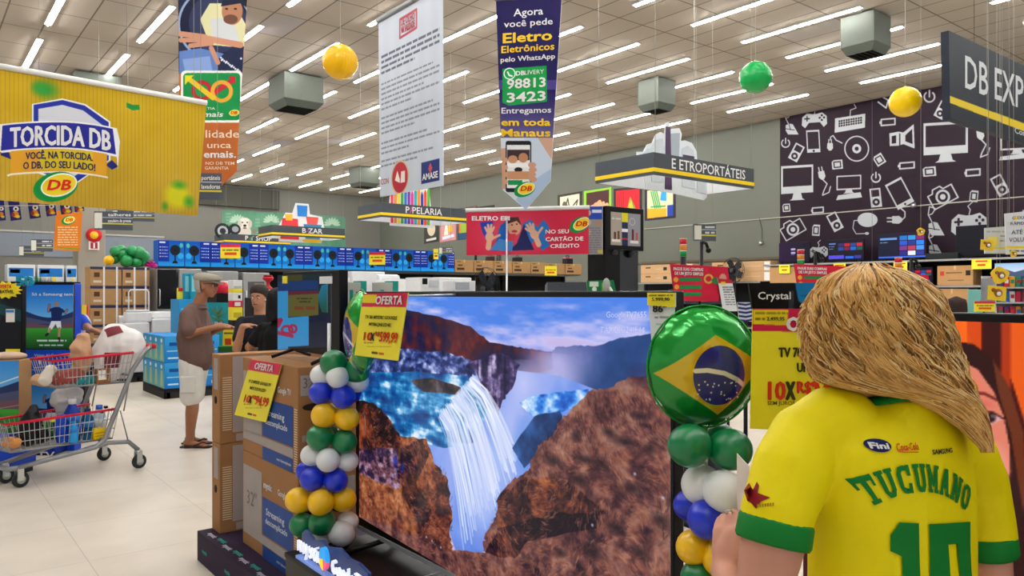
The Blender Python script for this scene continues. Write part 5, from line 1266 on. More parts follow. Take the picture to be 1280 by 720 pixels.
washer('white washing machine with a grey front strip left of the old man', 190, 222, 14.0, 1.04, True, 0)
t = thing('small_appliance_box', 'white box of small goods on the washing machine behind the cart', 'box', (PY(172, 400, 14.1).x, 14.1, .998)); part('box', MB().bb(-.2, .2, -.12, .12, 0, .16), [WHITE], t, bevel=.02); part('lid', MB().bb(-.17, .17, -.1, .1, .16, .2), [M('c9d4dc')], t, bevel=.02)
t = thing('clothes_rack', 'thin white wire loop standing on the washing machine behind the white bags', 'rack', (PY(174, 400, 14.3).x, 14.33, .998)); part('wire_loop', MB().tube([(-.16, 0, 0), (-.16, 0, .5), (-.13, 0, .54), (.13, 0, .54), (.16, 0, .5), (.16, 0, 0)], .012, 8), [WHITE], t)
# pile of strapped brown cartons with balloons on top
Yb = 15.0; xa = PY(112, 360, Yb).x; xm = PY(152.5, 360, Yb).x; xb_ = PY(187.5, 360, Yb).x; zs = [0, .27, .60, .93, 1.27, 1.61, 1.95]
NAVY = M('2a3152', .6)
xm_ = xm
for c_i, (x0, x1) in enumerate(((xa, xm), (xm, xb_))):
    for r_ in range(1, 6):
        side = ('left', 'right')[c_i]; lv = ['bottom', 'second lowest', 'third lowest', 'second highest', 'topmost'][r_ - 1]
        t = carton('%s strapped brown carton in the %s column of the pile below the green balloons' % (lv, side), x0 + .008, x1 - .008, Yb, Yb + .5, zs[r_] - .0, zs[r_ + 1] - .004, M('b08a5e', .75), 'strapped brown cartons beside the pillar', 'y', [(0, .86, 1, .995, NAVY), (.12, .45, .3, .7, BRN), (.1, .16, .36, .28, LT), (.8, .16, .9, .22, BLK)], tape=False)
        w = (x1 - x0) / 2
        for q_ in (-.18, .62): part('strap', MB().bb(w * q_, w * q_ + .03, -.254, -.251, 0, zs[r_ + 1] - zs[r_] - .004), [WHITE], t, 'white strap')
pallet('low pallet under the pile of strapped brown cartons', xa, xb_, Yb, Yb + .5, .27)
def balloon_mb(c, r, tilt=None, n=24):
    """an inflated latex balloon with a tapering neck and knot, neck pointing along tilt"""
    mb = MB(); tl = Vector(tilt or (0, 0, -1)).normalized(); R = tl.to_track_quat('-Z', 'Y').to_matrix()
    prof = [(r * math.sin(math.pi * k / 14), r * 1.06 * math.cos(math.pi * k / 14) if k < 8 else r * 1.12 * math.cos(math.pi * k / 14)) for k in range(0, 14)]
    prof[0] = (r * .02, r * 1.06); prof += [(r * .1, -r * 1.16), (r * .06, -r * 1.2), (r * .12, -r * 1.27), (r * .02, -r * 1.28)]
    c = Vector(c); mb.rings([[c + R @ Vector((p * math.cos(2 * math.pi * k / n), p * math.sin(2 * math.pi * k / n), z)) for k in range(n)] for p, z in reversed(prof)])
    return mb
LATEX = {k: M(v, .32, coat=.25, var=.04, scale=5) for k, v in dict(green='007a45', white='eceff0', blue='0b2fd0', yellow='ffc60a').items()}
cc = PY(161, 325, Yb + .1); t = thing('balloon_cluster', 'cluster of green balloons with one yellow one on the strapped brown cartons', 'balloons', (cc.x, Yb + .22, 1.946)); k = cc.length / FOC
for i, (dx, dy, r) in enumerate([(-14, 5, 6), (-6, 8, 7), (3, 9, 7), (12, 6, 7.5), (18, 10, 7), (-12, 13, 6.5), (-2, 16, 7.5), (9, 17, 7), (16, 16, 6.5), (4, 4, 6.5), (-7, 3, 6)]):
    part('balloon', balloon_mb((dx * .0155, -.03 + (i % 3) * .06 - .03, .10 + (17 - dy) * .0155), r * .0148, (0, .6, -.5), 16), [M('0d8f4a', .35, coat=.3)], t, 'green balloon')
part('balloon', balloon_mb((-20 * .0155, -.05, .12), .085, (0, .6, -.5), 16), [LATEX['yellow']], t, 'yellow balloon')
t = thing('ribbon_bow', 'small magenta ribbon bow beside the green balloon cluster', 'bow', (PY(189, 330, Yb + .2).x, Yb + .22, 1.946))
for a in range(5): part('loop', MB().tube([(0, 0, .02), (.09 * math.cos(a * .63), -.02, .02 + .09 * math.sin(a * .63)), (.12 * math.cos(a * .63 + .3), .02, .02 + .11 * math.sin(a * .63 + .3)), (0, .01, .03)], .02, 6), [M('c0228a', .4)], t)
# blue cartons on a pallet left of the man, and the teal ones further back
cx, cy = 2.84, 11.39
pallet('black pallet under the blue cartons left of the old man', cx, cx + .76, cy, cy + 1.22, .14)
cvb = Cv(120, 120, '1f86d8'); cvb.grad(0, 0, 120, 120, '3aa0e2', '1a78cc'); cvb.rect(20, 28, 96, 44, '0f4f9a'); cvb.rect(10, 66, 110, 71, '9fd4f4'); cvb.rect(14, 98, 60, 106, 'bfe2f6'); cvb.rect(84, 94, 108, 108, 'e6eef2'); BB = PM('blue_carton_front', cvb)
cvs = Cv(70, 120, '3a9ac8'); cvs.grad(0, 0, 70, 120, '2a8ccc', '6ab0a8'); cvs.ell(34, 20, 12, 10, 'cfe6ea'); cvs.poly([(26, 40), (46, 36), (50, 112), (20, 112)], 'a9b98a'); BS = PM('blue_carton_side', cvs)
proto = None
for lay in range(2):
    for r_ in range(4):
        for c_i in range(2):
            if c_i == 1 and r_ > 0: continue
            lab = '%s blue carton %s' % (('lower', 'upper')[lay], ['at the front corner of the pallet left of the old man', 'second from the front along the pallet side', 'third from the front along the pallet side', 'farthest back along the pallet side'][r_] if c_i == 0 else 'at the right of the pallet behind the old man’s legs')
            loc = (cx + .19 + c_i * .38, cy + .15 + r_ * .305, .14 + lay * .37)
            if proto is None:
                proto = thing('blue_carton', lab, 'box', loc, 0, 'blue cartons on the pallet'); part('box', MB().bb(-.187, .187, -.15, .15, 0, .367), [M('2488d2', .5)], proto, bevel=.005)
                part('printed_front', MB().quad((-.185, -.1515, .005), (.185, -.1515, .005), (.185, -.1515, .362), (-.185, -.1515, .362)), [BB], proto); part('printed_side', MB().quad((-.1885, .148, .005), (-.1885, -.148, .005), (-.1885, -.148, .362), (-.1885, .148, .362)), [BS], proto)
            else: dup(proto, loc, label=lab)
TEAL = M('1f8fa8', .45)
def simple_box(label, x0, x1, y0, y1, d, name, mat, z0=None, group=None, panels=(), depth=None, rz=0.0, cat='box', bev=.006):
    """a small boxed item given by where it shows; stands on z0 (its bottom when given)"""
    c = P((x0 + x1) / 2, y1, d); w = (x1 - x0) / FOC * d; z = c.z if z0 is None else z0; h = P(0, y0, d).z - z; dp = depth or w
    t = thing(name, label, cat, (c.x, c.y, z), rz, group); part('box', MB().bb(-w / 2, w / 2, -dp / 2, dp / 2, 0, h), [mat], t, bevel=bev)
    for i, (u0, v0, u1, v1, m, nm) in enumerate(panels): part(nm, MB().bb(-w / 2 + u0 * w, -w / 2 + u1 * w, -dp / 2 - .004 - .001 * i, -dp / 2 + .001, v0 * h, v1 * h), [m], t)
    return t
simple_box('tall blue carton stack behind the old man’s back', 219, 238, 374, 420, 12.2, 'appliance_carton', M('2590c8', .5), 0, None, [(.1, .6, .9, .9, M('5ab4d8'), 'print'), (.1, .2, .6, .4, M('8fd0e0'), 'print')], .5, 0)
za = EYE + (HORIZON - 374) / FOC * 12.2
simple_box('left tall teal boxed fan on the blue carton stack', 229, 236.5, 342, 374, 12.2, 'teal_box', TEAL, za, 'tall teal boxes behind the man', [(.2, .3, .8, .9, M('7fd0dc'), 'print')], .1)
simple_box('right tall teal boxed fan on the blue carton stack', 237, 244.5, 342, 374, 12.2, 'teal_box', TEAL, za, 'tall teal boxes behind the man', [(.2, .3, .8, .9, M('7fd0dc'), 'print')], .1)
simple_box('small yellow and red box beside the teal boxes', 222, 228, 360, 374, 12.2, 'small_carton', YELLOW, za, None, [(0, .7, 1, 1, RED, 'print')], .1)
# dark display stand between the man and the assistants, with its goods
simple_box('black display stand behind the man’s hands', 265, 291, 368, 425, 12.75, 'display_stand', BLACK, 0, None, [(.05, .02, .95, .3, DARK, 'front_panel')], .5, 0, 'stand')
zs_ = EYE + (HORIZON - 368) / FOC * 12.6
q = P(271, 400, 12.15); t = thing('plant_poster', 'teal boxed picture of a plant with a yellow edge, behind the man’s hands', 'box', (q.x, q.y, 0), CR)
part('box', MB().bb(-.26, .26, -.04, .04, 0, 1.33), [M('1c8a92', .5)], t, bevel=.004); part('yellow_edge', MB().bb(-.26, -.19, -.046, -.04, .8, 1.33), [YELLOW], t, 'yellow edge')
pf = MB()
for i in range(14): pf.tube([(.04, -.045, 1.02 + .01 * i), (.04 + .11 * math.cos(i * .9), -.05, 1.06 + .018 * i)], [.012, .004], 5)
part('leaves', pf, [M('5a7a4a', .7)], t); part('pot', MB().bb(-.02, .1, -.05, -.04, .93, 1.03), [M('b8b0a0')], t)
t = thing('popcorn_maker', 'small red domed appliance on the black display stand', 'appliance', (P(278, 366, 12.6).x, P(278, 366, 12.6).y, zs_)); part('dome', MB().lathe([(.08, 0), (.1, .03), (.095, .14), (.075, .19), (.03, .21)]), [M('c01f38', .3)], t); part('base', MB().cyl((0, 0, .01), .11, .02), [BLACK], t)
b0 = simple_box('white boxed appliance under the red dome at the back', 270, 287, 351, 368, 13.2, 'white_carton', WHITE, EYE + (HORIZON - 368) / FOC * 13.2 - .0, None, [(.2, .2, .8, .5, M('c9c9cc'), 'print')], .2)
simple_box('black stand carrying the white boxed appliance', 268, 289, 368, 420, 13.2, 'display_stand', BLACK, 0, None, [], .3, 0, 'stand')
zc = 0
for i, (y0, y1, m, p_) in enumerate([(400, 480, DARK, []), (384, 400, YELLOW, [(.1, .2, .9, .6, M('b8a82a'), 'print')]), (376, 384, RED, [(.2, .2, .8, .8, WHITE, 'print')]), (366, 376, WHITE, [(.55, .3, .8, .7, BLACK, 'print')]), (361, 366, YELLOW, []), (350, 361, WHITE, [(.1, .1, .9, .3, M('c0c4c8'), 'print')])]):
    zt = EYE + (HORIZON - y0) / FOC * 8.75
    simple_box(['dark base block of the narrow stack left of the assistants', 'yellow price block low in the narrow stack left of the assistants', 'red and white box in the narrow stack left of the assistants', 'white box with a black round mark in the narrow stack', 'thin yellow card box in the narrow stack', 'topmost white box of the narrow stack left of the assistants'][i],
               288, 300, y0, y1, 8.75, 'small_carton', m, zc, 'narrow stack of small boxes', p_, .16); zc = zt
t = simple_box('white boxed blender behind the assistants with a red dispenser on it', 330, 345, 362, 440, 9.0, 'white_carton', WHITE, 0, None, [(.1, .8, .9, .95, M('c8ccd0'), 'print')], .2)
zq = EYE + (HORIZON - 362) / FOC * 9.0; q = P(335, 360, 9.0)
t = thing('red_dispenser', 'red hourglass dispenser above the assistants', 'appliance', (q.x, q.y, zq)); part('body', MB().lathe([(.05, 0), (.05, .02), (.02, .05), (.02, .09), (.06, .12), (.06, .15)]), [M('b8202c', .35)], t); part('lid', MB().cyl((0, 0, .16), .05, .02), [M('8a1820')], t)
simple_box('pale grey boxed appliance above the assistants on the right', 313, 327, 352, 372, 9.4, 'appliance_carton', M('5a5c60'), None, None, [(.1, .5, .9, .9, M('8a8478'), 'print')], .2)
simple_box('dark stand under the grey boxed appliance', 311, 329, 372, 440, 9.4, 'display_stand', DARK, 0, None, [], .3, 0, 'stand')
# yellow price card and grass green box beside the man
q = P(284, 445, 7.9); t = thing('display_table', 'dark low display table behind the brown boxes', 'table', (q.x, q.y, 0), CR); part('table_top', MB().bb(-.06, .45, -.2, .2, .83, .86), [DARK], t)
for sx in (-.03, .41):
    for sy in (-.16, .16): part('leg', MB().bb(sx - .02, sx + .02, sy - .02, sy + .02, 0, .83), [DARK], t)
t = thing('green_box', 'flat box printed with green grass in front of the assistants', 'box', (q.x + .08, q.y - .06, .86), CR); part('box', MB().bb(-.16, .19, -.1, .1, 0, .085), [M('2f7a2f', .5)], t, bevel=.004); part('print', MB().bb(-.15, .18, -.104, -.1, .004, .03), [M('2a62b8')], t)
F = Flat(q, FN(0), [(278, 437), (291, 437), (292, 408), (279, 408)], 260, 'f2e03a'); F.cv.rect(278, 408, 293, 412, 'd8264a'); F.cv.marks(280, 415, 291, 3, '5a5020', 2); F.cv.rect(281, 423, 289, 431, 'd8402a'); F.build('price_card', 'yellow price card standing between the man and the assistants', 'price card', thick=.006)
# coffee machine boxes near the foil balloon
for i, (x0, x1, lab) in enumerate([(431.5, 447, 'left grey and teal coffee machine box above the green foil balloon'), (469, 487, 'right grey and teal coffee machine box above the price sign')]):
    zt = 1.6; c = P((x0 + x1) / 2, 365, 9); t = simple_box(lab, x0, x1, 353, 384, 9.0, 'coffee_machine_box', M('a6a7a0', .5), 1.32, 'grey and teal boxes on a stand', [(0, 0, .3, .7, M('1a7f7a'), 'print'), (.3, .1, .8, .45, M('d8b83a'), 'print')], .2)
    w = (x1 - x0) / FOC * 9; part('teal_side', MB().bb(w / 2, w / 2 + .075, -.1, .1, 0, .31), [M('14897f', .5)], t, 'teal side', bevel=.004)
q = P(462, 400, 9.0); t = thing('display_stand', 'black stand under the coffee machine boxes', 'stand', (q.x, q.y, 0)); part('body', MB().bb(-.34, .36, -.3, .3, 0, 1.29), [DARK], t); part('top', MB().bb(-.36, .38, -.32, .32, 1.29, 1.32), [M('3a3c40')], t)
t = washer('white stove like washing machine seen right of the tall white refrigerator', 485, 512, 14.0, 1.76, False, 0)
simple_box('white cabinet with a black door seen right of the price sign', 514, 543, 347, 440, 13.6, 'white_cabinet', WHT, 0, None, [(.1, .93, .35, .99, BLACK, 'control_panel'), (.45, .9, .9, .97, M('c9ccd0'), 'door')], .5, 0, 'cabinet')
simple_box('white microwave seen through the shelf right of the price sign', 558, 590, 351, 364, 13.2, 'microwave', WHT, None, None, [(.05, .15, .7, .85, M('a9b0b8'), 'door')], .35, 0, 'microwave')
simple_box('dark table that carries the white microwave', 540, 640, 364, 440, 13.2, 'display_table', DARK, 0, None, [], .6, 0, 'table')

# ------------------------------------------------------------------ far left: poster stand, televisions, boxes on a shelf
def stadium(cv, x0, y0, x1, y1, text=True, player=True):
    w = x1 - x0; h = y1 - y0; g = lambda u, v: (x0 + u * w, y0 + v * h)
    n = 24
    for i in range(n):
        t = i / n; c = rgb('0b62c8') * (1 - t) + rgb('6ab4ec') * t; cv.poly([g(0, t * .5), g(1, t * .5), g(1, .52), g(0, .52)], c)
    cv.poly([g(0, .42)] + [g(u, .42 + .09 * math.sin(math.pi * u)) for u in np.linspace(0, 1, 12)] + [g(1, .42), g(1, .7), g(0, .7)], '22335e')
    cv.poly([g(0, .5), g(.5, .57), g(1, .5), g(1, .6), g(0, .6)], '4a4f70'); cv.poly([g(0, .58), g(.5, .62), g(1, .58), g(1, .72), g(0, .72)], '6a4a5a')
    for i in range(10):
        t = i / 10; cv.poly([g(0, .66 + .034 * i), g(1, .66 + .034 * i), g(1, 1), g(0, 1)], rgb('3a9a32') * (1 - t) + rgb('0a2c12') * t)
    if player:
        cv.ell(*g(.64, .32), w * .045, h * .035, 'a97b60'); cv.poly([g(.52, .38), g(.6, .36), g(.7, .36), g(.78, .4), g(.72, .56), g(.54, .56)], '16285e')
        for p in ([(.55, .39), (.47, .42), (.49, .33)], [(.75, .4), (.82, .44), (.86, .4)]): cv.line([g(*a) for a in p], w * .05, '16285e'); cv.line([g(*p[1]), g(*p[2])], w * .035, 'a97b60')
        cv.poly([g(.53, .56), g(.73, .56), g(.74, .66), g(.66, .66), (g(.62, .6)), g(.54, .68), g(.46, .68)], 'e8ecf0')
        cv.line([g(.5, .67), g(.46, .74)], w * .05, 'b58a6c'); cv.line([g(.7, .66), g(.69, .8)], w * .05, 'b58a6c'); cv.line([g(.46, .74), g(.42, .76)], w * .05, '1a1a22'); cv.line([g(.69, .8), g(.69, .84)], w * .05, '1a1a22')
D = 7.2; pst = P(60, 450, D)
t = thing('poster_stand', 'blue promotional stand with two football posters behind the shopping cart', 'display stand', (pst.x, pst.y, 0), CR)
inv = Matrix.Rotation(-CR, 3, 'Z'); k = D / FOC
X = lambda px: (px - 60) * k; Z = lambda py: EYE + (HORIZON - py) * k
BLU = M('1546c8', .45)
part('panel', MB().bb(X(21), X(93), .0, .12, 0, Z(354)), [BLU], t, bevel=.01); part('black_frame', MB().bb(X(30.5), X(93.5), -.02, 0, Z(462), Z(353)), [BLACK], t)
F = Flat(pst + FR(0, -.022, 0), FN(0), [(32.5, 436), (91, 436), (92, 356), (33, 356)], 300, '0b62c8'); stadium(F.cv, 32.5, 352, 92, 440)
F.text('Só a Samsung tem', 40, 369.5, 3.8, WHITE, w=51, bold=.02); F.cv.marks(46, 424, 83, 3.2, 'e6eaf0', 2); F.cv.marks(49, 430, 79, 2.6, 'c9d2dc', 3)
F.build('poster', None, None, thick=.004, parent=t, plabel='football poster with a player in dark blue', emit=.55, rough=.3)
F = Flat(pst + FR(0, -.022, 0), FN(0), [(31, 462), (91, 462), (91, 437), (31, 437)], 200, '1a4fd0'); F.text('Vision AI Companion', 43, 445.5, 3.4, M('bcd4f6'), w=45); F.cv.ell(50, 452, 2, 3, 'dfe8f6'); F.build('blue_band', None, None, thick=.004, parent=t)
F = Flat(pst + FR(0, -.05, 0), FN(0), [(25, 553), (88, 553), (88, 464), (25, 462)], 260, '0b62c8'); stadium(F.cv, 25, 464, 88, 556); F.text('Só', 33.5, 477, 3.6, WHITE, w=6); F.build('poster', None, None, thick=.03, parent=t, plabel='lower football poster behind the cart', rough=.3)
bq = MB().bb(X(17), X(84), -.2, .1, 0.012, Z(555)); part('base', bq, [M('16309a', .5)], t, 'dark blue base', bevel=.006)
b = MB(); put_text(b, 'AI TV', X(42), Z(564) - .02, .06, lambda u, v: Vector((u, -.204, v)), 0, .32, bold=.03); part('lettering', b, [WHITE], t)
part('feet', MB().bb(X(19), X(82), -.19, .08, 0, .012), [BLACK], t)
for i, (x0, y0, x1, y1, m) in enumerate([(23, 384, 31, 399, YELLOW), (24, 411, 31, 416, YELLOW), (27.5, 354, 31.5, 359, WHITE), (27.5, 361, 31.5, 366, WHITE), (27.5, 368, 31.5, 373, WHITE), (27.5, 375, 31.5, 380, WHITE)]):
    part('sticker', MB().bb(X(x0), X(x1), -.028, -.0, Z(y1), Z(y0)), [m], t, 'yellow sticker' if i < 2 else 'white icon sticker')
part('graphic', MB().prism([(X(22), Z(440)), (X(26), Z(436)), (X(30), Z(424)), (X(26), Z(432)), (X(23), Z(422)), (X(25), Z(432))], -.01, 0, lambda u, v, w: Vector((u, w, v))), [WHITE], t)
# big dark television at the far left edge
q = P(2, 480, 6.78); tq = thing('television', 'large dark television at the left edge with a yellow starburst price', 'television', (q.x, q.y, 0), CR)
Xq = lambda px: (px - 2) * 6.9 / FOC; Zq = lambda py: EYE + (HORIZON - py) * 6.9 / FOC
part('casing', MB().bb(Xq(-40), Xq(27), 0, .06, Zq(468), Zq(357)), [BLACK], tq, bevel=.006)
cvq = Cv(134, 222, '070a10'); cvq.poly([(0, 40), (134, 90), (134, 60), (70, 40), (0, 20)], '123a3a'); cvq.ell(40, 40, 60, 70, '0f5a5a', soft=1.0); cvq.ell(30, 50, 26, 40, '1a7a7a', soft=1.0)
part('screen', MB().quad((Xq(-39), -.002, Zq(466)), (Xq(26), -.002, Zq(466)), (Xq(26), -.002, Zq(358)), (Xq(-39), -.002, Zq(358))), [PM('dark_screen', cvq, .6, .1)], tq)
part('stand', MB().bb(Xq(-20), Xq(16), -.05, .08, .015, Zq(468)), [DARK], tq); part('foot', MB().bb(Xq(-26), Xq(14), -.1, .12, 0, .015), [BLACK], tq)
part('spec_card', MB().bb(Xq(8), Xq(18.5), -.008, -.003, Zq(402), Zq(386)), [PAPER], tq, 'white spec card'); part('blue_strip', MB().bb(Xq(8.5), Xq(18), -.011, -.008, Zq(390), Zq(387)), [M('2a8ad0')], tq)
b = MB(); pts = []
for i in range(28):
    r = (18, 13.5)[i % 2]; a = i * math.pi / 14; pts.append((Xq(9 + r * math.cos(a) * 1.12), Zq(362.5 - r * math.sin(a) * .6)))
sb = part('starburst', b.prism(pts, -.03, -.012, lambda u, v, w: Vector((u, w, v))), [M('f0dc2a')], tq, 'yellow starburst')
b = MB(); put_text(b, 'OFERTA', Xq(9), Zq(360.5), .034, lambda u, v: Vector((u, -.032, v)), 0, Xq(21) - Xq(5), 'c', .03); part('lettering', b, [REDINK], sb)
b = MB(); put_text(b, 'IMBATÍVEL', Xq(9), Zq(366.5), .030, lambda u, v: Vector((u, -.032, v)), 0, Xq(24) - Xq(2), 'c', .03); part('lettering', b, [INK], sb)
part('price_strip', MB().bb(Xq(8), Xq(25), -.012, -.004, Zq(441), Zq(435)), [YELLOW], tq, 'yellow price strip')
q = P(29, 360, 6.8); b = MB(); t = thing('number_balloon', 'small cyan balloon number 50 above the starburst', 'balloon', (q.x, q.y, Zq(357)), CR)
for s_, dx in (('5', -.07), ('0', .01)): 
    b = MB(); vs_, fs_, tw, _, _ = text2d(s_, .05)
    put_text(b, s_, dx, .0, .085, lambda u, v: Vector((u, 0, v)), 0, .075, bold=.05); me = bake(b.mesh('digit', [M('0f8fb0', .25)]), [('SOLIDIFY', dict(thickness=.03))], 'digit'); part('digit', me, None, t)
# boxed television with a sky picture in front of it
q = P(-4, 560, 6.15); t = thing('television_carton', 'boxed television with a blue sky and stadium picture at the left edge', 'box', (q.x, q.y, 0), CR); Xr = lambda px: (px + 4) * 6.15 / FOC; Zr = lambda py: EYE + (HORIZON - py) * 6.15 / FOC
part('box', MB().bb(Xr(-60), Xr(24), 0, .16, Zr(541), Zr(450)), [M('b08a62', .7)], t, bevel=.005)
cvr = Cv(168, 182, '3a9ae0'); stadium(cvr, -60, -70, 168, 220, player=False); cvr.line([(0, 100), (168, 40)], 3, 'dfe6ee'); cvr.line([(0, 140), (168, 112)], 2, 'b08a8a')
part('printed_front', MB().quad((Xr(-60), -.002, Zr(541)), (Xr(23.6), -.002, Zr(541)), (Xr(23.6), -.002, Zr(451)), (Xr(-60), -.002, Zr(451))), [PM('sky_box', cvr)], t)
part('plinth', MB().bb(Xr(-60), Xr(16), -.02, .3, .05, Zr(541)), [BLU], t, 'blue plinth'); part('kick', MB().bb(Xr(-58), Xr(14), 0, .28, 0, .05), [BLACK], t)
tb = thing('plastic_bag', 'rolled pale plastic bag on the boxed television at the left edge', 'bag', (q.x, q.y, 0), CR)
bm_ = MB(); bm_.ball((Xr(4), .08, Zr(450) + .028), (.14, .07, .034), 20, 12); bm_.ball((Xr(-18), .08, Zr(450) + .028), (.12, .07, .03), 20, 12)
part('bundle', wear(bake(bm_.mesh('bundle', []), [('REMESH', dict(mode='VOXEL', voxel_size=.01, use_smooth_shade=True))], 'bundle'), M('d6b8a4', .4, bump=.6, bscale=30)), None, tb); tb.location.z = 0
# boxes on the shelf before the blue grey band
q = P(50, 355, 11.5); t = thing('back_shelving', 'black shelving that carries white and blue boxes before the blue grey wall band', 'shelf', (q.x, q.y, 0), 0); kk = 11.5 / FOC; a = PY(-30, 352, q.y).x - q.x; b_ = PY(97, 352, q.y).x - q.x; zt = P(50, 352.5, 11.5).z
part('top_board', MB().bb(a, b_, -.25, .25, zt - .04, zt), [BLACK], t); part('back_panel', MB().bb(a, b_, .2, .25, 0, zt - .04), [BLACK], t); part('front_panel', MB().bb(a, b_, -.25, -.2, zt - .35, zt - .04), [DARK], t)
for xx in (a, b_ - .05): part('upright', MB().bb(xx, xx + .05, -.25, .2, 0, zt - .04), [BLACK], t)
for i, (x0, x1, lab) in enumerate([(8, 45, 'leftmost white and blue box on the black back shelf'), (46, 81, 'middle white and blue box on the black back shelf'), (82, 97, 'rightmost white and blue box on the black back shelf')]):
    xa_ = PY(x0, 340, q.y - .2).x + .01; xb2 = PY(x1, 340, q.y - .2).x - .01; ztop = P((x0 + x1) / 2, 331.5, 11.5).z
    carton(lab, xa_, xb2, q.y - .2, q.y + .15, zt, ztop, M('dfe3e6', .5), 'white and blue boxes on the back shelf', 'y', [(.06, .3, .94, .8, M('2277c8')), (.1, .5, .45, .72, M('7fc0e6')), (.5, .05, .7, .3, YELLOW if i else M('9fd0ea'))], tape=False)
for i in range(9):
    x = 36 + i * 4; pq = P(x, 354, 11.2); t = thing('green_bottle', '%s tiny green bottle from the left on the dark ledge under the white boxes' % ORD[i], 'bottle', (0, 0, 0), 0, 'tiny green bottles on the dark ledge')
    t.location = (pq.x, q.y - .228, zt); part('bottle', MB().lathe([(.012, 0), (.012, .05), (.005, .065), (.005, .08)], n=10), [M('2a8a4a' if i < 5 else 'c9ccd0')], t)
# red and yellow card by the pillar
simple_box('red and yellow card stack beside the strapped cartons', 93, 110, 381, 398, 8.6, 'promo_card', RED, None, None, [(.6, 0, .95, 1, YELLOW, 'yellow_strip'), (.1, .3, .5, .6, WHITE, 'print')], .03, CR, 'card')
simple_box('dark pedestal under the red and yellow card', 94, 109, 398, 480, 8.6, 'pedestal', DARK, 0, None, [], .1, CR, 'stand')
# ------------------------------------------------------------------ shopping cart
RZ = math.radians(-71.8); co = FR(-3.65, 6.27, 0)
cart = thing('shopping_cart', 'grey two-tier wire shopping cart with red rims and red handle', 'shopping cart', co, RZ)
CG = M('8f9296', .35, .6); WIRE = M('b9bcc0', .3, .7); RP = M('c8203a', .35)
def wire_basket(nm, y0, y1, w0, w1, z0, z1, slope=.0, nside=22, nfr=9, inset=.05):
    bk = MB(); top = lambda y, s: Vector((s * (w0 + (w1 - w0) * (y - y0) / (y1 - y0)) / 2, y, z1 + slope * (y - y0)))
    bot = lambda y, s: Vector((s * ((w0 + (w1 - w0) * (y - y0) / (y1 - y0)) / 2 - inset), y0 + inset + (y - y0) * (1 - 1.6 * inset / (y1 - y0)), z0))
    for s in (-1, 1):
        for i in range(nside + 1):
            y = y0 + (y1 - y0) * i / nside; bk.tube([top(y, s), bot(y, s)], .0028, 5, cap=False)
        for f in (.33, .66): bk.tube([top(y0, s).lerp(bot(y0, s), f), top(y1, s).lerp(bot(y1, s), f)], .0035, 5, cap=False)
    for i in range(nfr + 1):
        f = i / nfr
        for y in (y0, y1): bk.tube([top(y, -1).lerp(top(y, 1), f), bot(y, -1).lerp(bot(y, 1), f)], .0028, 5, cap=False)
        bk.tube([bot(y0, -1).lerp(bot(y0, 1), f), bot(y1, -1).lerp(bot(y1, 1), f)], .0028, 5, cap=False)
    for i in range(8): y = y0 + (y1 - y0) * i / 7; bk.tube([bot(y, -1), bot(y, 1)], .0028, 5, cap=False)
    b_ = part(nm, bk, [WIRE], cart)
    rm = MB(); rm.tube([top(y1, -1), top(y0, -1), top(y0, 1), top(y1, 1)], .011, 8); part('rim', rm, [RP], b_, 'red plastic rim')
    lo = MB(); lo.tube([bot(y0, -1), bot(y1, -1), bot(y1, 1), bot(y0, 1), bot(y0, -1)], .007, 6); part('bottom_rail', lo, [CG], b_)
    return b_
wire_basket('lower_basket', -.52, .30, .30, .46, .275, .50, .03)
wire_basket('upper_basket', -.2, .42, .36, .48, .735, .955, .05, 18)
for s in (-1, 1):
    part('side_frame', MB().tube([(s * .13, -.43, .155), (s * .17, -.2, .19), (s * .24, .10, .235), (s * .25, .17, .29), (s * .26, .40, .84), (s * .26, .52, 1.0), (s * .26, .57, 1.03)], .019, 10), [CG], cart)
    part('rear_rail', MB().tube([(s * .22, .02, .225), (s * .25, .2, .255), (s * .27, .36, .24), (s * .275, .44, .16)], .019, 10), [CG], cart)
    part('support_rod', MB().tube([(s * .245, .40, .86), (s * .25, .33, .5)], .006, 6).tube([(s * .25, .30, .51), (s * .262, .36, .25)], .006, 6), [CG], cart)
    part('handle_grip_end', MB().tube([(s * .26, .57, 1.03), (s * .27, .60, 1.03)], .022, 10), [RP], cart)
part('handle', MB().tube([(-.27, .59, 1.03), (.27, .59, 1.03)], .017, 12), [RP], cart, 'red push handle')
part('base_bar', MB().tube([(-.13, -.43, .155), (-.1, -.49, .15), (.1, -.49, .15), (.13, -.43, .155)], .02, 10).tube([(-.25, .17, .29), (.25, .17, .29)], .011, 8).tube([(-.26, .38, .80), (.26, .38, .80)], .011, 8), [CG], cart)
for x, y in ((-.12, -.42), (.12, -.42), (-.275, .44), (.275, .44)):
    f_ = part('caster_fork', MB().bb(x - .026, x - .019, y - .02, y + .025, .055, .15).bb(x + .019, x + .026, y - .02, y + .025, .055, .15).cyl((x, y, .148), .028, .02, 12), [CHROME], cart)
    wl = part('wheel', MB().cyl((x, y + .01, .06), .06, .03, 24, axis='x'), [M('2b2d2f', .6)], f_, 'dark rubber wheel', bevel=.006); part('hub', MB().cyl((x, y + .01, .06), .032, .034, 16, axis='x'), [M('a9b3ad', .4)], wl)
part('hook_caps', MB().box((.2, .17, .51), (.03, .02, .02)).box((.1, .26, .53), (.03, .02, .02)), [BLACK], cart)
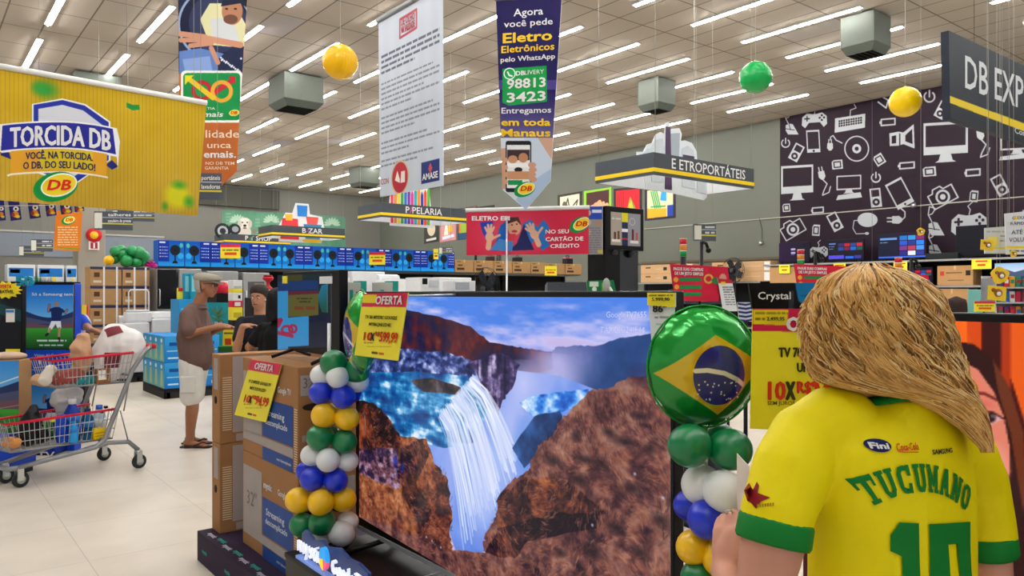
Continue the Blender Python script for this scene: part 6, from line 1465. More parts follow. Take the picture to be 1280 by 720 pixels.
# goods in the cart; each stands in its basket
def good(name, label, cat, x, y, z, rz=0.0, group=None):
    w = co + Matrix.Rotation(RZ, 3, 'Z') @ Vector((x, y, z)); return thing(name, label, cat, w, RZ + rz, group)
def soft(chains, mat, name, vox=.01, sm=3): return wear(flesh(chains, vox, name, sm), mat)
def crumple(me, amp, sc, seed=0):
    from mathutils import noise as nz_
    for v in me.vertices:
        p = v.co * sc + Vector((seed, seed * 2, 0)); n = nz_.noise_vector(p); v.co += Vector((n.x, n.y, n.z * .7)) * amp
    me.update(); return me
UB = .742; LB = .283
t = good('white_sack', 'large white plastic sack with two maroon labels in the cart’s upper basket', 'sack', .0, .40, UB)
me = crumple(soft([[(0, -.06, .10, .12), (-.02, -.02, .24, .15), (0, .0, .36, .13)], [(.08, .03, .1, .09), (.08, .06, .3, .15)], [(-.1, .0, .12, .09), (-.1, .03, .32, .11), (-.08, .16, .34, .075)]], M('eceaea', .35, bump=.5, bscale=18), 'sack', .012), .014, 11); part('sack', me, None, t)
def stick(t, me_obj, pts, mat, nm, lab, d, off=.006):
    dg = bpy.context.evaluated_depsgraph_get(); tree = BVHTree.FromPolygons([v.co.copy() for v in me_obj.vertices], [tuple(p.vertices) for p in me_obj.polygons])
    vs_ = []
    for p in pts:
        h = tree.ray_cast(Vector(p) - Vector(d) * 1.0, Vector(d)); vs_.append((h[0] if h[0] else Vector(p)) - Vector(d) * off)
    n = int(math.sqrt(len(pts))); mb = MB(); mb.add(vs_, [(j * n + i, j * n + i + 1, (j + 1) * n + i + 1, (j + 1) * n + i) for j in range(n - 1) for i in range(n - 1)], 0, None, True); part(nm, mb, [mat], t, lab)
def plaque(c, u, v, n=6): return [tuple(Vector(c) + Vector(u) * (i / (n - 1) - .5) + Vector(v) * (j / (n - 1) - .5)) for j in range(n) for i in range(n)]
stick(t, me, plaque((0, -.05, .36), (.05, .10, .02), (-.05, .0, .07)), M('7a3038'), 'label_patch', 'upper maroon label', (-.75, .1, -.6))
stick(t, me, plaque((0, -.08, .18), (.03, .10, 0), (0, .01, .13)), M('7a3038'), 'label_patch', 'lower maroon label', (-1, .1, 0))
stick(t, me, plaque((0, -.08, .18), (.03, .10, 0), (0, .01, .13)), M('7a3038'), 'label_patch', 'near side maroon label', (-1, .45, 0)) if False else None
t = good('paper_bag', 'crumpled brown paper bag standing in front of the white sack in the cart', 'bag', .03, .09, UB + .07)
part('bag', crumple(soft([[(0, 0, .07, .075), (0, 0, .2, .085), (0, .01, .30, .055)]], M('c79a78', .7, bump=.7, bscale=26), 'bag', .011), .018, 16, 3), None, t)
t = good('food_bag', 'reddish brown packed bag low in the cart’s upper basket', 'bag', .1, -.03, UB); part('bag', crumple(soft([[(0, -.1, .07, .06), (0, .06, .07, .06)]], M('8a3f38', .5, bump=.5, bscale=20), 'bag'), .012, 18, 1), None, t)
t = good('rice_pack', 'white rice pack at the front of the cart’s upper basket', 'pack', .1, -.2, UB); part('pack', crumple(soft([[(0, -.02, .06, .05), (0, .02, .14, .045)]], M('d8d0c4', .4), 'pack'), .01, 20, 5), None, t)
t = good('teal_pack', 'teal pack at the bottom of the cart’s upper basket', 'pack', .13, .09, UB); part('pack', crumple(soft([[(0, -.07, .035, .036), (0, .06, .035, .036)]], M('1f8088', .4), 'pack', .008), .008, 24, 2), None, t)
t = good('biscuit_box', 'brown biscuit box with a pale front in the cart’s upper basket', 'box', .15, .2, UB); part('box', MB().bb(-.03, .03, -.06, .06, 0, .12), [M('8a5a30')], t, bevel=.004); part('print', MB().bb(.03, .032, -.045, .02, .03, .11), [PAPER], t)
t = good('beige_pack', 'beige pack lying at the front corner of the upper basket', 'pack', -.05, -.19, UB); part('pack', crumple(soft([[(-.05, 0, .05, .05), (.05, 0, .05, .05)]], M('c9a07a', .4), 'pack'), .01, 20, 7), None, t)
t = good('black_bag', 'black plastic bag with a peak in the cart’s lower basket', 'bag', .02, -.29, LB); part('bag', crumple(soft([[(0, -.02, .09, .085), (0, 0, .2, .075), (0, .02, .30, .03)], [(0, .06, .08, .07)]], M('17181b', .3, bump=.5, bscale=20), 'bag'), .014, 16, 4), None, t)
t = good('blue_pack', 'blue packet with a yellow corner beside the black bag in the cart', 'pack', .1, -.1, LB); part('packet', MB().box((0, 0, .12), (.05, .1, .22), 0, M4=Matrix.Rotation(.2, 3, 'X')), [M('1648c0', .35)], t, bevel=.012); part('corner', MB().box((.0, -.07, .2), (.052, .03, .03)), [YELLOW], t, 'yellow corner')
def bottle(name, label, x, y, r, h, mat, cap, body=None):
    t = good(name, label, 'bottle', x, y, LB, 0, 'bottles in the cart’s lower basket'); part('bottle', MB().lathe([(r * .9, 0), (r, .01), (r, h * .3), (r * .93, h * .36), (r, h * .42), (r, h * .68), (r * .5, h * .86), (r * .38, h * .9)]), [mat], t)
    part('cap', MB().cyl((0, 0, h * .95), r * .5, h * .12, 16), [cap], t); part('wrap', MB().cyl((0, 0, h * .52), r * 1.01, h * .2, 24), [body or M('2f7fd0', .3)], t)
bottle('detergent_bottle', 'large blue bottle with a white cap in the cart’s lower basket', .07, .0, .06, .34, M('163a9a', .25), WHITE)
bottle('water_bottle', 'light blue bottle near the camera side of the cart’s lower basket', .15, -.03, .035, .2, M('2f9ae0', .2), M('2a6ad0'))
bottle('softener_bottle', 'dark teal bottle right of the white capped bottle in the cart', .1, .11, .045, .25, M('145a8a', .25), M('0f3a6a'))
bottle('clear_bottle', 'pale bottle at the rear of the cart’s lower basket', .11, .2, .05, .27, M('c3d4e0', .15), M('2a6ad0'), M('dfe8f0', .2))
t = good('yellow_net_bag', 'yellow packet by the rear of the cart’s lower basket', 'pack', .17, .17, LB); part('packet', MB().bb(-.02, .02, -.055, .055, 0, .095), [M('f0c81a', .4)], t, bevel=.01); part('stripe', MB().bb(.0195, .0215, -.05, .05, .05, .06).bb(.0195, .0215, -.05, .05, .025, .035), [M('c8a010')], t)
t = good('bread_pack', 'orange brown snack pack at the front of the lower basket', 'pack', .05, -.44, LB); part('pack', crumple(soft([[(-.06, 0, .05, .045), (.05, 0, .06, .045)]], M('c98a4a', .5), 'pack'), .012, 20, 9), None, t)
t = good('clear_bag', 'clear crumpled plastic bag bulging over the white capped bottle in the cart', 'bag', -.06, .02, LB + .0)
part('bag', crumple(soft([[(0, 0, .06, .05), (0, 0, .22, .06), (0, -.04, .34, .09), (0, .05, .36, .085)]], M('d5d2d6', .2, bump=.7, bscale=24), 'bag', .011), .022, 17, 6), None, t)

# ------------------------------------------------------------------ kiosk tower and checkouts behind the waterfall television
kx, ky = 5.748, 5.65
t = thing('kiosk_tower', 'tall black kiosk tower with a framed display panel on top', 'kiosk', (kx + .29, ky + .14, 0))
zt = EYE + 108 / FOC * 8
part('column', MB().bb(-.29, -.06, -.13, .13, 0, zt), [BLACK], t, bevel=.005); part('cabinet', MB().bb(-.27, .27, -.09, .13, 0, zt - .46), [M('10141e', .2, coat=.4)], t, bevel=.005)
part('display_frame', MB().bb(-.29, .29, -.15, .05, zt - .46, zt), [BLACK], t, bevel=.006)
cvk = Cv(120, 120, '9a958e'); cvk.rect(0, 0, 44, 120, 'a59c90'); cvk.rect(44, 0, 68, 34, 'd8d02a'); cvk.rect(44, 34, 68, 120, '2a3350'); cvk.rect(44, 58, 68, 70, 'e6e6ea'); cvk.rect(44, 92, 68, 98, 'b03040'); cvk.rect(68, 0, 120, 120, '8f9098'); cvk.marks(4, 20, 40, 7, 'd9d4cc', 1); cvk.ell(86, 30, 12, 14, 'b9b5ae', ring=3)
for x, h, c in ((12, 26, '5a3a3a'), (26, 30, '6a4a3a'), (84, 40, '6a3038'), (100, 28, 'b05a50')): cvk.rect(x, 98 - h, x + 9, 98, c)
cvk.rect(4, 98, 38, 108, 'e2dcd2'); cvk.rect(78, 100, 112, 110, 'e2dcd2')
part('panel_picture', MB().quad((-.225, -.152, zt - .41), (.235, -.152, zt - .41), (.235, -.152, zt - .06), (-.225, -.152, zt - .06)), [PM('kiosk_panel', cvk, rough=.2)], t)
b = MB()
for x in (-.15, .13): b.tube([(x, -.1, zt - .47), (x, -.14, zt - .5)], [.03, .045], 12)
part('spot_lamps', b, [M('2c2e33', .4)], t)
pf = Flat((kx - .02, 0, 0), NX, [(734, 318), (753, 318), (753, 258), (734, 258)], 200, '8d8f94'); cv = pf.cv; cv.rect(733, 256, 754, 274, '2246a8'); cv.rect(740, 262, 752, 266, 'd9dde6')
for i in range(3): cv.ell(735, 266 + i * 12, 4, 4, 'b9a892')
for i in range(11): cv.marks(736, 284 + i * 3, 751, 1.8, '6c6f78', i)
cv.ell(748, 279, 5, 3, 'a58a6a'); cv.rect(747, 312, 753, 316, 'c9b832')
pf.build('leaflet_panel', 'greyish leaflet panel with a blue head on the left side of the kiosk tower', 'leaflet', thick=.006)
def slab(F_, name, **kw): return F_.build(name, **kw)
# self checkout terminals
def checkout(label, px, d, w, top, yaw=0):
    c = P(px, 400, d); t = thing('checkout_terminal', label, 'checkout terminal', (c.x, c.y, 0), CR + yaw, 'black self checkout terminals')
    part('body', MB().bb(-w / 2, w / 2, -.2, .25, 0, top - .12), [M('23262c', .4)], t, bevel=.02)
    part('head', MB().prism([(-.24, top - .12), (-.2, top), (.2, top - .02), (.26, top - .12)], -w * .42, w * .42, lambda u, v, q_: Vector((q_, u, v))), [M('2e333b', .35)], t); part('screen', MB().bb(-w * .36, w * .36, -.215, -.205, top - .34, top - .16), [M('0c1016', .1)], t)
    return t
checkout('black checkout terminal behind the top edge of the waterfall television', 716, 6.0, .5, EYE + 12 / FOC * 6.0)
checkout('black checkout terminal below the red payment sign, behind the foil balloon', 868, 5.6, .36, EYE + 6 / FOC * 5.6)
q = P(745, 368, 5.7); F = Flat(q, FN(0), [(735, 368), (771, 368), (767, 350), (733, 351)], 260, '1f7a4a'); F.cv.rect(737, 352, 748, 358, 'd9e6dc'); F.cv.ell(743, 361, 3, 3, 'e6efe8'); F.cv.rect(752, 354, 762, 364, '7fb04a'); F.build('green_card', 'green printed card on the checkout behind the waterfall television', 'card', thick=.01, rough=.3)
t = thing('hand_sticker', 'small round pale sticker standing at the right end of the green card', 'sticker', P(758, 356, 5.65)); part('disc', MB().ball((0, 0, 0), (.035, .02, .05), 16, 10), [M('a8b0a8', .4)], t); part('strip', MB().tube([(.02, -.01, -.02), (.06, -.02, -.08)], .012, 6), [WHITE], t)
def pay_sign(label, x0, y0, w, h, d, lettered=True):
    q = P(x0 + w / 2, y0 + h / 2, d); F = Flat(q, FN(6), [(x0 + w * .08, y0 + h), (x0 + w, y0 + h * 1.02), (x0 + w * .93, y0 + h * .08), (x0, y0)], 260, 'cf2440')
    for i in range(3): F.cv.ell(x0 + w * (.09 + .012 * i), y0 + h * (.42 + .2 * i), h * .07, h * .07, 'f0a83a'); F.cv.rect(x0 + w * .15, y0 + h * (.37 + .2 * i), x0 + w * .5, y0 + h * (.47 + .2 * i), '1f8a4a')
    F.cv.ell(x0 + w * .62, y0 + h * .4, h * .13, h * .13, 'e0c04a', ring=h * .05); F.cv.ell(x0 + w * .74, y0 + h * .45, h * .12, h * .09, '3a8a4a'); F.cv.ell(x0 + w * .85, y0 + h * .4, h * .1, h * .14, 'd8a08a'); F.cv.poly([(x0 + w * .78, y0 + h), (x0 + w * .82, y0 + h * .55), (x0 + w * .9, y0 + h * .55), (x0 + w * .96, y0 + h)], '8a1c30')
    F.text('PAGUE SUAS COMPRAS', x0 + w * .05, y0 + h * .17, h * .085, WHITE, w=w * .48, slope=.03, bold=.03); F.text('DE UM JEITO SIMPLES', x0 + w * .07, y0 + h * .29, h * .085, WHITE, w=w * .46, slope=.03, bold=.03)
    o = F.build('payment_sign', label, 'sign', 'red payment signs above the checkouts', thick=.015, back='a81c34', rough=.3)
    b_ = F.w(x0 + w * .5, y0 + h * .95, -.03); part('post', MB().tube([(b_.x, b_.y, .02), b_], .012, 8), [DARK], o, world=True); part('base', MB().cyl((b_.x, b_.y, .012), .12, .024), [DARK], o, world=True)
pay_sign('red payment sign left of the black Crystal header, above the foil balloon', 838, 330, 77, 46, 4.9)
pay_sign('red payment sign at the left edge of the blond hair', 993, 330, 76, 40, 6.6)
pay_sign('red payment sign at the upper right of the blond hair', 1086, 340, 80, 44, 6.0)
for i, (x0, y0, x1, y1, d, lab) in enumerate([(897, 348, 922, 389, 4.9, 'white price list leaning right of the red payment sign above the foil balloon'), (1155, 362, 1170, 388, 5.9, 'small white price list right of the blond hair')]):
    q = P((x0 + x1) / 2, y1, d); F = Flat(q, FN(4), [(x0 + 7, y1), (x1, y1), (x1 - 7, y0 + 2), (x0, y0)], 260, 'eceef0'); F.cv.rect(x0, y0, x1, y0 + 6, 'c8283a'); F.cv.rect(x0 + 4, y0 + 4, x0 + 10, y0 + 8, 'f0d23a')
    for k in range(8): F.cv.marks(x0 + 6 + k * .6, y0 + 10 + k * 3, x1 - 6 + k * .5, 2, '5a5e66', k)
    o = F.build('price_list', lab, 'price list', thick=.006); b_ = F.w((x0 + x1) / 2 + 2, y1 - 3, -.02); part('post', MB().tube([(b_.x, b_.y, .0), b_], .01, 8), [DARK], o, world=True)
def light_pole(label, px, y0, y1, d):
    c = P(px, y0, d); t = thing('signal_light', label, 'signal light', (c.x, c.y, 0), 0, 'red, amber and green checkout lights'); s = (y1 - y0) / FOC * d / 3; r = 4.2 / FOC * d
    part('post', MB().tube([(0, 0, 0), (0, 0, c.z - 3 * s)], r * .9, 12), [M('15171a', .4)], t)
    for i, cl in enumerate(('0f8a48', 'd8862a', 'c8242e')): part('lens', MB().cyl((0, 0, c.z - 3 * s + s * (i + .5)), r, s * .88, 18), [M(cl, .3)], t, ('green', 'amber', 'red')[i] + ' lens'); part('ring', MB().cyl((0, 0, c.z - 3 * s + s * (i + .95)), r * 1.05, s * .1, 18), [PAPER], t)
    part('cap', MB().cyl((0, 0, c.z), r, s * .1, 18), [BLACK], t)
light_pole('signal light left of the black fan, above the red payment sign', 854, 298, 321, 7.5)
light_pole('signal light in front of the leftmost shelf television', 1001, 312, 331, 8.6)
light_pole('signal light just above the blond hair', 1123, 322, 341, 8.2)
for i, (px, y, d, lab) in enumerate([(877, 302, 7.6, 'black camera post right of the signal light above the red payment sign'), (1019, 315, 8.6, 'black camera post beside the leftmost shelf television'), (1139, 323, 8.2, 'black camera post just above the blond hair')]):
    c = P(px, y, d); t = thing('camera_post', lab, 'camera post', (c.x, c.y, 0), CR, 'black camera posts at the checkouts'); part('post', MB().tube([(0, 0, 0), (0, 0, c.z)], .018, 10), [BLACK], t); part('arm', MB().tube([(0, 0, c.z), (.04, -.02, c.z - .02), (.055, -.03, c.z - .07)], .016, 8), [BLACK], t); part('camera', MB().ball((.06, -.03, c.z - .09), .028, 14, 10), [BLACK], t)
# small globe cameras on the right wall
for x, y, lab in ((951, 304, 'small chrome globe camera hanging on the wall left of the mural'), (1142, 257, 'small white globe camera on the ledge in front of the device mural')):
    c = PX(x, y, WX - .12); t = thing('globe_camera', lab, 'camera', c, 0, 'globe cameras on the right wall'); part('globe', MB().ball((0, 0, 0), .065, 16, 10), [CHROME], t); part('bracket', MB().tube([(0, 0, .03), (.08, 0, .06)], .02, 8), [WHITE], t)
    if x < 1000: part('cable', MB().tube([(.06, 0, .05), (.07, 0, .4), (.07, .1, PX(951, 272, WX - .12).z - c.z)], .008, 6), [DARK], t)
# hanging express notice and yellow pendants at the right
q = P(1270, 318, 6.4); F = Flat(q, FN(0), [(1258, 318), (1310, 318), (1310, 261), (1256, 267)], 260, 'd3d6da'); F.cv.line([(1256, 309), (1312, 309)], 3, 'e6c82a'); F.cv.ell(1270, 272.5, 2.4, 2.4, 'e0b82a')
for s_, x, y, h, w in (('C', 1265, 274.5, 4, 4), ('IXAS', 1272, 274, 4, 13), ('RÁPIDAS', 1263, 281.5, 4, 24), ('ATÉ 20', 1264, 293, 5.5, 24), ('VOLUMES', 1261, 302.5, 5.5, 31)): F.text(s_, x, y, h, M('3a3f48'), w=w, slope=-.04)
F.cv.marks(1262, 312, 1308, 3, '5a606a', 2); o = F.build('queue_notice', 'pale grey hanging notice for quick tills, ATÉ 20 VOLUMES, at the right edge', 'sign', thick=.01); wires(o, [F.w(1262, 267, -.005), F.w(1304, 263, -.005)])
q = P(1243, 318, 6.6); F = Flat(q, FN(0), [(1231, 317), (1257, 317), (1257, 283), (1231, 285)], 260, 'c9cbc6'); F.cv.rect(1234, 296, 1248, 308, 'e2cf5a'); F.cv.marks(1233, 288, 1255, 3, '9a9c96', 1); F.cv.marks(1250, 294, 1256, 2, '6a6c70', 2); F.cv.marks(1250, 300, 1256, 2, '6a6c70', 3); F.cv.line([(1230, 310), (1258, 310)], 2, 'e0c83a'); o = F.build('queue_notice', 'narrower worn notice with yellow print left of the quick tills notice', 'sign', thick=.01); wires(o, [F.w(1236, 285, -.005), F.w(1253, 284, -.005)])
for i, (px, py, s_, d, lab) in enumerate([(1151, 289.5, 10, 7.6, 'small yellow pendant above the third shelf television'), (1234, 306, 17, 6.2, 'yellow pendant on the left edge of the worn notice'), (1267, 317, 9, 6.2, 'small yellow pendant below the quick tills notice'), (1250, 344, 22, 5.8, 'largest round yellow pendant at right, above the sweets rack'), (1246, 366, 24, 5.7, 'lowest yellow pendant, over the sweets rack')]):
    c = P(px, py, d); k = d / FOC; t = thing('yellow_pendant', lab, 'pendant', c, CR, 'yellow pendants on strings'); r = s_ / 2 * k
    out = [(r * (1 + .12 * math.sin(5 * a)) * math.cos(a), r * (.95 + .1 * math.cos(3 * a)) * math.sin(a)) for a in np.linspace(0, 2 * math.pi, 24, endpoint=False)] if i in (0, 2, 3) else [(-r, -r * .7), (r * .9, -r * .9), (r, r * .6), (-r * .9, r * .8)]
    part('disc', MB().prism(out, -.004, .004, lambda u, v, w: Vector((u, w, v))), [M('e8c22a', .4)], t, bevel=.001); part('emblem', MB().cyl((r * .1, -.007, 0), r * .42, .006, 16, axis='y').cyl((-r * .4, -.007, r * .3), r * .2, .006, 12, axis='y'), [M('8a5a2a')], t); part('patch', MB().cyl((r * .12, -.012, -r * .1), r * .22, .006, 12, axis='y'), [PAPER], t)
    part('string', MB().tube([(0, 0, r * .7), (0, 0, CEIL - c.z)], .001, 5), [M('cfcac0')], t)
q = P(1252, 395, 6.2); t = thing('sweets_rack', 'wire rack of small bright packets below the yellow pendants at right', 'rack', (q.x, q.y, 0), CR); ztop = EYE + 20 / FOC * 6.2
part('back_board', MB().bb(-.13, .12, .04, .06, 0, ztop), [M('c9cdd2', .4)], t)
for k in range(5): part('shelf', MB().bb(-.13, .12, -.12, .04, ztop - .09 - .12 * k - .012, ztop - .09 - .12 * k), [CHROME], t)
for s in (-1, 1): part('side', MB().bb(-.005 + s * .125 - (.0), .005 + s * .125, -.12, .06, 0, ztop - .02), [CHROME], t)
pal = ['d83a5a', '3a6ad0', 'e0a02a', '5a3a8a', 'e8e8ea', '2a8a6a', 'c02a3a']
for k in range(3):
    for i in range(5):
        g = thing('sweets_packet', '%s packet from the left on the %s shelf of the sweets rack' % (ORD[i], ('top', 'second', 'third')[k]), 'packet', P(0, 0, 1), CR, 'packets on the sweets rack'); g.location = t.location + Matrix.Rotation(CR, 3, 'Z') @ Vector((-.096 + .048 * i, -.05, ztop - .09 - .12 * k))
        part('packet', MB().bb(-.02, .02, -.012, .012, 0, .085), [M(pal[(i * 3 + k * 2) % 7], .4)], g, bevel=.003); part('print', MB().bb(-.014, .014, -.0135, -.012, .03, .06), [M(pal[(i + k + 2) % 7], .4)], g)
simple_box('turquoise and white boxed goods left of the sweets rack', 1218, 1236, 362, 410, 6.6, 'boxed_goods', M('6fb0a8', .5), 0, None, [(.1, .86, .5, .95, WHITE, 'print')], .2, CR)
price_card('yellow price card with a red head before the turquoise boxed goods', 1231, 383, 26, 13, (P(1231, 383, 6.0), FN(0)), group='yellow price cards in the aisles')
q = P(1231, 389, 6.0); t = thing('card_stand', 'thin stand under the yellow price card left of the sweets rack', 'stand', (q.x, q.y, 0), CR); part('post', MB().tube([(0, .012, .01), (0, .012, q.z + .02)], .008, 8), [DARK], t); part('base', MB().cyl((0, .012, .01), .09, .02), [DARK], t)

# ------------------------------------------------------------------ stack of boxed televisions on the purple plinth
PX0, PX1, PYa, PYb = 1.28, 2.1, 3.30, 4.44
t = thing('purple_plinth', 'low dark purple plinth with small printed names under the boxed televisions', 'plinth', ((PX0 + PX1) / 2, (PYa + PYb) / 2, 0)); hx, hy = (PX1 - PX0) / 2, (PYb - PYa) / 2
part('body', MB().bb(-hx, hx, -hy, hy, 0, .165), [M('24142f', .7)], t, bevel=.004)
b = MB(); g = MB()
for k in range(9):
    y = hy - .1 - k * .125; tgt = g if k % 2 else b; xo = -hx + .03 if k % 2 == 0 else -hx + .07
    put_text(tgt, 'mystic', 0, 0, .03, lambda u, v, y=y, xo=xo: Vector((-hx + .015 + (xo + hx) * .35 + v * 1.0, y - u, .1665)), 0, .1, bold=.03)
    if k % 3 == 0: put_text(g, 'mystic', 0, 0, .022, lambda u, v, y=y: Vector((-hx - .0015, y - u, .07 + v)), 0, .08, bold=.02)
part('lettering', b, [M('d9d4e0')], t, 'white printed names'); part('lettering', g, [M('2fae9a')], t, 'green printed names')
KR = M('9c7048', .75, bump=.06); BLB = M('14428c', .5); PGR = M('a39a96', .6)
def tv_carton(label, corner, along, L, T, z0, h):
    """long flat carton; broad face printed. along='y': broad face looks along -X; along='x': broad face looks along -Y"""
    x, y = corner
    t = thing('television_carton', label, 'box', ((x + T / 2, y + L / 2, z0) if along == 'y' else (x + L / 2, y + T / 2, z0)), 0 if along == 'y' else math.pi / 2, 'boxed televisions on the purple plinth')
    # local: broad face at x=-T/2 looking -X, its right hand end (seen from the front) at y=-L/2
    part('box', MB().bb(-T / 2, T / 2, -L / 2, L / 2, 0.001, h - .001), [KR], t, bevel=.004)
    f = lambda u, v, o=.0015: Vector((-T / 2 - o, L / 2 - u * L, v * h)); b1 = MB(); b2 = MB(); b3 = MB(); b4 = MB()
    def pan(mb, u0, v0, u1, v1, o=.0015): mb.quad(f(u0, v0, o), f(u1, v0, o), f(u1, v1, o), f(u0, v1, o))
    pan(b1, .40, .24, .93, .62); pan(b1, .40, .0, .93, .13)                # blue panels
    pan(b2, .02, .22, .385, .86); pan(b2, .02, .135, .93, .225)            # pale panels
    for k in range(26): pan(b4, .945, .02 + k * .023, .995, .03 + k * .023)
    part('blue_panel', b1, [BLB], t, 'blue printed panel'); part('pale_panel', b2, [PGR], t, 'pale printed panel'); part('line_print', b4, [M('d8c4a4')], t)
    w = MB(); put_text(w, 'Streaming', .47 * L, .46 * h, .034, lambda u, v: f(u / L, v / h, .003), 0, .32 * L, bold=.008); put_text(w, 'descomplicado', .46 * L, .37 * h, .030, lambda u, v: f(u / L, v / h, .003), 0, .38 * L, bold=.008)
    put_text(w, 'mystic', .43 * L, .72 * h, .035, lambda u, v: f(u / L, v / h, .003), 0, .15 * L, bold=.02); put_text(w, 'Google TV', .68 * L, .72 * h, .03, lambda u, v: f(u / L, v / h, .003), 0, .22 * L)
    put_text(w, 'smart descomplicado', .66 * L, .055 * h, .014, lambda u, v: f(u / L, v / h, .003), 0, .24 * L); part('lettering', w, [M('dfe4ec')], t, 'white lettering')
    k_ = MB(); put_text(k_, '32"', .10 * L, .46 * h, .075, lambda u, v: f(u / L, v / h, .003), 0, .19 * L, bold=-.004); put_text(k_, '32"', 0, h * .80, .05, lambda u, v: Vector((-T / 2 + .025 + u, -L / 2 - .003, v)), 0, .07, bold=-.004); part('lettering', k_, [M('6a5f58')], t, 'grey size print')
    e = MB(); e.quad((-T / 2 + .012, -L / 2 - .0015, h * .73), (T / 2 - .01, -L / 2 - .0015, h * .73), (T / 2 - .01, -L / 2 - .0015, h * .92), (-T / 2 + .012, -L / 2 - .0015, h * .92)); e.quad((-T / 2 + .02, -L / 2 - .0015, h * .3), (-T / 2 + .05, -L / 2 - .0015, h * .3), (-T / 2 + .05, -L / 2 - .0015, h * .36), (-T / 2 + .02, -L / 2 - .0015, h * .36)); part('end_print', e, [PGR], t)
    hh = MB(); hh.add([Vector((.0 + .05 * math.cos(a) * (T / .14), -L / 2 - .0015, h * .62 + .017 * math.sin(a))) for a in [k * math.pi / 8 for k in range(16)]], [tuple(range(16))]); part('hand_hole', hh, [M('241a12', .9)], t, 'dark hand hole')
    return t
HB = .495
for lv in range(2):
    for c_i in range(2):
        tv_carton('%s boxed television of the %s, beside the balloon column' % (('lower', 'upper')[lv], ('front row facing the aisle', 'back row behind the front pair')[c_i]), (1.41 + c_i * .150, 3.35), 'y', .73, .147, .165 + lv * HB, HB)
for lv in range(2):
    t = thing('television_carton', '%s plain boxed television turned crosswise at the far left of the plinth' % ('lower', 'upper')[lv], 'box', (1.357 + .36, 4.29 + .07, .165 + lv * HB), 0, 'boxed televisions on the purple plinth')
    part('box', MB().bb(-.36, .36, -.068, .068, .001, HB - .001), [KR], t, bevel=.004)
    pb = MB(); pb.bb(-.29, -.1, -.0695, -.068, .12 * HB, .99 * HB - .01); pb.bb(-.27, -.1, -.0695, -.068, .02 * HB, .1 * HB); part('pale_panel', pb, [PGR], t, 'pale printed panel')
    lb = MB()
    for k in range(24): lb.bb(-.345, -.295, -.0695, -.068, .15 * HB + k * .0125, .15 * HB + k * .0125 + .005)
    part('line_print', lb, [M('d8c4a4')], t); part('label_strip', MB().bb(-.3615, -.36, -.04, .03, .6 * HB, .95 * HB), [PGR], t)
    part('hand_hole', MB().cyl((-.3605, 0, .48 * HB), .022, .002, 14, axis='x'), [M('241a12', .9)], t, 'dark hand hole')
# 32 inch television standing on the boxes
zt = .165 + 2 * HB
t = thing('television', 'small television with a glossy reflecting screen on top of the boxed televisions', 'television', (1.60, 3.63, zt))
part('casing', MB().bb(-.014, .03, -.345, .345, .04, .45).bb(.03, .075, -.24, .24, .06, .3), [BLACK], t, bevel=.004)
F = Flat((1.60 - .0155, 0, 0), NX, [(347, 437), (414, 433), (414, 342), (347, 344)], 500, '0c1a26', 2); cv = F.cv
cv.grad(0, 0, cv.w, cv.h, '16303a', '0b1220'); cv.poly([(347, 364), (360, 363), (360, 438), (347, 438)], '3a9fe0'); cv.poly([(347, 398), (386, 395), (386, 432), (347, 434)], '37a2e4'); cv.poly([(360, 364), (398, 364), (398, 395), (360, 396)], '6a6630'); cv.poly([(360, 364), (398, 363), (398, 367), (360, 369)], '6a2436')  # reflected signs are painted into the screen picture, which glows
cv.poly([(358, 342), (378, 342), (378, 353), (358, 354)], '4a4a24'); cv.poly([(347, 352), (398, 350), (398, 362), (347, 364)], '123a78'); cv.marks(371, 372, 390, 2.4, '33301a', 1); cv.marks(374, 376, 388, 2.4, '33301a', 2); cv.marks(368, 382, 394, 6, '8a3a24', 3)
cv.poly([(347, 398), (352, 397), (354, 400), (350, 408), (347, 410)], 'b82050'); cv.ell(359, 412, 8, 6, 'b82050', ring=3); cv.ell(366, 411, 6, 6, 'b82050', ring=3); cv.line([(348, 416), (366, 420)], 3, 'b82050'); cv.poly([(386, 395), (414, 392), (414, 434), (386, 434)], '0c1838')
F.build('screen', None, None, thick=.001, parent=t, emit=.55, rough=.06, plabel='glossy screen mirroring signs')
F = Flat((1.60 - .019, 0, 0), NX, [(397 + 11 * 0, 372), (402, 390), (409, 391), (409, 355), (402, 357)], 500, '126a9a', 2); F.cv.grad(0, 0, F.cv.w, F.cv.h, '1a8ac0', '0f5a4a'); F.build('sticker', None, None, thick=.002, parent=t, plabel='curved blue sticker')
part('top_sticker', MB().bb(-.017, -.0145, -.27, -.13, .385, .42), [M('e4e6ea')], t, 'white sticker'); part('yellow_sticker', MB().bb(-.02, -.0145, .27, .33, .39, .43), [YELLOW], t, 'yellow sticker')
for s in (-1, 1): part('foot', MB().tube([(-.11, s * .25, .008), (0, s * .22, .045), (.1, s * .25, .008)], .009, 8), [BLACK], t)
